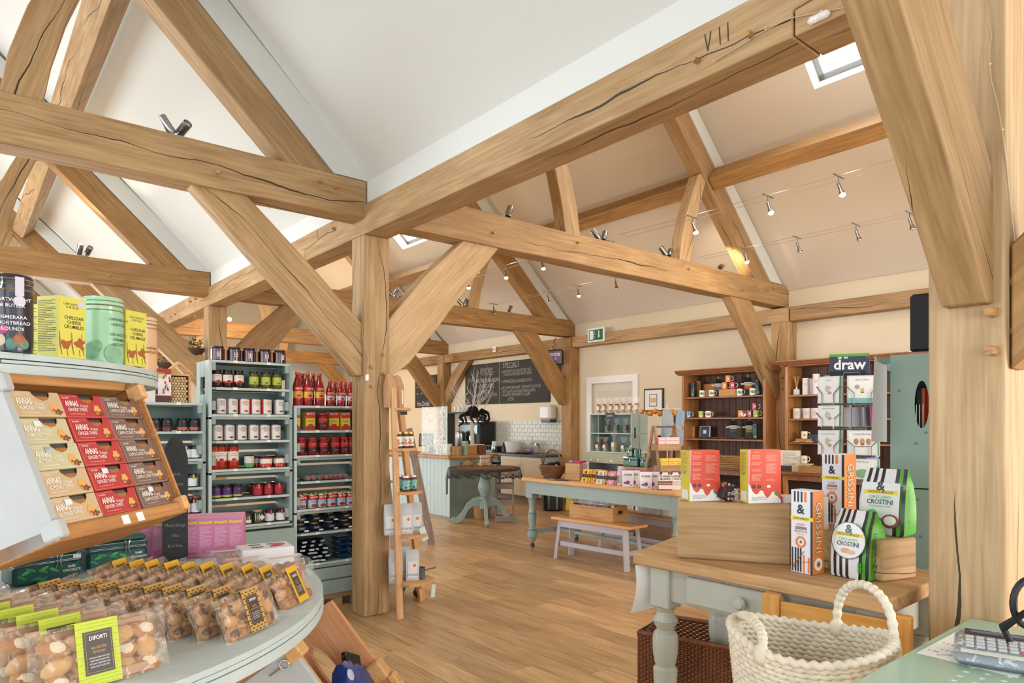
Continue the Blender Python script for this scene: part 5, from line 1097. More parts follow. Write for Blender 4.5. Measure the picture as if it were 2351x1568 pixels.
for z in (.07, .125): MB().lathe([(.0705 + (z - .05) * .1, z), (.072 + (z - .05) * .1, z + .012)], mat('#dfe05a', .5, var=0), 12, a0=-PI * .95, a1=-PI * .3, cap=False).build('yellow_band', t)
for i, (u, y) in enumerate(((1045, 8.95), (1053, 8.9))):
 t = thing('paper_cup_stack', f'{["left", "right"][i]} brown paper cup on the counter', 'cup', onc(u, y=y)); MB().lathe([(.045, 0), (.06, .14), (.062, .145), (.055, .145)], mat('#a08052', .7, var=.04), 18).build('cup_body', t)
t = thing('green_canister', 'pale green clip-top canister on the counter beside the white tree', 'tin', onc(1068, y=8.9)); MB().lathe([(.048, 0), (.05, .01), (.05, .19), (.053, .195), (.053, .215), (.045, .225), (.001, .225)], mat('#93b596', .4, var=.08), 20).build('canister_body', t); MB().tube([(-.01, -.053, .2), (0, -.058, .18), (.0, -.053, .16)], .002, CHROME, 5).build('clasp', t)
for i, (u, w, c) in enumerate(((1086, .17, '#b98652'), (1107, .16, '#6a4026'))):
 t = thing('cardboard_box', f'{["light", "dark"][i]} brown box of napkins on the counter', 'box', onc(u, y=9.0)); MB().box(-w / 2, 0, 0, w / 2, .16, .15, mat(c, .7, var=.08), .002).build('box_body', t, smooth=0); MB().box(-w / 2 + .01, .01, .15, w / 2 - .01, .15, .16, PAPER).build('napkins', t)
t = thing('card_stand', 'clear leaflet stand with dark leaflets on the counter', 'stand', onc(1007, x=6.1), -1.2); MB().box(-.06, 0, 0, .06, .004, .2, film('#ffffff', .3, .05)).build('clear_holder', t, smooth=0); MB().box(-.05, .006, .01, .05, .012, .19, DARKG).build('leaflet', t, smooth=0)
t = thing('glass_jar', 'wide clear glass jar with a card standing left of the leaflet stand', 'jar', onc(992, x=6.1)); MB().lathe([(.09, 0), (.1, .02), (.1, .15), (.09, .16)], film('#f2f6f4', .3, .05), 20).build('glass_body', t); MB().box(-.05, -.02, .02, .04, 0, .12, mat('#a9b9a4', .6, var=.3, scale=60)).build('card', t)
# coffee machine and urn behind the counter
def onb(u, x=8.36): return (x, Y(u, x), .909)
t = thing('coffee_machine', 'black and chrome coffee machine on the kitchen worktop behind the white tree', 'machine', onb(1078), -PI / 2); MB().box(-.40, 0, .03, .36, .40, .60, BLACK, .02).build('machine_body', t); MB().box(-.40, .02, .60, .36, .40, .62, STEEL).build('cup_rail', t); MB().box(-.33, -.02, .36, .3, .0, .54, mat('#6d7a7a', .2, .8, var=.3, scale=25)).build('control_panel', t); MB().box(-.35, -.08, .03, .32, .02, .09, STEEL).build('drip_tray', t)
for x in (-.15, .12): MB().cyl((x, -.06, .22), .035, .09, STEEL, 14).build('group_head', t)
t = thing('steel_urn', 'tall stainless steel water urn left of the coffee machine', 'urn', onb(1056, 8.2), -PI / 2); MB().lathe([(.10, 0), (.105, .01), (.105, .36), (.11, .365), (.1, .4), (.03, .42), (.001, .42)], STEEL, 24).build('urn_body', t); MB().cyl((0, -.14, .06), .012, .04, BLACK, 8).build('tap', t)
t = thing('upper_shelf', 'dark wall shelf holding glasses above the coffee machine', 'shelf', (8.66, Y(1065, 8.66), 1.70), -PI / 2); MB().box(-.55, -.12, 0, .6, .12, .03, DARKG).build('shelf_board', t); MB().box(.58, -.1, -.84, .6, .12, 0, DARKG).build('bracket', t); MB().box(-.55, -.1, -.84, -.53, .12, 0, DARKG).build('bracket', t)
gl = thing('drinking_glass', '', 'glass'); MB().lathe([(.03, 0), (.038, .12), (.036, .12), (.028, .006)], film('#f4f6f6', .35, .03), 12, cap=False).build('glass_body', gl)
row(gl, [(8.66, Y(u, 8.66), 1.731) for u in (1045, 1054, 1063, 1072, 1081)], 'drinking glasses', 'on the dark shelf above the machine', 'drinking glasses')
# ---- kitchen run on the right wall ---------------------------------------------------------------------
KX = 8.2; ky0, ky1 = Y(1243, KX), 12.7; kc = thing('kitchen_units', 'cream kitchen base cabinets with dark worktop under the tiled wall', 'cabinet', (KX, 0, 0)); CRM = mat('#ddd0b4', .5, var=.02)
MB().box(.02, ky0, .13, .59, ky1, .865, CRM).build('carcass', kc, smooth=0); MB().box(.05, ky0, 0, .5, ky1, .13, mat('#8d7a66', .6, var=.05)).build('plinth', kc, smooth=0); MB().box(-.03, ky0 - .06, .868, .595, ky1, .908, mat('#3c4248', .3, var=.05), .004).build('worktop', kc)
MB().box(0, ky0 - .05, 0, .59, ky0 - .028, .866, SAGE).build('end_panel', kc, smooth=0)
dy = (Y(1150, KX) - ky0) / 2
for i in range(4):
 a = ky0 + i * dy
 if i in (2,): continue
 d = MB().box(.0, a + .004, .135, .018, a + dy - .004, .855, CRM, .002).build('door', kc, smooth=0)
 for (p, q, r_, s_) in ((a + .004, a + .07, .135, .855), (a + dy - .07, a + dy - .004, .135, .855), (a + .07, a + dy - .07, .135, .205), (a + .07, a + dy - .07, .785, .855)): MB().box(-.006, p, r_, .0, q, s_, CRM, .001).build('door_rail', d, smooth=0)
 hy = a + dy - .035 if i % 2 == 0 else a + .035; MB().tube([(-.006, hy, .5), (-.03, hy, .5), (-.03, hy, .72), (-.006, hy, .72)], .005, STEEL, 6).build('handle', d)
a = ky0 + 2 * dy; ov = MB().box(-.005, a + .004, .135, .018, a + dy - .004, .86, BLACK, .003).build('oven_door', kc, smooth=0); MB().box(-.009, a + .06, .22, -.005, a + dy - .06, .62, mat('#0c0d10', .08, var=0)).build('oven_glass', ov, smooth=0); MB().tube([(-.03, a + .06, .7), (-.03, a + dy - .06, .7)], .008, STEEL, 6).build('handle', ov)
TL = mat('#b9b5a6', .3, var=.06, scale=6, bump=.12); tw = thing('tile_splashback', 'splashback of pale grey-green glazed metro tiles above the dark worktop', 'tiles', (8.8, 0, .912)); MB().box(-.006, 9.12, 0, 0, 12.3, .625, mat('#d6d2c4', .9, var=.03)).build('grout', tw, smooth=0)
tm_ = None
for r_ in range(8):
 y = 9.12 + (0 if r_ % 2 else -.0775); 
 while y < 12.28:
  a, b = max(y, 9.12), min(y + .151, 12.3)
  if b - a > .02:
   if b - a > .15:
    if tm_ is None: o = MB().box(-.0135, 0, 0, -.006, .151, .0745, TL, .002).build('tile', tw, smooth=30); tm_ = o.data
    else: o = bpy.data.objects.new('tile', tm_); C.objects.link(o); o.parent = tw
    o.location = (random.uniform(-.001, .0005), a, r_ * .0785 + .001); o.rotation_euler = (random.uniform(-.006, .006), random.uniform(-.02, .02), random.uniform(-.012, .012))
   else: MB().box(-.0135, a, r_ * .0785 + .001, -.006, b, r_ * .0785 + .0755, TL, .002).build('tile', tw, smooth=30)
  y += .155
def onk(u, x=8.45): return (x, Y(u, x), .909)
t = thing('white_bucket', 'large white plastic mixing bowl on the kitchen worktop', 'bowl', onk(1178)); MB().lathe([(.13, 0), (.17, .21), (.178, .212), (.178, .222), (.16, .222)], mat('#dcdcda', .4, var=.02), 24).build('bowl_body', t)
t = thing('dish_rack', 'grey plastic dish rack on the kitchen worktop behind the tree', 'rack', onk(1128, 8.5)); MB().box(-.2, -.3, 0, .2, .5, .03, mat('#9aa0a8', .4, var=.05)).build('tray', t)
for i in range(12): MB().tube([(-.18, -.38 + i * .075, .03), (-.18, -.38 + i * .075, .12), (.18, -.38 + i * .075, .12)], .004, mat('#a9aeb5', .4, var=0), 5).build('rack_wire', t)
for s in (-.3, .35): MB().box(-.12, s, .03, .1, s + .14, .22, film('#dfe4ea', .5, .1), .01).build('clear_tub', t)
t = thing('steel_jug', 'small stainless milk jug on the worktop', 'jug', onk(1134, 8.3)); MB().lathe([(.045, 0), (.05, .01), (.05, .12), (.047, .13)], STEEL, 18).build('jug_body', t); MB().tube([(0, .05, .11), (0, .08, .1), (0, .08, .04), (0, .05, .03)], .005, STEEL, 6).build('handle', t)
t = thing('mixing_bowl', 'grey metal mixing bowl between jug and white bowl', 'bowl', onk(1150, 8.5)); MB().lathe([(.06, 0), (.13, .08), (.14, .12), (.135, .12), (.12, .07), (.05, .01)], STEEL, 20, cap=False).build('bowl_body', t)
t = thing('pepper_mill', 'dark bottle with a black cap beside the white bowl', 'bottle', onk(1156, 8.35)); MB().lathe([(.035, 0), (.035, .12), (.018, .16), (.02, .2), (.001, .21)], mat('#4a3a2a', .3, var=.2), 14).build('bottle_body', t)
t = thing('kitchen_tap', 'chrome mixer tap over the kitchen sink', 'tap', onk(1238, 8.6)); MB().tube([(0, 0, 0), (0, 0, .14), (-.03, 0, .19), (-.09, 0, .19), (-.11, 0, .15)], .012, CHROME, 8).build('spout', t); MB().box(-.02, -.05, .0, .02, .05, .02, CHROME, .004).build('base', t)
t = thing('tea_towel', 'crumpled purple-brown cloth lying on the worktop', 'cloth', onk(1205, 8.35)); pillow(.22, .3, .06, mat('#7a5560', .9, var=.25, scale=20, bump=.6), 8, 11, .8).build('cloth', t)
t = thing('purple_sponge_box', 'small purple tub beside the kitchen sink', 'tub', onk(1216, 8.5)); MB().box(-.05, -.07, 0, .05, .07, .09, mat('#8a7aa8', .5, var=.05), .005).build('tub_body', t)
t = thing('black_tray', 'flat black tray on the kitchen worktop', 'tray', onk(1165, 8.28)); MB().box(-.06, -.3, .0, .06, .3, .012, BLACK, .004).build('tray_body', t)
t = thing('towel_dispenser', 'white wall-mounted paper towel dispenser by the oak post', 'dispenser', (8.8, Y(1259, 8.7), 1.50)); MB().box(-.22, -.15, .05, 0, .15, .33, mat('#e3e0de', .3, var=.01), .04).build('housing', t); MB().box(-.18, -.13, .0, -.02, .13, .06, mat('#4a4848', .4, var=.1), .01).build('paper_slot', t)
# blackboards, screen, sign
SLATE = mat('#3a3835', .8, var=.2, scale=5); CH = mat('#a8a29c', .9, var=0)
def board(name, label, ua, ub, vt, vb, um, x=8.79):
 y1, y0 = Y(ua, x), Y(ub, x); zt, zb = P(um, vt, x=x).z, P(um, vb, x=x).z; t = thing(name, label, 'blackboard', (x, y1, zb), -PI / 2)
 MB().box(0, -.012, 0, y1 - y0, .008, zt - zb, SLATE, .002).build('slate_board', t, smooth=0); return t, y1 - y0, zt - zb
t, w, h = board('specials_board', 'long black chalkboard listing specials above the kitchen tiles', 1069, 1263, 831, 927, 1150)
MB().box(w * .44, -.0135, 0, w * .443, -.012, h, CH).build('chalk_line', t); 
for s, hh, x, z, al in (('SPECIALS', .085, .58, .90, 'CENTER'), ('VEGAN DISH', .05, .28, .85, 'CENTER'), ('OF THE DAY', .05, .28, .77, 'CENTER'), ('SOUP', .055, .08, .62, 'CENTER'), ('MEDITERRANEAN', .068, .30, .58, 'CENTER'), ('VEGETABLE', .068, .28, .44, 'CENTER'), ('PASTA', .07, .27, .30, 'CENTER'), ('£7.50', .055, .38, .22, 'CENTER'),
 ('x HOUMOUS & ROASTED VEG', .045, .47, .76, 'LEFT'), ('TOASTIE SERVED WITH SIDE', .045, .49, .68, 'LEFT'), ('x PENNE BOLOGNESE £8.95', .05, .47, .52, 'LEFT'), ('x BOUNET BURGER, TOMATO NOT £8', .046, .46, .37, 'LEFT'), ('NETTLE & CHEDDAR CHEESE WITH', .042, .48, .28, 'LEFT'), ('ROASTED BEETROOT & CHIPS', .042, .48, .20, 'LEFT'), ('£7.50', .055, .58, .10, 'CENTER')):
 text(t, s, hh * 1.3, (w * x, -.0145, h * z), CH, sx=.85, align=al, name='chalk_writing')
for x in (.52, .65, .76): MB().box(0, -.0145, 0, .25, -.0135, .008, CH, M=Matrix.Translation((w * x, 0, h * .16)) @ Matrix.Rotation(-.65, 4, 'Y')).build('chalk_stroke', t)
for a, b, z in ((.21, .36, .72), (.53, .64, .84)): MB().box(w * a, -.0145, h * z, w * b, -.0135, h * z + .007, CH).build('chalk_underline', t)
t, w, h = board('drinks_board', 'black hot drinks board on the far wall beyond the kitchen post', 954, 1003, 862, 936, 980)
for s, hh, x, z in (('Tea', .08, .8, .88), ('Breakfast Tea', .035, .82, .74), ('Fruit Tea', .035, .82, .64), ('Hot Drinks', .12, .40, .12)): text(t, s, hh, (w * x, -.0145, h * z), mat('#d8d4ce', .9, var=0), sx=.7, name='chalk_writing')
MB().box(w * .66, -.0135, h * .1, w * .665, -.012, h * .95, CH).build('chalk_line', t)
for i in range(6): MB().lathe([(.02, 0), (.03, .035)], CH, 10, M=Matrix.Translation((w * (.12 + .2 * (i % 3)), -.014, h * (.42 + .2 * (i // 3)))) @ Matrix.Diagonal((1, .02, 1, 1)), cap=False).build('chalk_cup', t)
p = P(1270, 820, x=8.36); t = thing('menu_screen', 'small dark wall screen with purple text hung beside the oak post', 'screen', (p.x, p.y, p.z), -.95); MB().box(-.17, 0, -.14, .17, .10, .13, BLACK, .006).build('screen_case', t, smooth=0)
MB().box(-.155, -.003, -.115, .155, 0, .11, mat('#6a5f74', .2, var=.05)).build('glass_screen', t, smooth=0)
for z, c in ((.06, '#c8b8d8'), (.03, '#b9a8d0'), (-.015, '#9a6ee8'), (-.05, '#9a6ee8')): text(t, 'SPECIAL OFFERS' if z < 0 else 'HOT DRINKS AND CAKES', .022, (0, -.005, z), mat(c, .5, var=0, emit=1.2), sx=.7)
t2 = MB().tube([(.02, .06, .13), (-.02, .03, .2), (.05, .02, .18), (0, .05, .28), (.03, .1, .36)], .007, BLACK, 6).build('cable', t)
ey1, ey0 = Y(1351, 8.59), Y(1389, 8.59); ez1, ez0 = P(1370, 753, x=8.59).z, P(1370, 785, x=8.59).z
t = thing('exit_sign', 'green and white running man exit sign on the wall plate beam', 'sign', (8.598, ey1, ez0), -PI / 2); w, h = ey1 - ey0, ez1 - ez0; G = mat('#1f6a4c', .4, var=0, emit=.15)
MB().box(0, -.03, 0, w, 0, h, WHITE, .004).build('sign_board', t, smooth=0); MB().box(w * .08, -.0315, h * .12, w * .92, -.03, h * .88, G).build('green_panel', t, smooth=0)
MB().box(w * .13, -.0325, h * .18, w * .34, -.0315, h * .82, WHITE).build('door_symbol', t, smooth=0)
for poly in ([(.69, .28), (.77, .42), (.72, .42), (.72, .78), (.66, .78), (.66, .42), (.61, .42)],): MB().prism([(a * w, b * h) for a, b in poly], -.0335, -.0315, WHITE, 'XZ').build('arrow', t, smooth=0)
mn = MB(); 
for pts in ([(.40, .62), (.33, .45)], [(.38, .60), (.47, .55)], [(.39, .62), (.30, .60), (.27, .5)], [(.34, .45), (.42, .35), (.40, .22)], [(.34, .45), (.27, .35), (.2, .34)]): mn.tube([(a * w, -.033, b * h) for a, b in pts], .006, WHITE, 5)
mn.ball((.41 * w, -.033, .71 * h), (.012, .002, .012), WHITE, 8, 5).build('running_figure', t)
p = P(1136, 802, x=8.59); t = thing('thermostat', 'small white sensor box on the wall plate beam', 'sensor', (8.598, p.y, p.z)); MB().box(-.03, -.05, -.06, 0, .05, .06, WHITE, .006).box(-.032, -.03, -.03, -.03, .03, .02, mat('#b8b4ae', .5)).build('housing', t)
p = P(967, 900, x=8.78)
# ---- pedestal table with tree and spider ---------------------------------------------------------------
bx = P(1112, 0, D=10.15); pt_ = thing('pedestal_table', 'round dark-topped pedestal table with sage turned column and scroll feet', 'table', (bx.x, bx.y, 0))
MB().lathe([(.50, .79), (.53, .80), (.535, .815), (.53, .83), (.001, .83)], wood('#7a5434', '#4a3020', .5, 1.2, 'X'), 40).build('table_top', pt_)
MB().lathe([(.07, .22), (.075, .26), (.085, .30), (.05, .34), (.08, .36), (.08, .385), (.055, .40), (.06, .43), (.095, .50), (.095, .56), (.06, .68), (.055, .72), (.08, .735), (.06, .76), (.07, .79)], SAGET, 28).build('turned_column', pt_)
for k in range(3):
 a = math.radians((150, 238, 335)[k]); sec = [(.05, .40), (.16, .38), (.26, .30), (.34, .16), (.41, .09), (.47, .10), (.50, .05), (.46, .0), (.38, .01), (.30, .08), (.24, .2), (.16, .26), (.05, .24)]
 MB().prism(sec, -.025, .025, SAGET, 'XZ', M=Matrix.Rotation(a, 4, 'Z')).build('scroll_leg', pt_, smooth=60, bevel=.006)
LC = film('#101012', .3, .8); lace = thing('lace_cloth', 'black scalloped lace cloth draped over the round pedestal table', 'cloth', (bx.x, bx.y, 0)); vs = []; fs = []; n = 72
for i in range(n):
 a = 2 * PI * i / n; sc_ = abs(math.sin(a * 8)); drop = .07 + .06 * sc_ + (.25 if 2.4 < a < 2.55 else 0) + .03 * math.sin(a + .8); r = .545 + .012 * math.sin(a * 20)
 vs += [(.44 * math.cos(a), .44 * math.sin(a), .8335), (.54 * math.cos(a), .54 * math.sin(a), .832), (r * math.cos(a), r * math.sin(a), .80), (r * 1.03 * math.cos(a), r * 1.03 * math.sin(a), .80 - drop)]
for i in range(n):
 j = (i + 1) % n
 for q in range(3): fs.append((i * 4 + q, j * 4 + q, j * 4 + q + 1, i * 4 + q + 1))
MB().add(vs, fs, LC).build('lace_drape', lace, smooth=60, recalc=False); MB().tube([vs[i * 4 + 3] for i in range(n)], .006, BLACK, 5, closed=True).build('scalloped_edge', lace)
PT = Vector((bx.x, bx.y, .834))
def onp(u, v):  q = P(u, v, z=.834); return (q.x, q.y, .836)
BIRCH = mat('#cfccc4', .8, var=.15, scale=25); tb_ = Vector(onp(1084, 1060)); tree = thing('white_twig_tree', 'bare white twig tree standing on the pedestal table', 'tree', tuple(tb_)); rr = random.Random(12); mb = MB()
MB().cyl((0, 0, 0), .09, .012, BLACK, 20).build('base_plate', tree); MB().tube([(0, 0, 0), (.005, 0, .3), (-.005, 0, .6), (0, 0, .84)], [.042, .038, .032, .022], BIRCH, 10).build('trunk', tree)
def twig(p, d, L, r, lv):
 pts = [Vector(p)]; dd = Vector(d)
 for i in range(4): dd = (dd + Vector((rr.uniform(-.14, .14), rr.uniform(-.14, .14), rr.uniform(-.02, .10)))).normalized(); pts.append(pts[-1] + dd * L / 4)
 mb.tube(pts, [r * (1 - .17 * i) for i in range(5)], BIRCH, 5)
 if lv:
  for i in range(4): q = pts[1 + i % 4]; twig(q, (dd + Vector((rr.uniform(-.9, .9), rr.uniform(-.9, .9), rr.uniform(-.1, .6)))).normalized(), L * rr.uniform(.35, .6), r * .5, lv - 1)
for i in range(8): a = i * 2 * PI / 8 + rr.uniform(-.2, .2); twig((0, 0, .55 + .04 * i), (math.cos(a) * .75, math.sin(a) * .75, .9), .5, .010, 2)
twig((0, 0, .84), (0, 0, 1), .5, .014, 2); tag(mb.build('twigs', tree), kind='stuff')
p = P(1086, 952, D=SN * tb_.x + CS * tb_.y - .12); sp = thing('toy_spider', 'large fluffy black toy spider hanging in the white twig tree', 'toy', tuple(p)); FUR = mat('#09090a', .95, var=.3, scale=60, bump=1)
MB().ball((0, 0, .05), (.10, .09, .105), FUR, 14, 10).ball((-.02, -.09, -.02), (.045, .045, .04), FUR, 12, 8).build('body', sp)
for s in (-1, 1):
 for k in range(4):
  a = -.9 + k * .5; x = s * math.cos(a); y = math.sin(a); MB().tube([(s * .05, y * .05, 0), (x * .15, y * .13 - .02, .09 - .03 * k), (x * .27, y * .2 - .03, .04 - .03 * k), (x * (.30 - .04 * k), y * .2 - .05, -.07 - .02 * k), (x * (.17 + .05 * k), y * .16 - .05, -.13 - .02 * k)], [.02, .022, .02, .018, .012], FUR, 8).build('leg', sp)
WK = wood('#c69a60', '#94683a', .7, 3, 'X', rnd=.1)
def wicker(mb, prof, cx, cy, m, n=28, rows=8, r=.006, el=1.0, ph=0):
 """rows of woven cane round a basket; prof(t)->(radius, z)"""
 for j in range(rows):
  R_, z = prof(j / (rows - 1)); pts = []
  for i in range(n * 2):
   a = PI * i / n; k = 1 if (i + j) % 2 else -1; pts.append((cx + (R_ + k * r * .6) * math.cos(a), cy + (R_ * el + k * r * .6) * math.sin(a), z))
  mb.tube(pts, r, m, 5, closed=True)
 return mb
t = thing('chip_basket', 'pale woven wood chip basket with an upright handle on the pedestal table', 'basket', onp(1052, 1062)); tag(wicker(MB(), lambda q: (.045 + .02 * q, .006 + .13 * q), 0, 0, PINE, 12, 7, .007).build('weave', t), kind='stuff'); MB().cyl((0, 0, 0), .045, .006, PINE, 16).build('base', t); MB().box(.055, -.012, .1, .065, .012, .26, PINE, .002).build('handle', t)
t = thing('shallow_basket', 'shallow wicker tray with orange and red sweets on the pedestal table', 'basket', onp(1078, 1067)); tag(wicker(MB(), lambda q: (.09 + .02 * q, .006 + .04 * q), 0, 0, WK, 16, 4, .006).build('weave', t), kind='stuff')
for i in range(14): a = rr.uniform(0, 6.3); s = rr.uniform(0, .08); MB().ball((s * math.cos(a), s * math.sin(a), .05), .014, mat(['#d8642c', '#b3202a', '#e8943c', '#1a1a1c'][i % 4], .4), 8, 5).build('sweet', t)
t = thing('candy_tray', 'wooden tray of clear sweet bags tied with red ribbon on the pedestal table', 'tray', onp(1113, 1068)); MB().box(-.1, -.05, 0, .1, .05, .035, PLYX, .003).build('tray_body', t)
for i in range(5):
 x = -.08 + i * .04; b_ = MB().lathe([(.014, .03), (.019, .07), (.009, .105), (.022, .15)], film('#f2e6dc', .5, .1), 10, (x, 0, 0), cap=False).build('sweet_bag', t); MB().ball((x, -.012, .105), (.012, .006, .008), mat('#b3202a', .4), 8, 5).build('ribbon', b_); MB().ball((x, 0, .06), (.013, .013, .025), mat(['#c8a890', '#7a4a5a', '#b89a7a'][i % 3], .6, var=.3, scale=60), 8, 5).build('sweets', b_)
t = thing('black_wire_basket', 'small black basket with an arched handle on the right of the pedestal table', 'basket', onp(1138, 1066)); tag(wicker(MB(), lambda q: (.07 + .015 * q, .006 + .03 * q), 0, 0, BLACK, 14, 3, .006).build('weave', t), kind='stuff'); MB().tube([(.08 * math.cos(a), 0, .04 + .12 * math.sin(a)) for a in [PI * i / 10 for i in range(11)]], .008, BLACK, 6).build('handle', t)
for i in range(6): MB().ball((-.045 + i * .018, -.02, .045), .012, mat('#9aa0a6', .3, .6), 8, 5).build('foil_sweet', t)
pe = thing('paper_petal', '', 'petal'); MB().ball((0, 0, .004), (.028, .016, .004), mat('#d8d4d6', .7), 8, 4).build('petal_shape', pe)
row(pe, [onp(u, v) for u, v in ((1055, 1066), (1064, 1068), (1073, 1069), (1091, 1070), (1104, 1070), (1122, 1070), (1136, 1069))], 'white paper petals', 'along the front edge of the pedestal table', 'paper petals', jit=.5)
q = P(1110, 1192, z=0); t = thing('wicker_pot', 'round wicker basket on the floor under the pedestal table', 'basket', (q.x + .05, q.y + .1, 0)); tag(wicker(MB(), lambda k: (.11 + .02 * k, .012 + .19 * k), 0, 0, WK, 16, 12, .009).build('weave', t), kind='stuff'); MB().cyl((0, 0, 0), .11, .01, WK, 20).build('base', t)
a_, b_ = P(1137, 1199, z=0), P(1180, 1199, z=0); an = math.atan2(b_.y - a_.y, b_.x - a_.x); w = (b_ - a_).length
t = thing('crate_stand', 'weathered three-tier wooden crate stand beside the pedestal table', 'stand', (a_.x, a_.y, 0), an); 
for x in (0, w - .025):
 for y in (0, .13): MB().box(x, y, 0, x + .025, y + .02, .70, GREYW, .002).build('upright', t)
for z in (.01, .26, .50):
 mb = [(0, -.012, 0, w, 0, .085), (0, .15, 0, w, .162, .085), (0, 0, 0, .012, .15, .085), (w - .012, 0, 0, w, .15, .085)]
 for (x0, y0, z0, x1, y1, z1) in mb: MB().box(x0, y0, z + z0, x1, y1, z + z1, wood('#a39489', '#75675f', .75, 2.2, 'X', rnd=.08), .002).build('crate_board', t)
 MB().box(.012, 0, z, w - .012, .15, z + .01, GREYW).build('crate_floor', t)
MB().box(0, .0, .66, w, .015, .675, GREYW).build('top_rail', t)
# floor tape and far-side clutter
q = P(1065, 1208, z=0); t = thing('floor_tape', 'short strip of yellow tape stuck on the floor near the counter', 'tape', (q.x, q.y, .0005)); MB().box(-.12, -.3, 0, -.09, .3, .0006, mat('#cdb84a', .5)).build('strip', t, rot=(0, 0, -1.15))
# hanging planters
for i, (u, v, D, r) in enumerate(((447, 800, 8.975, .12), (378, 832, 13.1, .15))):
 p = P(u, v, y=D); t = thing('hanging_planter', f'{["nearer", "farther"][i]} brown bowl planter hanging on thin wires from the beams', 'plant', tuple(p)); MB().lathe([(.02, -r * .95), (r * .6, -r * .75), (r * .95, -r * .2), (r, 0), (r * .93, 0), (r * .8, -.04), (.001, -.04)], mat('#4a3028', .6, var=.1), 20).build('bowl', t)
 zt = 3.05 - p.z
 for k in range(3): a = k * 2.1; MB().tube([(r * math.cos(a), r * math.sin(a), 0), (0, 0, .45), (0, 0, zt)], .002, PEGM, 4).build('wire', t)
 mb = MB(); lr_ = random.Random(i)
 for k in range(70): a, b, s = lr_.uniform(0, 6.3), lr_.uniform(0, 1.5), lr_.uniform(.3, 1); mb.ball((r * s * math.cos(a) * math.cos(b * .5), r * s * math.sin(a) * math.cos(b * .5), r * 1.1 * s * math.sin(b)), (.016, .010, .005), mat('#3c5230' if k % 3 else '#5c7a48', .6), 6, 4, M=Matrix.Rotation(a, 4, 'Z') @ Matrix.Rotation(b, 4, 'Y'))
 tag(mb.build('foliage', t), kind='stuff')
# ---- long farmhouse table ---------------------------------------------------------------------------
TZ = .845; tA, tB = P(1190, 1095, z=TZ), P(1561, 1131, z=TZ); ta_ = math.atan2(tB.y - tA.y, tB.x - tA.x); TL_ = (tB - tA).length
ft = thing('farmhouse_table', 'long sage green farmhouse table on turned legs with pale wooden top', 'table', (tA.x, tA.y, 0), ta_)
TM = Matrix.Translation((tA.x, tA.y, 0)) @ Matrix.Rotation(ta_, 4, 'Z'); TWD = .98
def TW(a, b, z=TZ + .001): p = TM @ Vector((a, b, z)); return (p.x, p.y, z)      # a along the front edge from the far end, b back from it
def TU(u, b, z=TZ + .001):
 """point on the table seen at column u, b metres behind the front edge"""
 lo, hi = 0.0, TL_
 for _ in range(40):
  m = (lo + hi) / 2; x, y, _z = TW(m, b); uu = 1175.5 + FL * (CS * x - SN * y) / (SN * x + CS * y)
  if uu < u: lo = m
  else: hi = m
 return TW(lo, b, z)
BEECH = wood('#d9ab74', '#bf8a52', .5, 1.2, 'X', rnd=.04); c = .06
MB().prism([(c, 0), (TL_ - c, 0), (TL_, c), (TL_, TWD - c), (TL_ - c, TWD), (c, TWD), (0, TWD - c), (0, c)], TZ - .045, TZ, BEECH, 'XY').build('table_top', ft, bevel=.012)
for (x0, y0, x1, y1) in ((.15, .055, TL_ - .15, .08), (.15, TWD - .08, TL_ - .15, TWD - .055), (.055, .15, .08, TWD - .15), (TL_ - .08, .15, TL_ - .055, TWD - .15)): MB().box(x0, y0, TZ - .19, x1, y1, TZ - .046, SAGET, .003).build('apron', ft)
def turned(t, x, y, z1, s, m, sq=.12, castor=True, zs=None):
 g = MB(); g.box(x - sq / 2, y - sq / 2, z1 - .2, x + sq / 2, y + sq / 2, z1, m, .004)
 zb = .07 if castor else 0; H = z1 - .2 - zb; f = lambda q: zb + H * q
 g.lathe([(.025, f(0)), (.035, f(.02)), (.045, f(.05)), (.03, f(.07)), (.052, f(.10)), (.058, f(.13)), (.058, f(.23)), (.035, f(.26)), (.05, f(.28)), (.055, f(.30)), (.035, f(.33)), (.045, f(.45)), (.052, f(.62)), (.042, f(.64)), (.055, f(.66)), (.042, f(.69)), (.038, f(.80)), (.044, f(.9)), (.052, f(.93)), (.038, f(.95)), (.055, f(.98)), (.058, f(1))], m, 20, (x, y, 0), M=None)
 o = g.build('turned_leg', t)
 if castor: MB().cyl((0, 0, 0), .028, .02, mat('#22282c', .4), 14, M=Matrix.Translation((x, y + .01, .029)) @ Matrix.Rotation(PI / 2, 4, 'X')).box(x - .012, y - .014, .04, x + .012, y + .014, .075, STEEL).build('castor', o)
for x in (.12, TL_ - .12):
 for y in (.12, TWD - .12): turned(ft, x, y, TZ - .046, 1, SAGET)
mb = MB(); bar(mb, (.12, .12, .19), (.12, TWD - .12, .19), .03, .05, SAGET); mb.build('cross_stretcher', ft); mb = MB(); bar(mb, (TL_ - .12, .12, .19), (TL_ - .12, TWD - .12, .19), .03, .05, SAGET); mb.build('cross_stretcher', ft)
mb = MB(); bar(mb, (.12, TWD / 2, .19), (TL_ - .12, TWD / 2, .19), .05, .03, SAGET); mb.build('long_stretcher', ft)
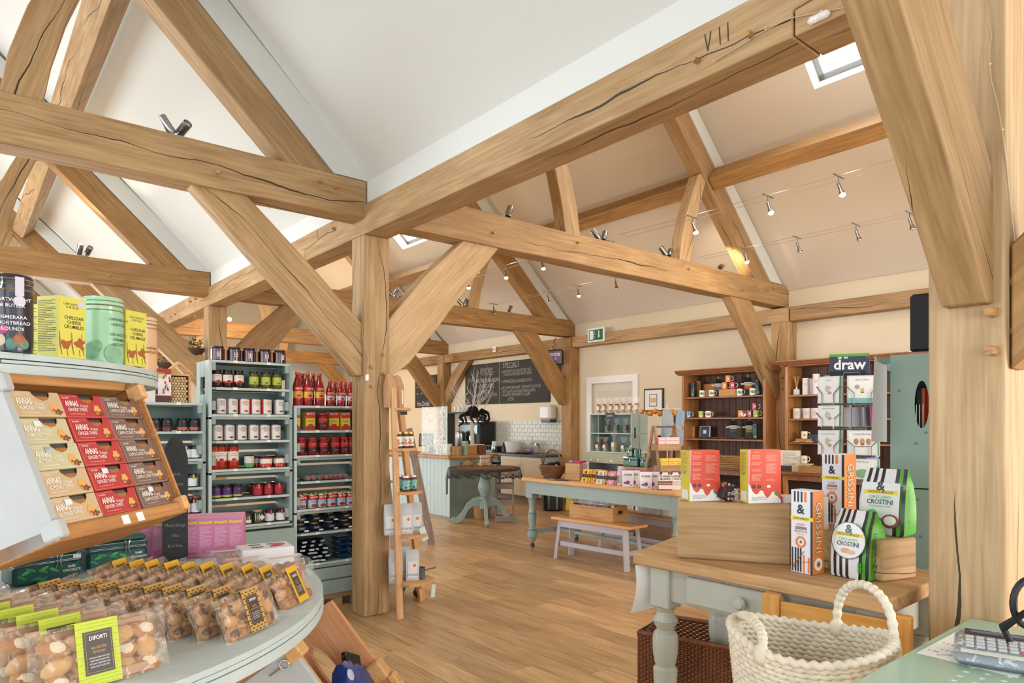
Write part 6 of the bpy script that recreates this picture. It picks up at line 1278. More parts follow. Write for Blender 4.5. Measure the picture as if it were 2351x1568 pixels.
# benches
LAV = mat('#b3adb2', .6, var=.04)
def bench(label, pl, ang, L_, wd=.30, h=.455):
 t = thing('bench', label, 'bench', (pl[0], pl[1], 0), ang)
 for k in range(2): MB().box(0, k * wd / 2 + .001, h - .028, L_, (k + 1) * wd / 2 - .001, h, BEECH, .004).build('seat_plank', t)
 MB().box(.09, .03, h - .10, L_ - .09, .05, h - .029, LAV).box(.09, wd - .05, h - .10, L_ - .09, wd - .03, h - .029, LAV).build('seat_rail', t)
 for sx, x in ((-1, .1), (1, L_ - .1)):
  for sy, y in ((-1, .05), (1, wd - .05)):
   m_ = MB(); bar(m_, (x + sx * .045, y + sy * .03, 0), (x, y, h - .029), .055, .035, LAV); m_.build('leg', t)
  m_ = MB(); bar(m_, (x + sx * .027, .04, .17), (x + sx * .027, wd - .04, .17), .025, .05, LAV); m_.build('leg_stretcher', t)
 m_ = MB(); bar(m_, (.1, wd / 2 - .1, .17), (L_ - .1, wd / 2 - .1, .17), .025, .05, LAV); m_.build('long_stretcher', t); return t
bA, bB = P(1264, 1186, z=.455), P(1447, 1211, z=.455); ba = math.atan2(bB.y - bA.y, bB.x - bA.x)
bench('low lavender grey bench with wooden seat carrying the sweets crate', bA, ba, (bB - bA).length)
b2 = TM @ Vector((.55, .75, 0)); bench('second lavender bench behind, under the far side of the farmhouse table', b2, ta_, 1.25)
# fruit crate of wrapped sweets
cA, cB = P(1304, 1188, z=.456), P(1404, 1201, z=.456); ca_ = math.atan2(cB.y - cA.y, cB.x - cA.x); cl_ = (cB - cA).length
t = thing('fruit_crate', 'pine fruit crate full of wrapped sweets on the near bench', 'crate', (cA.x + .02, cA.y, .456), ca_); PC = wood('#c99a62', '#a06c3c', .65, 1.6, 'X', rnd=.05); dd = .26
MB().box(0, 0, 0, cl_, .016, .15, PC, .002).build('side_board', t); MB().box(0, dd - .016, 0, cl_, dd, .15, PC, .002).build('side_board', t)
for x in (0, cl_ - .018): MB().box(x, .017, 0, x + .018, dd - .017, .075, PC, .002).box(x, .017, .115, x + .018, dd - .017, .165, PC, .002).box(x, .017, .075, x + .018, .08, .115, PC).box(x, dd - .08, .075, x + .018, dd - .017, .115, PC).build('end_board', t)
MB().box(.018, .017, 0, cl_ - .018, dd - .017, .01, PC).build('base', t)
for x in (.0, cl_ - .04):
 for y in (.018, dd - .05): MB().box(x + .002, y, .15, x + .035, y + .03, .175, PINE, .003).build('corner_block', t)
sw = thing('wrapped_sweets', 'heap of clear wrapped sweets with blue and red print in the fruit crate', 'sweets', t.location, ca_); mb = MB(); rr = random.Random(8)
for i in range(420): mb.ball((rr.uniform(.03, cl_ - .03), rr.uniform(.03, dd - .03), rr.uniform(.03, .15) + .03 * math.sin(i)), (.014, .009, .007), mat(['#dcdce6', '#c8cce0', '#4f62a8', '#c24a58', '#e6e6ee'][i % 5], .25), 6, 4, M=Matrix.Rotation(rr.uniform(0, 6), 4, 'Z') @ Matrix.Rotation(rr.uniform(-1, 1), 4, 'Y'))
mb.build('sweets', sw); tag(sw, kind='stuff'); tag(sw.children[0], kind='stuff'); pillow(cl_ * .9, dd * .85, .06, film('#ffffff', .25, .1), 8, 5).build('clear_wrapping', sw, loc=(cl_ / 2, dd / 2, .14))
p = TM @ Vector((1.35, .80, .457)); t = thing('storage_box', 'clear plastic storage box on the second bench under the table', 'box', tuple(p), ta_); MB().box(-.2, 0, 0, .2, .24, .24, film('#e6eaee', .35, .1), .02).build('box_body', t, smooth=0); MB().box(-.21, -.01, .24, .21, .25, .255, mat('#c8ccd0', .3), .004).build('lid', t)
q = P(1272, 1172, z=0); t = thing('waste_bin', 'tall round black waste bin under the far end of the farmhouse table', 'bin', (q.x + .03, q.y + .05, 0)); MB().lathe([(.15, 0), (.19, .03), (.19, .60), (.185, .62), (.18, .60), (.17, .05)], mat('#0f1012', .25, var=.05, coat=.5), 30).build('bin_body', t)
q = P(1312, 1172, z=0); t = thing('wet_floor_sign', 'yellow folding wet floor sign beside the black bin', 'sign', (q.x + .1, q.y + .05, 0), -.6); MB().prism([(-.14, 0), (.14, 0), (.09, .6), (-.09, .6)], -.01, .005, mat('#d9c21c', .4), 'XZ').build('sign_panel', t, rot=(-.12, 0, 0)); text(t, '!', .12, (0, .01, .3), BLACK, rot=(PI / 2 - .12, 0, 0))
MB().prism([(-.03, .12), (.05, .12), (0, .2)], -.013, -.010, BLACK, 'XZ').build('printed_mark', t)
# goods on the farmhouse table
def wbasket(name, label, loc, r, h, el, rows, handle, m, n=22, rc=.007):
 t = thing(name, label, 'basket', loc, ta_); tag(wicker(MB(), lambda q: (r * (.62 + .38 * math.sin(q * PI / 2)), .008 + h * q), 0, 0, m, n, rows, rc, el).build('weave', t), kind='stuff')
 MB().tube([(r * math.cos(a), r * el * math.sin(a), h + .008) for a in [2 * PI * i / 30 for i in range(30)]], rc * 1.5, m, 7, closed=True).build('rim', t); MB().ball((0, 0, .012), (r * .64, r * el * .6, .012), m, 16, 6).build('base', t)
 if handle: MB().tube([(r * .98 * math.cos(a), 0, h + handle * math.sin(a)) for a in [PI * i / 16 for i in range(17)]], rc * 1.6, m, 8).build('handle', t)
 return t
DWK = wood('#8c5a34', '#4e2e1a', .6, 3, 'X', rnd=.1)
wbasket('handled_basket', 'dark wicker basket with tall arched handle at the far end of the farmhouse table', TU(1268, .18), .165, .14, .75, 12, .19, DWK)
t = thing('black_toy', 'black fabric toy lying in the dark wicker basket', 'toy', TU(1268, .18, TZ + .10)); MB().ball((0, 0, .03), (.1, .08, .06), FUR, 14, 8).ball((.05, -.03, .06), (.04, .03, .04), FUR, 10, 6).build('toy_body', t); MB().ball((.0, -.07, .05), (.02, .01, .018), mat('#c8c0c0', .6), 8, 5).build('patch', t)
for i, (u, b) in enumerate(((1268, .03), (1282, .05), (1295, .07))):
 t = thing('folded_cloth', f'{["pale blue", "patterned blue", "patterned purple"][i]} folded cloth lying in front of the dark wicker basket', 'cloth', TU(u, b), ta_ + .3 * i); pillow(.13, .09, .012, mat(['#8fb0b4', '#4a5a7a', '#5a4a72'][i], .9, var=.3, scale=70), 5, i).build('cloth_body', t)
t = thing('wood_block', 'tall square wood block with a brown jar and pink packs on top, on the table', 'block', TU(1318, .22), ta_ + .5); BLK = wood('#c9a276', '#9c7448', .7, 1.2, 'X', crack=.5, rnd=.05); MB().box(-.085, -.06, 0, .085, .06, .19, BLK, .004).build('block_body', t)
jp = jar('sauce_jar', 'small jar with a black lid on top of the tall wood block', .026, .06, '#6a4a2a', lid='#2a2a2a'); place(jp, TU(1313, .22, TZ + .193)); t = thing('pink_pack', 'flat bright pink pack lying behind the little jar on the wood block', 'packet', TU(1322, .26, TZ + .193), ta_); MB().box(-.09, -.04, 0, .09, .04, .022, mat('#c81f58', .4), .004).build('pack_body', t)
def choc(name, c, print_c, w=.085, h=.15):
 t = thing(name, '', 'chocolate'); MB().box(-w / 2, 0, 0, w / 2, .014, h, mat(c, .5, var=.02), .001).build('bar_wrapper', t, smooth=0)
 pan(t, -w / 2, h * .36, w / 2, h * .62, '#2e211c', name='label_band'); MB().cyl((0, 0, 0), w * .2, .0012, mat(print_c, .5, var=.2, scale=60), 14, M=Matrix.Translation((0, -.0002, h * .76)) @ Matrix.Rotation(PI / 2, 4, 'X')).build('printed_round', t); MB().cyl((0, 0, 0), w * .17, .0012, mat(print_c, .5, var=.2, scale=60), 14, M=Matrix.Translation((0, -.0002, h * .18)) @ Matrix.Rotation(PI / 2, 4, 'X')).build('printed_round', t)
 text(t, 'MILK', h * .05, (0, -.0025, h * .49), mat('#cfae5e', .5, var=0)); return t
FZ = ta_ + math.radians(0)
for nm, c, pc_, u0, n, b in (('yellow', '#dfae2c', '#5a3a24', 1340, 6, .10), ('orange', '#d98a3c', '#5a3a24', 1366, 3, .13), ('cream', '#d8c6a0', '#8aa0b0', 1374, 2, .07), ('red', '#a83440', '#d8b07a', 1390, 3, .11), ('pink', '#cf8a9c', '#e2cfa2', 1400, 5, .08)):
 pr = choc('chocolate_bar', c, pc_)
 for i in range(n):
  w_ = 'front' if i == 0 else ('rearmost' if i == n - 1 else ['', 'second', 'third', 'fourth', 'fifth'][i] + ' from front')
  place(pr, TU(u0 + i * 5.5, b + .018 * i), 0, f'{w_} of the {NUM[n]} leaning {nm} chocolate bars on the farmhouse table', f'leaning {nm} chocolate bars', rot=(math.radians(-22), 0, FZ + .12))
def milk(label, loc, rz):
 t = thing('milk_bottle', label, 'bottle', loc, rz); MB().lathe([(.032, 0), (.034, .01), (.034, .12), (.017, .17), (.017, .2)], film('#f4f0e8', .45, .05), 16).build('glass_body', t); MB().lathe([(.029, .006), (.03, .11), (.001, .112)], mat('#d8cdb8', .7, var=.2, scale=60), 14).build('contents', t); MB().cyl((0, 0, .2), .019, .015, BLACK, 14).build('cap', t)
 for k in range(4): MB().box(-.012, -.0355, .03 + k * .02, .012, -.0345, .042 + k * .02, DARKG).build('printed_line', t)
 MB().box(-.06, -.03, .12, -.005, -.0285, .20, mat('#d8c4cc', .6, var=.4, scale=120), M=Matrix.Rotation(.5, 4, 'Y')).build('swing_tag', t)
milk('bottle with a swing tag between pink bars and white pouches', TU(1424, .12), FZ); milk('tagged bottle standing left of the sweets display', TU(1341, .34, TZ + .001), FZ)
pc_ = thing('meringue_pouch', '', 'pouch'); vs = [(-.055, -.022, 0), (.055, -.022, 0), (.055, .022, 0), (-.055, .022, 0), (-.06, -.018, .1), (.06, -.018, .1), (.06, .018, .1), (-.06, .018, .1), (-.06, -.003, .175), (.06, -.003, .175), (.06, .003, .175), (-.06, .003, .175)]
MB().add(vs, [(3, 2, 1, 0), (0, 1, 5, 4), (1, 2, 6, 5), (2, 3, 7, 6), (3, 0, 4, 7), (4, 5, 9, 8), (5, 6, 10, 9), (6, 7, 11, 10), (7, 4, 8, 11), (8, 9, 10, 11)], mat('#e6dfe2', .4, var=.03)).build('pouch_body', pc_, smooth=50)
MB().box(-.0605, -.0048, .145, .0605, .0048, .176, mat('#8c3f9c', .4, var=.04), .001).build('purple_header', pc_, smooth=0); hd = MB().ball((0, -.022, .045), (.02, .003, .02), mat('#8c3f9c', .5), 12, 8).build('purple_seal', pc_)
for k, s in enumerate(('FLOWER', '& WHITE')): text(pc_, s, .019, (0, -.0185 + .002 * k, .122 - .026 * k), mat('#3a3234', .5, var=0), rot=(PI / 2 - .2, 0, 0), sx=.8, bold=.02)
MB().ball((-.03, -.0235, .04), (.012, .002, .01), mat('#6a4a3a', .6), 8, 5).ball((.03, -.0235, .02), (.012, .002, .009), mat('#b8a08c', .6), 8, 5).build('printed_meringue', pc_)
row(pc_, [TU(u, b) for u, b in ((1442, .07), (1456, .13), (1483, .05), (1500, .12))], 'white meringue pouches with purple headers', 'on the farmhouse table', 'meringue pouches', rz=FZ + .6, jit=.1)
def fbox(label, loc, rz, side_c):
 t = thing('handled_carton', label, 'box', loc, rz); W_, H_, D_ = .13, .085, .11
 MB().box(-W_ / 2, 0, 0, W_ / 2, D_, H_, mat(side_c, .5, var=.04)).build('box_body', t, smooth=0); wh = mat('#e6e0dc', .5, var=.01)
 MB().prism([(-W_ / 2, H_), (W_ / 2, H_), (W_ / 2 - .012, H_ + .06), (.03, H_ + .065), (.025, H_ + .085), (-.025, H_ + .085), (-.03, H_ + .065), (-W_ / 2 + .012, H_ + .06)], .045, .055, wh, 'XZ').build('handle_panel', t, smooth=0)
 pan(t, -W_ / 2, .012, W_ / 2, .05, '#e0d4cc'); text(t, 'FLOWER', .022, (0, .043, H_ + .045), mat('#3a3234', .5, var=0), sx=.8, bold=.02); text(t, '& WHITE', .019, (.008, .043, H_ + .02), mat('#3a3234', .5, var=0), sx=.8, bold=.02)
 MB().ball((-.035, .043, H_ + .02), (.012, .001, .012), mat('#c8506a' if side_c[1] == '8' else '#d9c23a', .5), 8, 5).build('printed_flower', t); text(t, 'CHOC CHERRY MERINGUE', .008, (0, -.002, .065), PAPER); return t
fbox('white handled meringue box with brown front near the table end', TU(1528, .06), FZ + .75, '#8a5038'); fbox('white handled box half hidden behind the yellow and red cereal box', TU(1552, .13), FZ + .75, '#cdbfb8')
# sweets crate display
sx0 = P(1354, 1034, x=5.78); sA = Vector((sx0.x, sx0.y, 0)); sB = Vector((5.80, Y(1450, 5.80), 0)); sa = math.atan2(sB.y - sA.y, sB.x - sA.x); sl2 = (sB - sA).length; z0, z1, z2 = 1.165, 1.38, 1.60
t = thing('sweets_display', 'sage crate shelf of sweet bags with black SWEETS tag on the table', 'shelves', (sA.x, sA.y, 0), sa)
for x in (0, sl2 - .015):
 MB().box(x, 0, z0, x + .015, .13, z2, SAGET, .002).build('side_board', t); MB().box(x, .145, z0, x + .015, .29, z2, SAGET, .002).build('side_board', t)
for z in (z0, z1, z2): MB().box(0, 0, z - .012, sl2, .29, z, SAGEL, .002).build('shelf_board', t)
MB().box(.015, .275, z0, sl2 - .015, .288, z2, SAGED).build('back_board', t); MB().box(sl2 + .0005, .045, z0 + .16, sl2 + .0012, .075, z0 + .28, mat('#3a4038', .8)).build('hand_hole_shade', t)  # no hole is cut: its shade is a dark patch on the board
lo = thing('display_base', 'khaki painted wooden box base under the sweets display', 'box', (sA.x, sA.y, 0), sa); KH = mat('#a3a283', .6, var=.06); MB().box(-.07, -.05, 1.035, sl2 - .03, .28, z0 - .013, KH, .003).build('box_body', lo); MB().box(-.03, .02, TZ + .001, sl2 + .02, .28, 1.034, DARKG).build('under_crate', lo)
for x in (.05, .16, .36): MB().box(x, -.0515, 1.06, x + .025, -.0505, 1.075, PAPER).build('price_ticket', lo)
SM = Matrix.Translation((sA.x, sA.y, 0)) @ Matrix.Rotation(sa, 4, 'Z')
def sweetbag(name, cols, tagc='#e2dbb8', h=.13, dark=0, ribbon=1):
 t = thing(name, '', 'sweets'); mb = MB(); rr = random.Random(len(name) + dark)
 for i in range(26): a = rr.uniform(0, 6.28); s = rr.uniform(0, .028); mb.ball((s * math.cos(a), s * .8 * math.sin(a), .012 + h * .62 * rr.random()), .0125, mat(cols[i % len(cols)], .6, var=.2), 6, 4)
 tag(mb.build('sweets', t), kind='stuff'); MB().lathe([(.036, 0), (.042, .03), (.036, h * .6), (.010, h * .8), (.014, h * .86), (.045, h * 1.45)], film('#fff6ea', .12, .08), 12, cap=False).build('clear_bag', t, smooth=50)
 if ribbon: r_ = mat('#8e1a28', .4, var=.05); MB().ball((-.016, -.012, h * .82), (.016, .006, .008), r_, 8, 5).ball((.016, -.012, h * .82), (.016, .006, .008), r_, 8, 5).tube([(.004, -.015, h * .8), (.012, -.03, h * .6)], .003, r_, 5).build('ribbon_bow', t)
 MB().box(-.02, -.043, h * .35, .018, -.041, h * .68, mat(tagc, .7, var=.02), M=Matrix.Rotation(.2, 4, 'Y')).build('paper_tag', t); return t
def sw_at(us, z, b): return [tuple(SM @ Vector((x, b, z + .001))) for x in us]
br = sweetbag('fudge_bag', ['#a8703c', '#7a4c2c', '#c08a50']); row(br, sw_at([.03 + sl2 * q for q in (.02, .17, .32, .47, .62, .78, .93)], z2, .12), 'fudge bags with red bows', 'on top of the sweets display', 'fudge bags with red bows', rz=sa)
mx = sweetbag('mixed_sweet_bag', ['#d8c090', '#5a8a4a', '#c86a4a', '#e6d8b0'], h=.115); yl = sweetbag('yellow_sweet_bag', ['#d9bc5a', '#e2cc7a'], h=.16, ribbon=0)
for i, q in enumerate((.10, .28, .72, .92)): place(mx, sw_at([sl2 * q], z0, .08)[0], sa, f'{ordw(i, 4)} ribboned mixed sweet bag on the lower shelf of the sweets display', 'mixed sweet bags')
place(yl, sw_at([sl2 * .5], z0, .07)[0], sa, 'larger pale yellow sweet bag in the middle of the lower shelf of the sweets display')
dk_ = sweetbag('dark_sweet_bag', ['#3a2a22', '#5a4430', '#2a2020'], '#8a7a4a', h=.12, ribbon=0); row(dk_, sw_at([sl2 * q for q in (.28, .5, .72, .9)], z1, .12), 'dark sweet bags', 'on the upper shelf of the sweets display', 'dark sweet bags', rz=sa)
t = thing('sweets_tag', 'small black tag chalked SWEETS on the top edge of the sweets display', 'sign', tuple(SM @ Vector((sl2 * .52, -.012, z2 - .06))), sa); MB().box(-.065, -.006, 0, .065, 0, .07, mat('#3a4046', .7), .001).build('tag_board', t); text(t, 'SWEETS', .024, (0, -.0075, .035), mat('#dcdcdc', .8, var=0), sx=.8)
gt = mat('#1b4d3e', .25, var=.1, coat=.5); 
def gtin(name, label, loc, w, d, h, round_=0):
 t = thing(name, label, 'tin', loc, sa)
 if round_: MB().cyl((0, 0, 0), w / 2, h * .8, gt, 20).build('tin_body', t); MB().cyl((0, 0, h * .8), w / 2 * 1.03, h * .2, gt, 20).build('lid', t)
 else: MB().box(-w / 2, -d / 2, 0, w / 2, d / 2, h * .72, gt, .008).build('tin_body', t); MB().box(-w / 2 - .002, -d / 2 - .002, h * .73, w / 2 + .002, d / 2 + .002, h, gt, .008).build('lid', t)
 MB().tube([(-.008, -d / 2 - .004, h * .85), (0, -d / 2 - .01, h * .7), (0, -d / 2 - .006, h * .45)], .003, CHROME, 5).build('wire_clasp', t); MB().ball((-w * .2, -d / 2 - .001, h * .3), (w * .2, .002, h * .15), mat('#3f9a54', .5, var=.3, scale=60), 8, 5).build('printed_leaf', t)
TT = TU(1455, .36, 1.035); t = thing('tin_riser', 'plain wooden riser box carrying the dark green tins', 'box', (TT[0], TT[1], TZ + .001), sa); MB().box(-.17, -.07, 0, .22, .1, 1.03 - TZ, BLK, .002).build('riser_body', t)
gtin('green_tin', 'wide dark green tin with clasp at the bottom of the tin pile', (TT[0], TT[1], 1.033), .2, .12, .1); gtin('green_tin', 'small dark green tin, upper left of the tin pile', tuple(Vector(TT) + SM.to_3x3() @ Vector((-.03, 0, .1))), .085, .08, .095); gtin('green_tin', 'round dark green tin, upper right of the tin pile', tuple(Vector(TT) + SM.to_3x3() @ Vector((.06, -.01, .1))), .075, .075, .085, 1); gtin('green_tin', 'dark green tin at the right behind the pile', tuple(Vector(TT) + SM.to_3x3() @ Vector((.16, .0, -.001))), .09, .1, .095)
# tiered wooden ladder display
la = TU(1500, .26); t = thing('tiered_stand', 'folding wooden ladder stand with trays of pink and yellow boxes', 'stand', (la[0], la[1], TZ + .001), -.35); LW = wood('#b3906c', '#8a6a4a', .7, 2, 'X', rnd=.05)
for x in (0, .30):
 m_ = MB(); bar(m_, (x, -.13, 0), (x + (.03 if x == 0 else -.03), .02, .62), .02, .03, LW); m_.build('front_leg', t); m_ = MB(); bar(m_, (x, .20, 0), (x + (.03 if x == 0 else -.03), .05, .62), .02, .03, LW); m_.build('rear_leg', t)
MB().box(.03, .01, .6, .27, .03, .62, DARKG).build('top_bar', t)
trs = []
for z, y in ((.16, -.14), (.37, -.09)):
 MB().box(0, y, z, .27, y + .012, z + .065, LW, .002).box(0, y + .12, z, .27, y + .132, z + .065, LW, .002).box(0, y + .012, z, .012, y + .12, z + .06, LW).box(.258, y + .012, z, .27, y + .12, z + .06, LW).box(.012, y + .012, z, .258, y + .12, z + .008, LW).build('tray', t)
LM = Matrix.Translation(t.location) @ Matrix.Rotation(-.35, 4, 'Z')
yb = carton('yellow_tea_box', '', .082, .07, .125, '#dcb42c'); text(yb, 'CARTWRIGHT', .008, (0, -.001, .09), DARKG); text(yb, 'BUTLER', .008, (0, -.001, .07), DARKG); pk2 = carton('pink_tea_box', '', .082, .07, .125, '#e3bcb8', '#c8605a'); text(pk2, 'CARTWRIGHT', .008, (0, -.001, .09), mat('#8a4a44', .5, var=0))
row(yb, [tuple(LM @ Vector((x, -.12, .169))) for x in (.06, .145, .222)], 'yellow tea boxes', 'in the lower tray of the ladder stand', 'yellow tea boxes', rz=-.35, jit=.03); row(pk2, [tuple(LM @ Vector((x, -.07, .379))) for x in (.06, .145, .222)], 'pale pink tea boxes', 'in the upper tray of the ladder stand', 'pink tea boxes', rz=-.35, jit=.03)
# framed picture, card holder, garland
t = thing('framed_picture', 'small dark framed print of three yellow figures on the cream wall', 'picture', (8.797, Y(1480, 8.79), P(1500, 945, x=8.79).z), -PI / 2); w = Y(1480, 8.79) - Y(1524, 8.79); h = P(1500, 892, x=8.79).z - t.location.z
MB().box(0, -.025, 0, w, 0, h, mat('#3a3028', .5)).build('frame', t, smooth=0); MB().box(.025, -.027, .025, w - .025, -.025, h - .025, PAPER).build('mount', t, smooth=0); MB().box(w * .3, -.029, h * .22, w * .7, -.027, h * .76, mat('#5a5248', .5)).box(w * .33, -.03, h * .25, w * .67, -.029, h * .73, PAPER).build('inner_frame', t, smooth=0)
for x in (.4, .5, .6): MB().prism(poly_r(w * x, h * .49, w * .035, 10, 0, 3.4), -.032, -.030, mat('#e0a83a', .5), 'XZ').build('yellow_figure', t, smooth=0)
wh_ = TU(1532, .62); t = thing('card_rack', 'white wire rack with grey blue patterned cards behind the ladder stand', 'rack', (wh_[0], wh_[1], TZ + .001), -.3); WW = mat('#c9cacb', .4)
MB().tube([(0, 0, 0), (0, 0, .86)], .006, WW, 6).tube([(-.1, 0, .80), (.17, 0, .80)], .004, WW, 6).tube([(-.1, 0, .6), (.17, 0, .6)], .004, WW, 6).tube([(-.1, 0, .4), (.17, 0, .4)], .004, WW, 6).build('wire_frame', t); MB().cyl((0, 0, 0), .1, .01, WW, 16).build('base', t)
for x in (-.08, .09):
 for z, c_ in ((.62, '#8f9a9c' if x < 0 else '#7f95ac'), (.42, '#7f95ac')): MB().box(x - .055, -.03, z, x + .055, -.018, z + .17, mat(c_, .5, var=.25, scale=60), .002, M=Matrix.Rotation(.08, 4, 'Y')).build('greeting_card', t); MB().tube([(x - .07, -.03, z + .1), (x - .02, -.035, z), (x + .05, -.035, z), (x + .09, -.03, z + .11)], .003, WW, 5).build('card_pocket', t)
gp = P(1512, 948, x=6.9); t = thing('pumpkin_garland', 'string of small orange pumpkins behind the sweets display', 'garland', tuple(gp)); m_ = MB()
for i in range(9): MB().ball((-.02 * i, -.09 * i + .35, .02 * math.sin(i * 2)), .036, mat('#dc8a24', .5, var=.1), 10, 7).build('pumpkin', t)
MB().tube([(-.02 * i, -.09 * i + .35, .02 * math.sin(i * 2) + .03) for i in range(9)], .003, BLACK, 5).build('string', t); mb = MB(); bar(mb, (-.02, .38, -gp.z), (-.02, .38, .0), .02, .02, DARKG); bar(mb, (-.15, -.36, -gp.z), (-.15, -.36, .0), .02, .02, DARKG); mb.build('support_pole', t)
wk_ = wbasket('gift_table_basket', 'wire basket of small dark gifts behind the sweets crate', (6.9, gp.y - .1, 1.2), .12, .12, .8, 5, 0, BLACK, 14); 
t = thing('gift_plinth', 'dark plinth behind the farmhouse table carrying baskets', 'plinth', (6.9, gp.y - .1, 0)); MB().box(-.2, -.25, 0, .2, .25, 1.199, mat('#7a5a3c', .6, var=.1), .004).build('plinth_body', t)
# ---- dressers --------------------------------------------------------------------------------------
DRW = wood('#b0764a', '#7e4c2c', .45, 1.3, 'X', rnd=.03, coat=.2); DRZ = wood('#c48a50', '#935c32', .45, 1.3, 'Z', rnd=.03, coat=.2); DRK = wood('#6e4630', '#4a2c1e', .55, 1.3, 'Z', rnd=.08); DX = 8.3
def dresser(label, y0, y1, zt, zs, zw):
 t = thing('dresser', label, 'dresser', (DX, 0, 0)); s = .035
 for y in (y0, y1 - s): MB().box(0, y, zw, .40, y + s, zt, DRZ, .003).build('side_panel', t)
 MB().box(.38, y0 + s, zw, .40, y1 - s, zt, DRK).build('back', t, smooth=0); n = int((y1 - y0) / .11)
 for i in range(n): a = y0 + s + (y1 - y0 - 2 * s) * i / n; MB().box(.368, a + .003, zw, .379, a + (y1 - y0 - 2 * s) / n - .003, zt - .03, DRK, .002).build('back_board', t)
 MB().prism([(0, zt - .07), (.44, zt - .07), (.44, zt), (-.09, zt), (-.09, zt - .012), (-.07, zt - .02), (-.045, zt - .05), (0, zt - .06)], y0 - .07, y1 + .07, DRW, 'XZ').build('cornice', t)
 for z in zs: MB().box(.015, y0 + s, z - .022, .37, y1 - s, z, DRW, .002).build('shelf', t)
 MB().box(-.10, y0 - .02, zw - .035, .45, y1 + .02, zw, DRW, .004).build('dresser_top', t); MB().box(0, y0, .4, .44, y1, zw - .036, mat('#2a1e18', .8)).build('recess_shade', t, smooth=0)  # solid dark block stands for the shade inside the open base
 for k, y in enumerate((y0 + .02, (y0 + y1) / 2, y1 - .06)): m_ = MB(); bar(m_, (-.03, y, 0), (-.03, y + .04, zw - .036), .05, .05, DRZ); m_.build('base_leg', t)
 MB().box(-.05, y0, zw - .11, -.02, y1, zw - .04, DRW, .002).build('front_rail', t); MB().box(0, y0, .0, .44, y1, .399, DRW).build('base_cupboard', t); return t
def zat(u, v): return P(u, v, x=DX).z
Z1 = [zat(1655, 909.5), zat(1655, 958.5), zat(1655, 1008)]; W1 = zat(1655, 1071); Z2 = [zat(1815, 907), zat(1815, 961), zat(1815, 1015)]; W2 = zat(1815, 1082)
d1a, d1b = Y(1757, DX), Y(1565, DX); d2a, d2b = Y(2075, DX), Y(1802, DX)
dresser('left oak dresser with mugs and sheep cut-outs on its shelves', d1a, d1b, 2.26, Z1, W1); dresser('right oak dresser with candles and mugs behind the card spinner', d2a, d2b, 2.29, Z2, W2)
def dr(u, z, dx=.1): return (DX + dx, Y(u, DX + dx), z + .001)
def mug(c, art=None):
 t = thing('mug', '', 'mug'); MB().lathe([(.036, 0), (.04, .004), (.041, .094), (.037, .094), (.035, .01), (.001, .01)], mat(c, .25, var=.01, coat=.4), 20).build('mug_body', t)
 MB().tube([(.038, 0, .075), (.06, 0, .078), (.068, 0, .05), (.058, 0, .024), (.038, 0, .022)], .006, mat('#e8e4dc' if c != '#e6dcc6' else c, .25, var=.0), 7).build('handle', t)
 if art:
  for i, (a, z, s, cc) in enumerate(art): MB().ball((.041 * math.cos(a), .041 * math.sin(a), z), (.002, s, s * 1.1), mat(cc, .5, var=.1), 10, 6, M=Matrix.Rotation(a, 4, 'Z')).build('printed_picture', t)
 return t
FR = -PI / 2; ap_ = [(FR - .2, .05, .022, '#8cb24a'), (FR + .25, .045, .017, '#4a7fae')]; wmug = mug('#ebebe6', ap_); omug = mug('#e08a34', [(FR, .05, .016, '#f2dcc0')]); pmug = mug('#a8244e', [(FR, .05, .016, '#f0d8de')]); gmug = mug('#9ab828', [(FR + .1, .02, .014, '#f0f0ea')]); bmug = mug('#5d93b8', [(FR, .02, .012, '#f0f0ea')]); cmug = mug('#e6dcc6', [(FR, .045, .016, '#c29a78')])
MR = -PI / 2 + .55
for pr, u, z, lab in ((wmug, 1612, Z1[0], 'white apple mug, leftmost on the top dresser shelf'), (wmug, 1634, Z1[0], 'white apple mug left of the small wood block on the top dresser shelf'), (wmug, 1698, Z1[0], 'white apple mug right of the small wood block'), (wmug, 1728, Z1[0], 'white mug near the right end of the top dresser shelf'),
 (bmug, 1581, Z1[1], 'blue mug at the left end of the second dresser shelf'), (gmug, 1610, Z1[1], 'green mug on the second dresser shelf beside a white mug'), (wmug, 1626, Z1[1], 'white apple mug on the second dresser shelf'), (omug, 1701, Z1[1], 'orange mug on the second dresser shelf'), (pmug, 1721, Z1[1], 'magenta mug on the second dresser shelf'), (gmug, 1736, Z1[1], 'green mug at the right end of the second dresser shelf')): place(pr, dr(u, z, .08), MR, lab)
bz = Z1[0] + .10; t = thing('small_block', 'small honey wood block carrying three mugs on the top dresser shelf', 'block', dr(1667, Z1[0], .06), 0); MB().box(0, -.15, 0, .12, .12, .098, wood('#d29a58', '#b27a3c', .5, 1, 'Y', rnd=.02), .004).build('block_body', t)
place(omug, dr(1664, bz), MR, 'orange mug, lower left of the mug pyramid'); place(pmug, dr(1682, bz), MR, 'magenta mug, lower right of the mug pyramid'); place(omug, dr(1672, bz + .095), MR, 'orange mug on top of the mug pyramid'); t = place(pmug, dr(1733, Z1[1] + .096, .1), MR, 'pink mug stacked at the right end of the second dresser shelf')
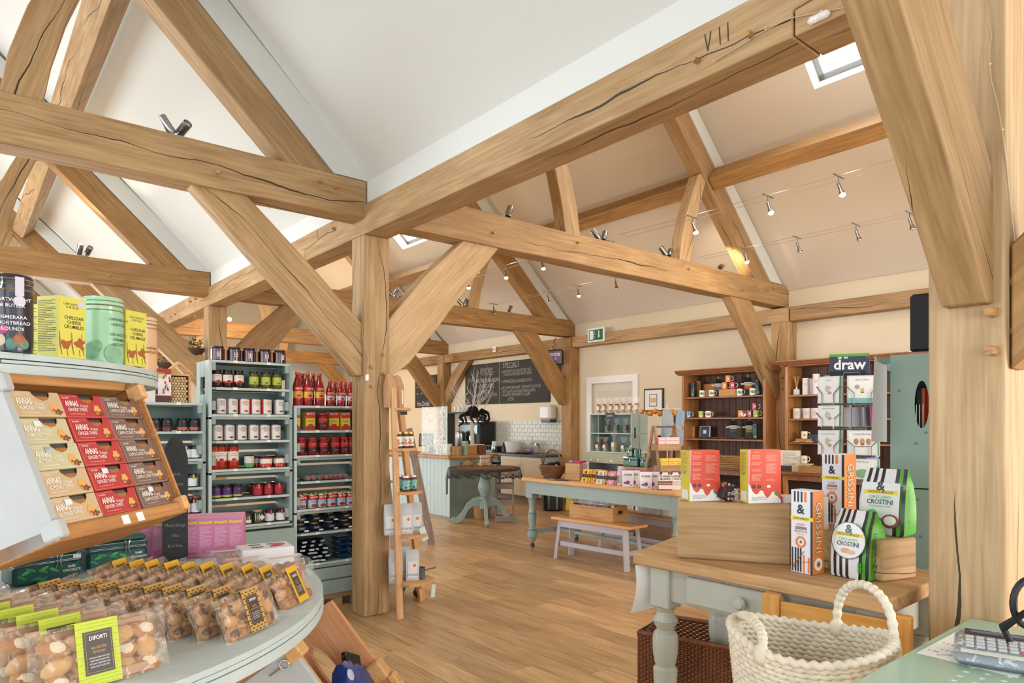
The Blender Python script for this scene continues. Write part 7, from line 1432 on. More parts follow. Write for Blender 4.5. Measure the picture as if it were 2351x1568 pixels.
def sheep(label, u, z, scarf):
 t = thing('sheep_cutout', label, 'ornament', dr(u, z, .20), -PI / 2 + .4); wh = mat('#e6e2de', .7, var=.02)
 MB().prism(poly_r(0, .17, .06, 16, 0, .55), -.008, 0, wh, 'XZ').box(-.1, -.008, .155, .1, 0, .175, wh, .003).build('face', t, smooth=0); MB().prism([(-.055, .19), (.055, .19), (.045, .235), (0, .26), (-.045, .235)], -.012, .0, mat('#22262a', .9, var=.2), 'XZ').build('hat', t); MB().ball((0, -.005, .275), .018, mat('#b8c83a', .8), 10, 7).build('bobble', t); MB().box(-.05, -.01, .09, .05, 0, .145, mat(scarf, .9, var=.2, scale=50), .006).build('scarf', t); MB().box(-.055, -.006, 0, .055, 0, .09, DARKG, .004).build('body', t)
 for x in (-.03, .03): MB().ball((x, -.009, .165), (.005, .002, .005), BLACK, 6, 4).build('eye', t)
sheep('sheep cut-out with grey scarf on the top dresser shelf', 1650, Z1[0], '#7a7876'); sheep('sheep cut-out with orange scarf on the top dresser shelf', 1718, Z1[0], '#d8742c'); sheep('sheep cut-out with grey body on the third dresser shelf', 1684, Z1[2], '#5a5e60'); sheep('sheep cut-out with green scarf on the third dresser shelf', 1721, Z1[2], '#8aa83a')
fl_ = thing('flask', '', 'flask'); MB().lathe([(.034, 0), (.036, .01), (.038, .17), (.036, .18), (.036, .21), (.001, .215)], mat('#3a5456', .25, .5, var=.05), 18).build('flask_body', fl_); MB().ball((0, -.037, .04), (.02, .003, .02), mat('#8ab04a', .5), 8, 5).build('printed_picture', fl_)
place(fl_, dr(1591, Z1[0], .12), MR, 'dark teal flask at the left end of the top dresser shelf'); place(fl_, dr(1740, Z1[0], .14), MR, 'dark teal flask at the right end of the top dresser shelf'); place(fl_, dr(1734, Z1[2], .08), MR, 'dark teal flask at the right end of the third dresser shelf')
for u, w_, h_, z, c_, lab in ((1603, .05, .24, Z1[0], '#a87a48', 'upright brown wooden block behind the first mug on the dresser'), (1590, .05, .17, Z1[2], '#d8a45c', 'pale wooden post block on the third dresser shelf'), (1628, .2, .2, Z1[0], '#c68a48', 'honey coloured board leaning at the back of the top dresser shelf')):
 t = thing('wooden_block', lab, 'block', dr(u, z, .2 if w_ < .1 else .3), -PI / 2); MB().box(-w_ / 2, 0, 0, w_ / 2, .03, h_, wood(c_, c_, .6, 1, 'Z', rnd=.03), .002).build('block_body', t)
t = thing('photo_frame', 'navy and silver photo frame on the third dresser shelf', 'frame', dr(1618, Z1[2], .2), -PI / 2 + .3); MB().box(-.08, 0, 0, .08, .015, .18, mat('#c9ccd2', .3), .003).build('frame_edge', t, rot=(-.12, 0, 0)); MB().box(-.07, -.003, .01, .062, 0, .17, mat('#2a3050', .4), .001).box(-.025, -.005, .07, .02, -.003, .12, PAPER).build('mount', t, rot=(-.12, 0, 0))
t = thing('sheep_figure', 'small white sheep ornament with red heart before the orange mug', 'ornament', dr(1707, Z1[1], .02), MR); MB().ball((0, 0, .03), (.035, .025, .025), WHITE, 12, 8).ball((-.035, 0, .045), (.016, .014, .014), WHITE, 8, 6).build('body', t); MB().ball((0, -.026, .035), (.009, .002, .009), mat('#b8202a', .5), 8, 5).build('heart', t)
pn = thing('trinket', '', 'trinket'); pillow(.07, .05, .025, mat('#6a6668', .7, var=.5, scale=60), 4, 2).build('trinket_body', pn)
TRS = [(u, Z1[2], random.uniform(.02, .2)) for u in range(1606, 1730, 7)] + [(u, Z1[1], .12) for u in (1652, 1659, 1666, 1673, 1680)]
TC = ['#5a5658', '#8a8480', '#c9c2b8', '#d8803c', '#2a2c36', '#a09a94']
for i, (u, z, dx) in enumerate(TRS):
 o = place(pn, dr(u, z, dx), random.uniform(0, 3), 'small crumpled keyring or trinket heaped on a shelf of the left dresser', 'trinkets on the left dresser shelves')
# right dresser goods
t = thing('reed_diffuser', 'glass reed diffuser with six sticks on the right dresser', 'diffuser', dr(1829, Z2[0], .08)); MB().box(-.03, -.03, 0, .03, .03, .075, film('#eee6e0', .6, .05), .006).build('bottle', t); MB().cyl((0, 0, .075), .013, .025, STEEL, 12).build('neck', t); MB().box(-.022, -.0315, .01, .022, -.0305, .06, PAPER).build('label', t)
m_ = MB()
for i in range(6): a = i * 1.05; m_.tube([(0, 0, .08), (.045 * math.cos(a), .03 * math.sin(a), .24)], .0025, PINE, 5)
m_.build('reeds', t)
cd = thing('candle_tube', '', 'candle'); MB().cyl((0, 0, 0), .041, .2, mat('#e2dcdc', .5, var=.01), 22).build('tube_body', cd); lines(cd, -.02, .02, .15, 4, .01, '#9a9494', y=-.0415); MB().cyl((0, 0, .2), .0415, .012, mat('#e2dcdc', .5, var=.01), 22).build('lid', cd)
place(cd, dr(1850, Z2[0], .10), -PI / 2 + .5, 'white candle tube, shorter looking, beside the reed diffuser'); place(cd, dr(1874, Z2[0], .06), -PI / 2 + .5, 'tall white candle tube left of the card spinner', scale=(1, 1, 1.2)); place(cd, dr(1900, Z2[0], .2), 0, 'white candle tube half hidden behind the card spinner', scale=(1.2, 1.2, 1.1)); place(cd, dr(1862, Z2[0], .24), 0, 'candle tube at the back of the right dresser shelf')
cq = thing('squat_candle', '', 'candle'); MB().cyl((0, 0, 0), .05, .13, mat('#dcd2ca', .5, var=.01), 22).build('candle_body', cq); lines(cq, -.025, .025, .09, 5, .011, '#a09a94', y=-.0505)
row(cq, [dr(u, Z2[1], .09) for u in (1830, 1853, 1872)] + [dr(u, Z2[1], .2) for u in (1842, 1882)], 'squat white candles', 'on the right dresser', 'squat white candles', rz=-PI / 2 + .5)
place(cmug, dr(1847, Z2[2] + .045, .1), MR, 'cream mug with fine drawing on a gift box on the right dresser'); t = thing('gift_box', 'flat brown gift box under the upper cream mug', 'box', dr(1848, Z2[2], .1), 0); MB().box(-.05, -.1, 0, .05, .1, .044, mat('#b8843e', .6), .002).build('box_body', t)
place(cmug, dr(1846, W2 + .112, .0), MR, 'cream mug with red-brown drawing on the cream ceramic box'); t = thing('ceramic_box', 'cream painted box under the lower cream mug', 'box', dr(1846, W2, -.02), 0); MB().box(-.05, -.10, 0, .05, .10, .11, mat('#d8c6a4', .6, var=.05), .004).build('box_body', t)
for i, u in enumerate((1830, 1858)): t = thing('saucer', f'{["left", "right"][i]} white saucer on the third shelf of the right dresser', 'saucer', dr(u, Z2[2], .02)); MB().lathe([(.03, 0), (.055, .01), (.054, .012), (.001, .004)], WHITE, 20).build('dish', t)
t = thing('blue_tin', 'navy patterned tin box behind the saucers', 'tin', dr(1875, Z2[2], .12)); MB().box(-.04, -.10, 0, .04, .08, .10, mat('#39455e', .4, var=.4, scale=40), .003).build('tin_body', t)
t = thing('information_card', 'cream printed card standing between the red box and the dresser mug', 'card', dr(1814, W2, -.05), -PI / 2 + .35); MB().box(-.12, 0, 0, .12, .012, .27, mat('#ddd8cc', .5, var=.01), .001).build('card_body', t, rot=(-.1, 0, 0)); s = thing('card_text', None, None); s.parent = t; s.rotation_euler = (-.1, 0, 0); lines(s, -.09, .09, .24, 12, .015, '#8a867e', y=-.001); MB().box(-.12, -.002, 0, .02, -.0005, .075, DARKG).build('dark_block', t, rot=(-.1, 0, 0))
def lowbasket(label, loc, w, d, h, m=WK):
 t = thing('woven_basket', label, 'basket', loc, -PI / 2 + .2); mb = MB()
 for j in range(7):
  z = .008 + h * j / 6; pts = []
  for (a, b, c_, e) in ((-w, -d, w, -d), (w, -d, w, d), (w, d, -w, d), (-w, d, -w, -d)):
   for i in range(10): q = i / 10; k = .004 * (1 if (i + j) % 2 else -1); pts.append(((a + (c_ - a) * q) * .5 + (k if a == c_ else 0), (b + (e - b) * q) * .5 + (k if b == e else 0), z))
  mb.tube(pts, .008, m, 5, closed=True)
 tag(mb.build('weave', t), kind='stuff'); MB().box(-w / 2, -d / 2, 0, w / 2, d / 2, .008, m).build('base', t)
 mb = MB(); r = random.Random(4)
 for i in range(18): a = Vector((r.uniform(-w, w) * .4, r.uniform(-d, d) * .4, h * .8)); mb.tube([a, a + Vector((r.uniform(-.05, .05), r.uniform(-.05, .05), .04))], .005, mat(['#2a3a4a', '#1c1c20', '#4a5a4a', '#8a7a5a'][i % 4], .4), 5)
 tag(mb.build('contents', t), kind='stuff')
lowbasket('wicker basket of pens between the two red cereal boxes', dr(1680, W1, -.02), .5, .28, .14); lowbasket('low round-edged wicker basket on the right dresser top', dr(1862, W2, -.05), .24, .18, .07)
t = thing('roof_ornament', 'brown roof-shaped ornament on the left dresser top', 'ornament', dr(1583, W1 + .08, .05)); MB().prism([(-.1, 0), (.1, 0), (.1, .03), (0, .06), (-.1, .03)], -.03, .03, mat('#6a4028', .6), 'XZ', M=Matrix.Rotation(PI / 2, 4, 'Z')).box(-.05, -.14, -.08, .05, .06, .0, mat('#b8783e', .6)).build('ornament_body', t)
# greeting card spinner
so = P(1950, 0, D=3.85); sp_ = thing('card_spinner', 'grey wire card spinner holding square greeting cards', 'spinner', (so.x, so.y, 0), -1.02); WG = mat('#7f868c', .35, .7, var=0)
def sz(v, D=3.75): return EYE + (HZ - v) * D / FL
m_ = MB().tube([(0, 0, 0), (0, 0, 1.72)], .009, WG, 8).build('pole', sp_); MB().cyl((0, 0, 0), .2, .02, WG, 20).build('base', sp_)
vw = MB()
for i in range(12): a = 2 * PI * i / 12; vw.tube([(.085 * math.cos(a), .085 * math.sin(a), .7), (.085 * math.cos(a), .085 * math.sin(a), sz(870))], .003, WG, 5)
for v in (870, 928, 985, 1045, 1100): vw.tube([(.087 * math.cos(a), .087 * math.sin(a), sz(v)) for a in [2 * PI * i / 20 for i in range(20)]], .003, WG, 5, closed=True)
vw.build('wire_cage', sp_)
rows_ = [(862, 925), (930, 979), (988, 1045), (1053, 1100)]; stacks = []
art = {'bee': [(0, .045, .010, .014, '#d8c24a'), (-.025, .065, .013, .013, '#a3ada3'), (0, .035, .010, .003, '#3a3a3a')], 'owl': [(-.03, .06, .012, .018, '#b8906a'), (0, .06, .012, .018, '#c8a07a'), (.03, .06, .012, .018, '#b8906a'), (0, .03, .045, .003, '#8a8a8a'), (.0, .045, .01, .008, '#c8502c')], 'fig': [(-.008, .06, .012, .02, '#cfc4be'), (.01, .035, .012, .010, '#c9a89e'), (.012, .065, .006, .006, '#d9c88a')], 'grn': [(0, .02, .04, .025, '#8ab892')]}
for r_, (va, vb) in enumerate(rows_):
 za, zb = sz(va), sz(vb); h = za - zb
 for side, (x, ang, w_) in enumerate(((-.118, -.45, .115), (.052, .0, .150))):
  if r_ == 1 and side == 1: continue
  if r_ == 3 and side == 0: continue
  t = thing('card_pocket', None, None); t.parent = sp_; t.location = (x, -.10 if side else -.075, zb); t.rotation_euler = (-.06, 0, ang)
  nm = [['fig', 'bee'], ['fig', None], ['fig', 'owl'], [None, 'grn']][r_][side]
  for k, cc in enumerate(('#dfe0dc', '#4a8a6a', '#8ac8b0', '#dcdcd6', '#c8502c' if side == 0 else '#9adcc0')): MB().box(-w_ / 2 + (.004 * k if side else -.002 * k), .006 * k, 0, w_ / 2 + .004 * k, .006 * k + .004, h + .002 * (k % 2), mat(cc, .5, var=.03)).build('greeting_card', t, smooth=0)
  f = .98; MB().box(-w_ / 2 * .9, -.0012, h * .05, w_ / 2 * .9, -.0004, h * .95, PAPER).build('card_face', t, smooth=0)
  for (a, b, rx, rz_, cc) in art[nm or 'fig']: MB().ball((a * w_ / .15, -.0018, b * h / .15 + h * .15), (rx, .001, rz_), mat(cc, .6, var=.15, scale=80), 10, 6).build('printed_picture', t)
  if r_ == 0 and side == 1: MB().box(-w_ / 2, -.002, 0, w_ / 2, -.001, h * .18, mat('#8cc0c0', .5, var=.15, scale=60)).build('printed_band', t, smooth=0)
  if side: text(t, ['Just a Note', '', 'Happy Birthday', 'Well Done'][r_], .010, (0, -.003, h * .85), mat('#8a8a8a', .5, var=0))
  else: text(t, ['', 'Happy Birthday', 'Happy Birthday'][r_] or 'Hello', .008, (0, -.003, h * .85), mat('#9a9a9a', .5, var=0))
  MB().tube([(-w_ / 2 - .006, .03, h * .62), (-w_ / 2 - .006, -.006, h * .62), (-w_ * .28, -.008, h * .35), (-w_ * .28, -.008, -.01), (w_ * .28, -.008, -.01), (w_ * .28, -.008, h * .35), (w_ / 2 + .006, -.006, h * .62), (w_ / 2 + .006, .03, h * .62)], .0028, WG, 5).build('pocket_wire', t)
for i, (x, z, w_, h, c_, an) in enumerate(((.0, sz(980), .10, .11, '#c9cdd6', 0), (.09, sz(980), .08, .11, '#8a8890', .6), (.13, sz(925), .06, .15, '#5a9aa0', 1.2), (.13, sz(979), .05, .12, '#c8508a', 1.2), (.14, sz(1050), .07, .13, '#9a8ac0', 1.1), (.12, sz(1100), .09, .12, '#6a7ea8', .7), (-.03, sz(925), .1, .14, '#dcdcdc', 1.5))):
 MB().box(-w_ / 2, 0, 0, w_ / 2, .02, h, mat(c_, .5, var=.1)).build('side_card', sp_, loc=(x, -.02, z), rot=(-.05, 0, an), smooth=0)
dz = sz(858); dp = thing('draw_pad', 'navy drawing pad titled draw with a green stripe on top of the spinner', 'pad', tuple(P(1950, 858, D=3.8)), -1.08); w_ = .202; h = .112; MB().box(-w_ / 2, 0, 0, w_ / 2, .012, h, mat('#353f58', .5, var=.03), .001).build('pad_body', dp, smooth=0); pan(dp, -w_ / 2, h * .87, w_ / 2, h, '#5aa83c', name='green_stripe'); text(dp, 'draw', .056, (0, -.002, h * .44), WHITE, bold=.035)
for x in (-.05, -.02): pan(dp, x - .008, h * .76, x + .012, h * .85, '#d0d4da', y=-.0008, name='price_sticker')
MB().box(w_ * .40, -.002, h * .78, w_ * .48, -.001, h * .84, mat('#b84a5a', .5)).build('little_flag', dp, smooth=0); MB().box(-w_ / 2, -.006, -.02, w_ * .4, -.001, .014, BLACK).build('black_caption', dp, smooth=0)
MB().tube([(-.03, -.008, -.03), (-.03, -.008, .006), (.05, -.008, .006), (.05, -.008, -.03)], .003, WG, 5).build('holder_wire', dp)
# green cabinet, roll, speaker
q = P(2044, 815, D=2.9); ga0 = math.atan2(q.y, q.x) - PI / 2 - .06; gc = thing('green_cabinet', 'tall sage green painted crate cabinet behind the big right post', 'cabinet', (q.x, q.y, 0), ga0); GZ = q.z; GC = mat('#788f84', .6, var=.05, scale=6, bump=.1)
zh = EYE + (HZ - 930) * 2.95 / FL
for (z0_, z1_) in ((0, .62), (.625, 1.22), (1.225, GZ)):
 if z1_ > 1.5:
  hx, hr, hh = .115, .026, .10; n = 20; ov = [(hx + hr * math.cos(2 * PI * i / n), zh + hh * math.sin(2 * PI * i / n) * (1)) for i in range(n)]; vs = []; fs = []
  for y in (0, .02): vs += [(a, y, b) for a, b in ov]
  outer = []
  for i in range(n):
   dx, dz_ = math.cos(2 * PI * i / n), math.sin(2 * PI * i / n); kx = ((.5 - hx) / dx) if dx > 1e-6 else ((-hx) / dx if dx < -1e-6 else 9); kz = ((z1_ - zh) / dz_) if dz_ > 1e-6 else ((z0_ - zh) / dz_ if dz_ < -1e-6 else 9); k = min(kx, kz); outer.append((hx + dx * k, zh + dz_ * k))
  # corners first get snapped so the board stays rectangular
  for cx_, cz_ in ((0, z0_), (.5, z0_), (.5, z1_), (0, z1_)): j = min(range(n), key=lambda i: math.hypot(outer[i][0] - cx_, outer[i][1] - cz_)); outer[j] = (cx_, cz_)
  for y in (0, .02): vs += [(a, y, b) for a, b in outer]
  for i in range(n): j = (i + 1) % n; fs += [(i, j, 2 * n + j, 2 * n + i), (n + i, 3 * n + i, 3 * n + j, n + j), (i, n + i, n + j, j), (2 * n + i, 2 * n + j, 3 * n + j, 3 * n + i)]
  MB().add(vs, fs, GC).build('front_board', gc, smooth=0)
 else: MB().box(0, 0, z0_, .5, .02, z1_, GC, .002).build('front_board', gc, smooth=0)
 MB().box(-.0, .02, z0_, .02, .36, z1_, GC, .002).build('side_board', gc, smooth=0); MB().box(.48, .02, z0_, .5, .36, z1_, GC, .002).build('side_board', gc, smooth=0)
 MB().box(-.055, .06, z1_ - .1, 0, .12, z1_ - .005, GC, .004).build('corner_block', gc)
MB().box(.02, .30, 0, .48, .32, GZ, mat('#3a3e3a', .9)).build('back', gc, smooth=0)
m_ = MB(); rr = random.Random(3)
for i in range(16): m_.cyl((0, 0, 0), .005, .002, mat('#5a6c62', .7), 8, M=Matrix.Translation((rr.uniform(.03, .3), -.0005, rr.uniform(1.0, GZ - .03))) @ Matrix.Rotation(PI / 2, 4, 'X'))
tag(m_.build('nail_heads', gc), kind='stuff')
for i, (x, c_) in enumerate(((.10, '#14161c'), (.115, '#d8703c'), (.128, '#c8281e'), (.105, '#2a3450'))): t = MB().box(x - .008, .03 + .02 * i, zh - .11, x + .012, .045 + .02 * i, zh + .07, mat(c_, .8, var=.1), .004).build('folded_bag', gc)
for k in range(3): MB().box(.094 + k * .012, .018, zh - .1, .096 + k * .012, .03, zh + .0, PAPER).build('bag_stripe', gc)
t = thing('grey_banner', 'curled sheet of grey card hanging beside the green cabinet', 'sheet', (q.x, q.y, 0), ga0); vs = []; n = 10; zt, zb = P(2030, 822, D=2.85).z, P(2035, 1015, D=2.85).z
for i in range(n + 1): a = i / n; x = -.062 + .05 * a; y = .02 - .06 * math.sin(a * 2.2); vs += [(x - .012 * (1 - a), y, zb + .0), (x, y, zt + (.02 if i < 3 else 0) - .03 * a)]
MB().add([v for v in vs] + [(v[0] + .001, v[1] + .003, v[2]) for v in vs], [(2 * i, 2 * i + 2, 2 * i + 3, 2 * i + 1) for i in range(n)] + [(2 * n + 2 + 2 * i, 2 * n + 3 + 2 * i, 2 * n + 5 + 2 * i, 2 * n + 4 + 2 * i) for i in range(n)], mat('#9a9c98', .6, var=.02)).build('sheet_body', t, recalc=False)
MB().box(-.03, -.0, zt - .05, .0, .06, zt - .02, SAGE).build('fixing', t)
q2 = P(2089, 806, D=2.95); t = thing('wall_speaker', 'black upright panel speaker standing on a wooden base on the green cabinet', 'speaker', (q2.x, q2.y, GZ), ga0); MB().box(-.01, 0, 0, .2, .12, .018, DRW, .004).build('wooden_base', t); MB().box(0, .01, .019, .2, .10, .019 + 133 * 2.95 / FL, mat('#0c0d10', .7, var=.1), .012).build('speaker_case', t)
# ---- butcher's table in the right foreground ----------------------------------------------------------
BT = .93; BL, BR = P(1452, 1268, z=BT), P(2042, 1377, z=BT); ba_ = math.atan2(BR.y - BL.y, BR.x - BL.x); bl2 = (BR - BL).length
SLB = wood('#d2a877', '#a27c50', .6, 1.1, 'X', crack=.5, knots=.9, rnd=.0); bt = thing('butcher_table', 'thick worn wooden topped table on sage turned legs with a drawer', 'table', (BL.x, BL.y, 0), ba_)
n = 13; rr = random.Random(5); fr = [(bl2 * i / n, rr.uniform(-.004, .004)) for i in range(n + 1)]
MB().prism(fr + [(bl2, .60), (-.16, .58)], BT - .052, BT, SLB, 'XY').build('slab_top', bt, smooth=25, bevel=.008)
MB().box(.13, .045, BT - .19, bl2 - .1, .07, BT - .053, mat('#a9aa9c', .5, var=.03), .002).box(.06, .13, BT - .19, .085, .5, BT - .053, mat('#a9aa9c', .5, var=.03), .002).box(bl2 - .09, .13, BT - .19, bl2 - .065, .5, BT - .053, mat('#a9aa9c', .5, var=.03)).build('apron', bt); BG = mat('#b1b3a6', .45, var=.03, coat=.2)
dwr = MB().box(.26, .028, BT - .175, .68, .046, BT - .066, BG, .003).build('drawer_front', bt); MB().lathe([(.012, 0), (.012, .012), (.024, .022), (.026, .034), (.018, .044), (.001, .047)], BG, 20, M=Matrix.Translation((.52, .028, BT - .12)) @ Matrix.Rotation(PI / 2, 4, 'X')).build('knob', dwr)
for x in (.12, bl2 - .07):
 for y in (.075, .5):
  g = MB(); g.box(x - .05, y - .045, BT - .225, x + .05, y + .05, BT - .053, BG, .006); H = BT - .225
  g.lathe([(.03, 0), (.035, H * .1), (.04, H * .3), (.05, H * .55), (.052, H * .62), (.04, H * .64), (.046, H * .66), (.053, H * .72), (.055, H * .8), (.05, H * .84), (.035, H * .86), (.05, H * .9), (.055, H * .92), (.04, H * .95), (.034, H * .97), (.045, H)], BG, 26, (x, y, 0)); g.build('turned_leg', bt)
t = thing('price_sheet', 'curled white paper sheet hanging from the left end of the butcher table', 'paper', (BL.x, BL.y, 0), ba_); vs = []; n = 8
for i in range(n + 1): a = i / n; z = BT - .055 - .215 * a; x = .015 - .03 * a ** 2 + .012 * math.sin(a * 3); vs += [(x, .0, z), (x + .045, .13, z + .015)]
MB().add(vs + [(v[0] + .0008, v[1] + .0008, v[2]) for v in vs], [(2 * i, 2 * i + 2, 2 * i + 3, 2 * i + 1) for i in range(n)] + [(2 * n + 2 + 2 * i, 2 * n + 3 + 2 * i, 2 * n + 5 + 2 * i, 2 * n + 4 + 2 * i) for i in range(n)], PAPER).build('sheet', t, recalc=False, smooth=60)
def blockw(name, label, c, a, w, d, h):
 t = thing(name, label, 'block', (c.x, c.y, BT + .001), a); MB().box(0, 0, 0, w, d, h, wood('#c7a478', '#97764c', .75, .9, 'X', crack=.35, knots=1, rnd=.03), .006).build('block_body', t, smooth=25); return t
k1, k2 = P(1555, 1281, z=BT), P(1816, 1299, z=BT); ka = math.atan2(k2.y - k1.y, k2.x - k1.x); blockw('oak_block', 'large rectangular oak block carrying two red cereal boxes', k1, ka, (k2 - k1).length, .17, .238)
k3, k4 = P(2026, 1338, z=BT), P(2121, 1331, z=BT); kb_ = -.28; blockw('oak_block', 'smaller oak block at the right end carrying crostini and breadsticks', k3, kb_, .18, .28, .148)
# cereal boxes
def cereal(label, u, vb, z, a, w, d, h):
 p = P(u, vb, z=z); t = thing('cereal_box', label, 'box', (p.x, p.y, z), a); R_ = mat('#e2543f', .32, var=.02, coat=.3)
 MB().box(0, 0, 0, w, d, h, R_, .0006).build('box_body', t, smooth=0); MB().box(-.0008, .001, .001, -.0001, d - .001, h - .001, mat('#cdbb3e', .4, var=.03)).build('yellow_side', t, smooth=0)
 pts = [(0, .0), (w, 0), (w, .012), (w * .93, .02), (w * .86, .035), (w * .80, .048), (w * .72, .045), (w * .66, .03), (w * .58, .02), (w * .5, .032), (w * .44, .05), (w * .36, .052), (w * .3, .04), (w * .22, .036), (w * .12, .05), (w * .04, .075), (0, .08)]
 MB().prism(pts, -.0009, -.0002, WHITE, 'XZ').build('white_drips', t, smooth=0); MB().prism([(0, .08), (.004, .08), (.01, h), (0, h)], -.0009, -.0002, mat('#e6a0a8', .5), 'XZ').build('pink_edge', t, smooth=0); lc = '#f0b8a8'
 text(t, 'METHOD', .0055, (w * .15, -.0012, h * .95), mat('#e8d060', .5, var=0), align='LEFT')
 for (x0, x1, z1, n_) in ((.1, .42, .90, 5), (.1, .42, .76, 3), (.1, .42, .64, 3), (.1, .42, .54, 7), (.54, .92, .90, 7), (.54, .92, .74, 11), (.54, .85, .44, 2)): lines(t, w * x0, w * x1, h * z1, n_, h * .018, lc, y=-.0003)
 for x, c_ in ((.17, '#24344c'), (.34, '#24344c')): MB().lathe([(.0075, 0), (.0075, .0006), (.001, .0006)], mat(c_, .5, var=0), 18, M=Matrix.Translation((w * x, -.0009, h * .31)) @ Matrix.Rotation(PI / 2, 4, 'X')).build('printed_badge', t); text(t, '2+', .005, (w * x, -.002, h * .31), mat('#e0d070', .5, var=0))
 MB().ball((w * .62, -.001, h * .31), (.009, .0008, .006), WHITE, 12, 6).build('printed_badge', t); MB().ball((w * .84, -.0014, h * .17), (.005, .001, .011), mat('#3f9a54', .5), 10, 6, M=Matrix.Rotation(-.7, 4, 'Y')).build('printed_leaf', t); lines(t, w * .1, w * .6, h * .12, 4, h * .022, '#8a8a8a', y=-.001)
 s = thing('side_text', None, None); s.parent = t; s.location = (-.0008, d, 0); s.rotation_euler = (0, 0, -PI / 2); lines(s, d * .1, d * .85, h * .95, 20, h * .022, '#8a7a2c', y=-.0004); MB().ball((d * .5, -.001, h * .55), (.006, .0006, .006), mat('#4f9ab0', .5), 8, 5).build('printed_badge', s); MB().box(d * .15, -.001, h * .04, d * .85, -.0004, h * .22, mat('#dcdcd2', .5)).build('nutrition_panel', s, smooth=0)
ztb = BT + .24
cereal('left red and yellow cereal box on the large oak block', 1583, 1151, ztb, math.radians(-27), .138, .078, .213); cereal('right red and yellow cereal box on the large oak block, shinier', 1718, 1156, ztb, math.radians(-29), .146, .066, .219)
for i, (u, c_, h) in enumerate(((1672, '#8a3a5a', .07), (1690, '#caa23c', .055))):
 p = P(u, 1150, z=ztb); t = thing('sweet_tub', ['black sweet carton with coloured spots behind the left cereal box', 'clear pot of yellow and green sweets between the cereal boxes'][i], 'sweets', (p.x, p.y, ztb), -TH + .4)
 if i == 0:
  MB().box(-.05, -.02, 0, .03, .02, h, mat('#3a2630', .5), .004, M=Matrix.Rotation(.35, 4, 'Y')).build('carton_body', t); r_ = random.Random(1)
  for k in range(12): MB().ball((-.05 + .075 * r_.random(), -.021, .004 + (0 if k % 2 else h * .9) + .01 * r_.random()), (.006, .001, .006), mat(['#d84a3c', '#4a8ad8', '#e8c83c', '#4ab86a', '#c84aa8'][k % 5], .4), 8, 5, M=None).build('printed_spot', t)
  text(t, 'milk', .02, (0, -.024, h * .5), PAPER)
 else:
  MB().cyl((0, 0, 0), .018, h, film('#ffffff', .2, .05), 14).build('clear_pot', t); r_ = random.Random(2)
  for k in range(18): MB().ball((r_.uniform(-.011, .011), r_.uniform(-.011, .011), .006 + h * .8 * k / 18), .0055, mat(['#e0b83c', '#8ab83c', '#e07a4c'][k % 3], .4), 6, 4).build('sweet', t)
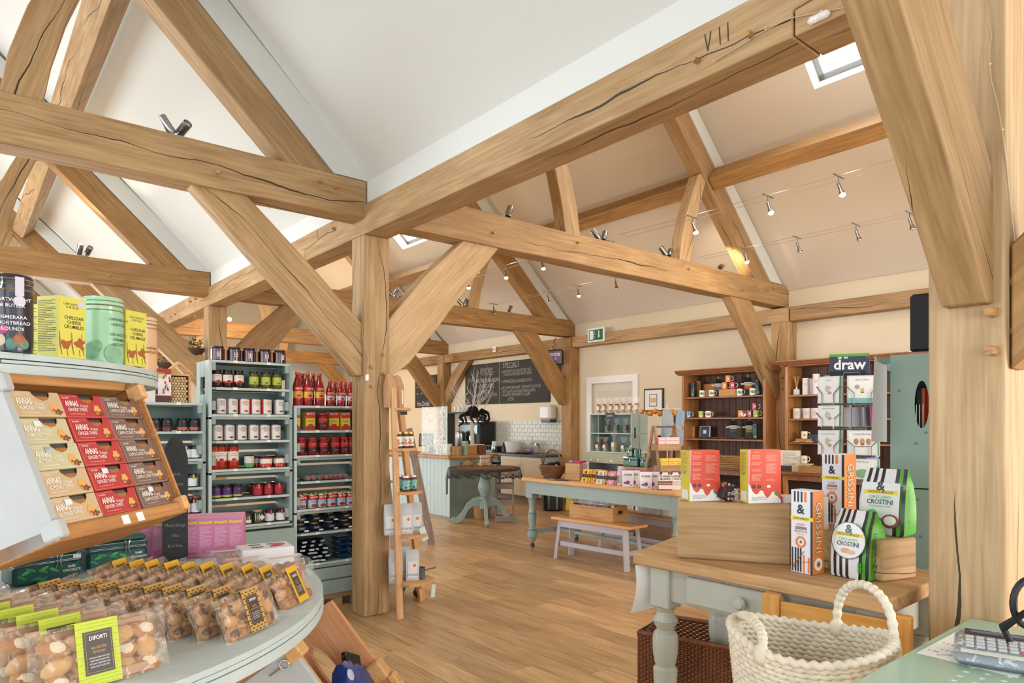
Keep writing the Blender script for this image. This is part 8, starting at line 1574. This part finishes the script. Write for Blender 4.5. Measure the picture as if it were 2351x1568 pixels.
# breadstick boxes
def grissini(label, p, a, w, d, h):
 t = thing('breadstick_box', label, 'box', tuple(p), a); MB().box(0, 0, 0, w, d, h, mat('#dcdfe6', .4, var=.01), .0008).build('box_body', t, smooth=0); MB().box(w + .0001, .0008, .0008, w + .0009, d - .0008, h - .0008, mat('#e8822c', .4, var=.02)).build('orange_side', t, smooth=0); MB().box(-.0009, .0008, .0008, -.0001, d - .0008, h - .0008, mat('#3a2028', .4)).build('dark_side', t, smooth=0)
 BK = mat('#231f22', .45, var=0); OR = mat('#e8762c', .45, var=0); yv = -.0008; m_ = MB()
 for i, x in enumerate((.14, .30, .46)): m_.box(w * x, yv, h * .855, w * x + w * .075, 0, h * .985, BK)
 m_.box(w * .90, yv, 0, w * 1.0, 0, h * .99, BK)
 for x in (.04, .18, .30, .42): m_.box(w * x, yv, .004, w * x + w * .07, 0, h * .30, BK)
 m_.build('black_stripes', t, smooth=0); MB().box(w * .62, yv, h * .86, w * .72, 0, h * .985, OR).box(w * .56, yv, .004, w * .64, 0, h * .22, OR).box(w * .78, yv, .004, w * .86, 0, h * .2, OR).build('orange_stripes', t, smooth=0)
 text(t, '&', h * .115, (w * .45, -.0012, h * .765), BK, bold=.03); yb_ = MB().box(-.001, -.0016, h * .635, w + .001, -.0008, h * .68, mat('#e6cf3c', .45, var=0)).build('yellow_band', t, smooth=0); text(yb_, 'CROSTA & MOLLICA', h * .022, (w * .48, -.0022, h * .658), BK, sx=.72, bold=.02)
 gy = mat('#55585e', .45, var=0); text(t, 'CLASSIC', h * .027, (w * .46, -.0014, h * .585), OR, sx=.85, bold=.02); text(t, 'GRISSINI', h * .036, (w * .46, -.0014, h * .54), gy, sx=.85, bold=.035); text(t, 'BREADSTICKS', h * .027, (w * .46, -.0014, h * .50), OR, sx=.75, bold=.02); text(t, 'MADE IN ITALY', h * .012, (w * .46, -.0014, h * .465), gy)
 rd = MB().lathe([(w * .16, 0), (w * .235, 0), (w * .235, .0008), (w * .16, .0008)], OR, 28, M=Matrix.Translation((w * .46, -.0012, h * .375)) @ Matrix.Rotation(PI / 2, 4, 'X'), cap=False).build('round_stamp', t, smooth=0); text(t, '&', h * .035, (w * .46, -.0018, h * .375), BK, bold=.03)
 for (a0, b0, a1, b1) in ((.1, .05, .62, .27), (.02, .10, 1.0, .165)): MB().tube([(w * a0, -.001, h * b0), (w * (a0 + a1) / 2, -.001, h * (b0 + b1) / 2 + .001), (w * a1, -.001, h * b1)], w * .055, mat('#c98a4c', .6, var=.2), 8, flat=.12).build('printed_breadstick', t)
 er = Matrix(((0, 0, 1), (0, 1, 0), (-1, 0, 0))).to_euler(); lh = d * .48
 text(t, 'GRISSINI', lh, (w + .0014, d * .48, h * .56), BK, rot=er, bold=.05, sx=h * .66 / (lh * 6.2), sp=1.1); text(t, 'GRISSINI', lh, (w + .0022, d * .48, h * .56), mat('#efd2b4', .45, var=0), rot=er, bold=.008, sx=h * .66 / (lh * 6.2), sp=1.1, name='lettering_fill')
 MB().lathe([(d * .18, 0), (d * .36, 0), (d * .36, .0008), (d * .18, .0008)], PAPER, 26, M=Matrix.Translation((w + .0008, d * .5, h * .12)) @ Matrix.Rotation(PI / 2, 4, 'Y'), cap=False).build('round_stamp', t, smooth=0); text(t, '&', h * .03, (w + .003, d * .5, h * .12), BK, rot=(PI / 2, 0, PI / 2), bold=.03); return t
gp1 = P(1818, 1308, z=BT + .001); gr2 = P(1866, 1321, z=BT + .001); ga = math.atan2(gr2.y - gp1.y, gr2.x - gp1.x)
def gplace(uL, uR, uS, vR, z, hpx, label):
 pr_ = P(uR, vR, z=z); D = SN * pr_.x + CS * pr_.y; h = hpx * D / FL; pl = P(uL, 0, D=D + .004); w = math.hypot(pl.x - pr_.x, pl.y - pr_.y)
 dl = .60; a = math.atan2(pr_.y, pr_.x) - PI / 2 - dl; w = w / math.cos(dl); o = Vector((pr_.x - w * math.cos(a), pr_.y - w * math.sin(a), z)); d = (uS - uR) * D / FL / math.sin(dl)
 return grissini(label, o, a, w, d, h)
gplace(1818, 1866, 1889, 1321, BT + .001, 193, 'nearer orange and striped breadstick box standing on the table top'); gplace(1890, 1938, 1963, 1206, BT + .150, 163, 'farther orange and striped breadstick box standing on the small oak block')
# crostini bags
def crostini(label, p, a, w, d, h, roundel, tilt=0):
 t = thing('crostini_bag', label, 'bag', tuple(p), 0, rot=(tilt, 0, a)); st = MB(); n = 12; m_w = mat('#d9dbdc', .35, var=.03, coat=.2); BK = mat('#202022', .35, var=.02, coat=.2); G_ = mat('#5fb03a', .35, var=.05, coat=.2, bump=.2); rr = random.Random(3)
 lv = [(0, .93, 1), (.04, .98, 1), (.25, 1.0, 1.0), (.5, 1.0, .92), (.75, .97, .62), (.9, .93, .25), (1.0, .90, .06)]; grid = []
 for z, ws, ds in lv:
  fr_ = []
  for i in range(n + 1): a_ = i / n; fr_.append((w * (.5 + (a_ - .5) * ws), d * .5 - d * .5 * ds - .006 * math.sin(PI * a_) * (z > .02) + rr.uniform(-.001, .001), z * h))
  grid.append((fr_, ws, ds))
 for i in range(n):
  cm = BK if i in (1, 3, 5, 9, 11) else m_w
  if i == 10 or i == 7: cm = mat('#4f9a34', .35, var=.03) if i == 10 else m_w
  if i in (5, 7) and 1: cm = m_w if i == 7 else BK
  st.add([g[0][i] for g in grid] + [g[0][i + 1] for g in grid], [(j, len(lv) + j, len(lv) + j + 1, j + 1) for j in range(len(lv) - 1)], cm)
 st.build('striped_front', t, smooth=60, recalc=False); gm = MB(); L_ = len(lv)
 R0 = [g[0][n] for g in grid]; Rb = [(g[0][n][0], d * .5 + d * .5 * g[2], g[0][n][2]) for g in grid]; Rm = [((a_[0] + b_[0]) / 2 - (.016 if .1 < a_[2] / h < .95 else 0), (a_[1] + b_[1]) / 2, a_[2]) for a_, b_ in zip(R0, Rb)]
 gm.add(R0 + Rm + Rb, [(j, L_ + j, L_ + j + 1, j + 1) for j in range(L_ - 1)] + [(L_ + j, 2 * L_ + j, 2 * L_ + j + 1, L_ + j + 1) for j in range(L_ - 1)], G_)
 Lb = [(g[0][0][0], d * .5 + d * .5 * g[2], g[0][0][2]) for g in grid]; gm.add([g[0][0] for g in grid] + Lb, [(j + 1, L_ + j + 1, L_ + j, j) for j in range(L_ - 1)], G_); gm.add(Rb + Lb, [(j + 1, j, L_ + j, L_ + j + 1) for j in range(L_ - 1)], G_); gm.add([R0[-1], Rb[-1], Lb[-1], grid[-1][0][0]], [(0, 1, 2, 3)], BK); gm.build('green_sides', t, smooth=45, recalc=False)
 gy = mat('#4a4e52', .45, var=0); gl = mat('#6ab86a', .45, var=0); yf = lambda z: (d * .5 * (1 - (1.0 if z < .3 else 1 - (z - .3) * .55))) - .0095
 if roundel:
  zc = h * .56; R_ = w * .45; tl = math.radians(-6); rp = thing('front_label', None, None); rp.parent = t; rp.location = (w * .48, yf(.56) - .001, zc); rp.rotation_euler = (-.12, 0, 0)
  MB().lathe([(R_, 0), (.001, .0002)], BK, 36, M=Matrix.Rotation(PI / 2, 4, 'X'), cap=False).build('black_ring', rp, smooth=0); MB().lathe([(R_ * .96, .0004), (.001, .0006)], m_w, 36, M=Matrix.Rotation(PI / 2, 4, 'X'), cap=False).build('white_disc', rp, smooth=0); y_ = -.0014
 else:
  rp = thing('front_label', None, None); rp.parent = t; rp.location = (w * .48, yf(.56) - .002, h * .56); rp.rotation_euler = (-.15, 0, 0); MB().box(-w * .40, -.0006, -h * .30, w * .42, 0, h * .24, m_w).build('white_panel', rp, smooth=0); R_ = w * .45; y_ = -.0016
 text(rp, '&', R_ * .46, (0, y_, R_ * .60), BK, bold=.035); MB().box(-R_ * .82, y_, R_ * .22, R_ * .82, y_ + .0006, R_ * .42, mat('#e2cd3c', .45, var=0)).build('yellow_band', rp, smooth=0); text(rp, 'CROSTA & MOLLICA', R_ * .12, (0, y_ - .0006, R_ * .32), BK, sx=.8, bold=.02)
 text(rp, 'OREGANO', R_ * .17, (0, y_, R_ * .05), gl, sx=.9, bold=.01); text(rp, 'CROSTINI', R_ * .24, (0, y_, -R_ * .2), gy, sx=.85, bold=.03)
 if roundel: MB().ball((-R_ * .1, y_, -R_ * .55), (R_ * .3, .001, R_ * .14), mat('#e0a67c', .5, var=.15, scale=80), 12, 6).ball((R_ * .22, y_ - .001, -R_ * .6), (R_ * .22, .001, R_ * .12), mat('#e6b890', .5, var=.15, scale=80), 12, 6).build('printed_crostini', rp)
 else:
  text(rp, 'ITALIAN BREAD BITES', R_ * .10, (0, y_, -R_ * .42), gl, sx=.8); MB().lathe([(R_ * .14, 0), (R_ * .26, 0)], gl, 24, M=Matrix.Translation((-R_ * .35, y_, -R_ * .85)) @ Matrix.Rotation(PI / 2, 4, 'X'), cap=False).build('round_stamp', rp, smooth=0); MB().ball((R_ * .55, y_ - .001, -R_ * 1.15), (R_ * .42, .003, R_ * .36), mat('#8a3a4a', .5, var=.3, scale=60), 14, 8).ball((R_ * .55, y_ - .004, -R_ * 1.12), (R_ * .3, .002, R_ * .24), mat('#e0e4d8', .5, var=.1, scale=60), 12, 8).build('printed_toast', rp)
 for k, c_ in enumerate('CROSTINI'): text(t, c_, h * .065, (w * .985 + .004, d * .30, h * (.66 - .075 * k)), mat('#1e5a2c', .45, var=0), rot=(PI / 2, .12 + .02 * k, PI / 2 - .30), bold=.02)
 m_ = MB()
 if roundel:
  for k in range(7): m_.ball((w * .80 - .004, yf(.2) - .001, h * (.12 + .022 * k)), (.0045, .0008, .0022), mat('#4f9a34', .5), 6, 4, M=Matrix.Rotation(.6, 4, 'Y')).ball((w * .80 + .004, yf(.2) - .001, h * (.12 + .022 * k)), (.0045, .0008, .0022), mat('#4f9a34', .5), 6, 4, M=Matrix.Rotation(-.6, 4, 'Y'))
  m_.build('printed_wheat', t)
 return t
pf = P(1907, 1318, z=BT + .002); crostini('front crostini bag with round label standing on the table top', pf, math.atan2(pf.y, pf.x) - PI / 2 - .60, .150, .115, .245, 1)
pb2 = P(1972, 1222, z=BT + .150); crostini('rear taller crostini bag with square label on the small oak block', pb2, math.atan2(pb2.y, pb2.x) - PI / 2 - .38, .160, .12, .245, 0)
pw = P(2084, 1228, z=BT + .150); t = thing('brown_bag', 'clear topped brown packet standing behind the rear crostini bag', 'bag', (pw.x, pw.y + .05, BT + .150), -TH); pillow(.05, .03, .155, mat('#8a5a3c', .4, var=.25, scale=20), 5, 2).build('bag_body', t)
ckp = P(1846, 0, D=2.78); t = thing('cook_box', 'white lidded box printed cook behind the breadstick boxes', 'box', (ckp.x, ckp.y, BT + .001), -TH); MB().box(-.08, 0, 0, .10, .10, .265, mat('#c9c4c0', .5, var=.03), .002).build('box_body', t, smooth=0); text(t, 'cook', .02, (.05, -.002, .25), DARKG); MB().box(-.07, -.0012, .17, .04, -.0004, .24, mat('#a8402c', .5, var=.3, scale=40)).build('picture', t, smooth=0)
# chair, basket and hamper
CHW = wood('#dca452', '#bd8236', .4, 1.1, 'X', rnd=.0, coat=.3); CHZ = wood('#dca452', '#bd8236', .4, 1.1, 'Z', rnd=.0, coat=.3)
cl, cr_ = P(1772, 1362, z=.885), P(2070, 1412, z=.885); cang = math.atan2(cr_.y - cl.y, cr_.x - cl.x); cw = (cr_ - cl).length
ch_ = thing('oak_chair', 'honey oak chair with a broad top rail pushed against the butcher table', 'chair', (cl.x, cl.y, 0), cang)
for x in (0, cw): MB().box(x - .03, -.022, 0, x + .03, .022, .885, CHZ, .006).build('back_post', ch_)
MB().box(.03, -.006, .73, cw - .03, .014, .862, CHW, .004).build('top_rail', ch_); MB().box(.03, -.004, .60, cw - .03, .012, .65, CHW, .004).build('lower_rail', ch_)
MB().box(-.02, -.46, .43, cw + .02, .0, .465, CHW, .008).build('seat', ch_)
for x in (.01, cw - .01): MB().box(x - .022, -.45, 0, x + .022, -.405, .43, CHZ, .004).build('front_leg', ch_)
def rope_basket(label, c, zr, R_, el, ang, nr, z0):
 t = thing('rope_basket', label, 'basket', (c.x, c.y, z0), ang); W1_ = mat('#e4d9c3', .85, var=.16, scale=30, bump=.6); H = zr - z0
 for j in range(nr):
  q = j / (nr - 1); r = R_ * (.80 + .20 * q); z = .012 + (H - .012) * q; n = 240; vs = []; fs = []; rc = .0088 if j < nr - 1 else .0118
  for i in range(n):
   a = 2 * PI * i / n; lift = .018 * math.cos(2 * a) * q
   for k in range(8):
    b = 2 * PI * k / 8; bump = 1 + .34 * math.sin(46 * a + b + j * 1.7); vs.append(((r + rc * bump * math.cos(b)) * math.cos(a), (r * el + rc * bump * math.cos(b)) * math.sin(a), z + lift + rc * bump * math.sin(b)))
  for i in range(n):
   for k in range(8): fs.append((i * 8 + k, ((i + 1) % n) * 8 + k, ((i + 1) % n) * 8 + (k + 1) % 8, i * 8 + (k + 1) % 8))
  MB().add(vs, fs, W1_).build('rope_coil', t, smooth=180)
 MB().ball((0, 0, .012), (R_ * .80, R_ * .80 * el, .01), W1_, 24, 6).build('woven_base', t)
 for (a0, a1, hh, ln) in ((math.radians(168), math.radians(240), .10, .04), (math.radians(-12 + 20), math.radians(62 + 10), .15, -.01)):
  p0 = Vector((R_ * math.cos(a0), R_ * el * math.sin(a0), H - .02)); p1 = Vector((R_ * math.cos(a1), R_ * el * math.sin(a1), H - .02)); n = 110; pts = []; rs = []; mid = (p0 + p1) / 2; inw = -mid.normalized() * ln
  for i in range(n + 1):
   s = i / n; th = PI * s; p = p0.lerp(p1, .5 - .5 * math.cos(th) * (1 + .10 * math.sin(th))) + Vector((0, 0, 1)) * hh * math.sin(th) ** .75 + inw * math.sin(th); pts.append(p); rs.append(.0125 * (1 + .12 * math.sin(s * 110)))
  MB().tube(pts, rs, W1_, 10).build('rope_handle', t, smooth=180)
  for p in (p0, p1): MB().ball(p + Vector((0, 0, .005)), (.022, .022, .03), W1_, 12, 8).build('handle_knot', t)
 return t
rc_ = P(1857, 1462, D=1.93); rope_basket('cream twisted rope basket with two looped handles on the oak chair seat', rc_, rc_.z, .212, .92, cang + .25, 29, .468)
h0, h1 = P(1466, 1447, z=.50), P(1684, 1484, z=.50); ha = math.atan2(h1.y - h0.y, h1.x - h0.x); hl = (h1 - h0).length + .12
t = thing('wicker_hamper', 'brown wicker hamper on the floor under the butcher table', 'hamper', (h0.x, h0.y, 0), ha); WB = wood('#8a5228', '#4a2812', .45, 4, 'Z', rnd=.0); mb = MB(); hd_ = .34
for j in range(44):
 z = .02 + .46 * j / 43
 for (y) in (0, hd_):
  mb.tube([(hl * i / 34, y + (.004 if (i + j) % 2 else -.004), z) for i in range(35)], .0052, WB, 5)
 for x in (0, hl): mb.tube([(x + (.004 if (i + j) % 2 else -.004), hd_ * i / 14, z) for i in range(15)], .0052, WB, 5)
tag(mb.build('weave', t), kind='stuff'); mb = MB()
for i in range(35): mb.tube([(hl * i / 34, 0, 0), (hl * i / 34, 0, .49)], .005, WB, 5)
tag(mb.build('stakes', t), kind='stuff'); MB().tube([(0, 0, .49), (hl, 0, .49), (hl, hd_, .49), (0, hd_, .49)], .012, WB, 8, closed=True).build('rim', t); MB().box(.01, .01, 0, hl - .01, hd_ - .01, .02, WB).build('base', t); MB().box(.01, .012, .02, hl - .01, .016, .47, mat('#2a160a', .9)).build('dark_sheet', t)  # near-black sheet close behind the front weave only
text(t, 'ccm', .09, (hl * .72, -.008, .12), BLACK, sx=1.0)
# star cloth table, sheet, calculator
ST = .90; sc0 = P(2170, 1449, z=ST); t = thing('till_table', 'small table covered with mint green star oilcloth in the bottom right corner', 'table', (1.55, -.25, 0)); x1, y1 = 2.415 - 1.55, sc0.y + .25; MINT = mat('#9dbba8', .35, var=.03, scale=4, coat=.25)
xl = P(1985, 1568, z=ST).x - 1.55 - .35; e = P(1975, 1568, z=ST)
pl = [(xl, 0), (x1, 0), (x1, y1), (sc0.x - 1.55, y1), (xl, y1 - .01)]; MB().prism(pl, ST - .03, ST, MINT, 'XY').build('oilcloth_top', t, bevel=.004, smooth=30); MB().box(xl + .02, .02, .0, xl + .06, .06, ST - .031, OAK).box(x1 - .06, .02, 0, x1 - .02, .06, ST - .031, OAK).box(xl + .02, y1 - .07, 0, xl + .06, y1 - .03, ST - .031, OAK).box(x1 - .06, y1 - .07, 0, x1 - .02, y1 - .03, ST - .031, OAK).build('table_legs', t)
sm_ = mat('#dfe6df', .5, var=0); star = None
for i in range(20):
 for j in range(22):
  x = xl + .03 + i * .043 + (.0215 if j % 2 else 0); y = .02 + j * .038
  if x > x1 - .02 or y > y1 - .03: continue
  wx, wy = x + 1.55, y - .25; D = SN * wx + CS * wy
  if D < .5: continue
  uu = 1175.5 + FL * (CS * wx - SN * wy) / D; vv = HZ + FL * .6 / D
  if not (1900 < uu < 2450 and vv < 1640): continue
  if star is None: pts = [(.0085 * (1 if k % 2 == 0 else .42) * math.sin(k * PI / 5), .0085 * (1 if k % 2 == 0 else .42) * math.cos(k * PI / 5)) for k in range(10)]; o = MB().prism(pts, .0001, .0005, sm_, 'XY').build('printed_star', t, smooth=0); star = o.data
  else: o = bpy.data.objects.new('printed_star', star); C.objects.link(o); o.parent = t
  o.location = (x, y, ST); o.rotation_euler = (0, 0, .3)
pa, pb3 = P(2104, 1500, z=ST), P(2196, 1451, z=ST); t = thing('scribbled_sheet', 'white sheet with handwritten figures lying under the calculator', 'paper', (pa.x, pa.y, ST + .0008)); b_ = pb3 - pa; c_ = P(2335, 1557, z=ST) - pa; d_ = b_ + c_
MB().add([(0, 0, 0), (c_.x, c_.y, 0), (d_.x, d_.y, 0), (b_.x, b_.y, 0), (0, 0, .0006), (c_.x, c_.y, .0006), (d_.x, d_.y, .0006), (b_.x, b_.y, .0006)], [(3, 2, 1, 0), (4, 5, 6, 7), (0, 1, 5, 4), (1, 2, 6, 5), (2, 3, 7, 6), (3, 0, 4, 7)], PAPER).build('sheet', t, smooth=0)
an_ = math.atan2(c_.y, c_.x); ik = mat('#4a4a50', .6, var=0)
for s, q, r_ in (('7 5 8', .12, .5), ('+ 3 9', .2, .28), ('12 x 4', .33, .15), ('£ 28', .10, .18), ('5', .3, .75), ('64', .75, .12)): p = c_ * q + b_ * r_; text(t, s, .011, (p.x, p.y, .0009), ik, rot=(0, 0, an_ - .1), name='handwriting')
for q, r_, L_ in ((.18, .08, .05), (.3, .3, .06), (.8, .2, .07)): p = c_ * q + b_ * r_; MB().box(0, 0, .0006, L_, .0012, .001, ik, M=Matrix.Translation((p.x, p.y, 0)) @ Matrix.Rotation(an_ + .9, 4, 'Z')).build('pen_line', t)
pc0 = P(2192, 1514, z=ST + .015); pc1 = P(2322, 1538, z=ST + .012); ca2 = math.atan2(pc1.y - pc0.y, pc1.x - pc0.x); cwid = .168; t = thing('till_calculator', 'grey desk till terminal with white keys in a clear cover', 'till', (pc0.x, pc0.y, ST + .002), ca2); SH_ = Matrix.Rotation(.10, 4, 'X')
MB().box(0, 0, 0, cwid, .19, .026, mat('#78828c', .3, var=.03, coat=.5), .012, M=SH_).build('terminal_body', t, smooth=50); MB().box(-.003, -.003, .004, cwid + .003, .193, .030, film('#c8d0d8', .35, .08), .013, M=SH_).build('clear_cover', t, smooth=50)
MB().box(.012, .014, .0305, cwid - .02, .036, .0318, mat('#d6dcd2', .4), .0005, M=SH_).build('white_label', t, smooth=0); MB().box(.02, .145, .0305, cwid - .01, .182, .0325, mat('#23282e', .3), .001, M=SH_).build('display_surround', t, smooth=0); MB().box(.035, .158, .0326, cwid - .02, .171, .0332, mat('#5a6a9a', .2), M=SH_).build('display', t, smooth=0)
km = mat('#c3c8cc', .35, var=.02); kp = None
for i in range(6):
 for j in range(4): x, y = .022 + i * .0225, .052 + j * .021; MB().box(x, y, .030, x + .018, y + .015, .0345, km if (i, j) != (5, 0) else mat('#c8607a', .4), .002, M=SH_).build('key', t)
text(t, 'TILL 210', .006, (cwid * .55, .165, .052), PAPER, rot=(.1, 0, 0))
rq = P(2303, 1440, D=1.72); rq2 = P(2352, 1408, D=1.66); t = thing('desk_lamp_arm', 'black curved tubular arm at the right edge beside the big post', 'lamp', tuple(rq)); v_ = rq2 - rq
MB().tube([(0, 0, 0), tuple(v_ * .5), tuple(v_), tuple(v_ * 1.6)], [.011, .009, .008, .008], BLACK, 8).build('arm', t); r0 = P(2372, 1385, D=1.68) - rq
rx = Vector((CS, -SN, 0)); MB().tube([r0 + rx * (.05 * math.cos(a)) + Vector((0, 0, .062 * math.sin(a))) for a in [2 * PI * i / 24 for i in range(24)]], .008, BLACK, 8, closed=True).build('ring', t); MB().tube([(0, 0, 0), (.02, -.03, -.08), (.03, -.06, rq.z * 0 - (rq.z - ST) + .004)], .008, BLACK, 8).build('stem', t)
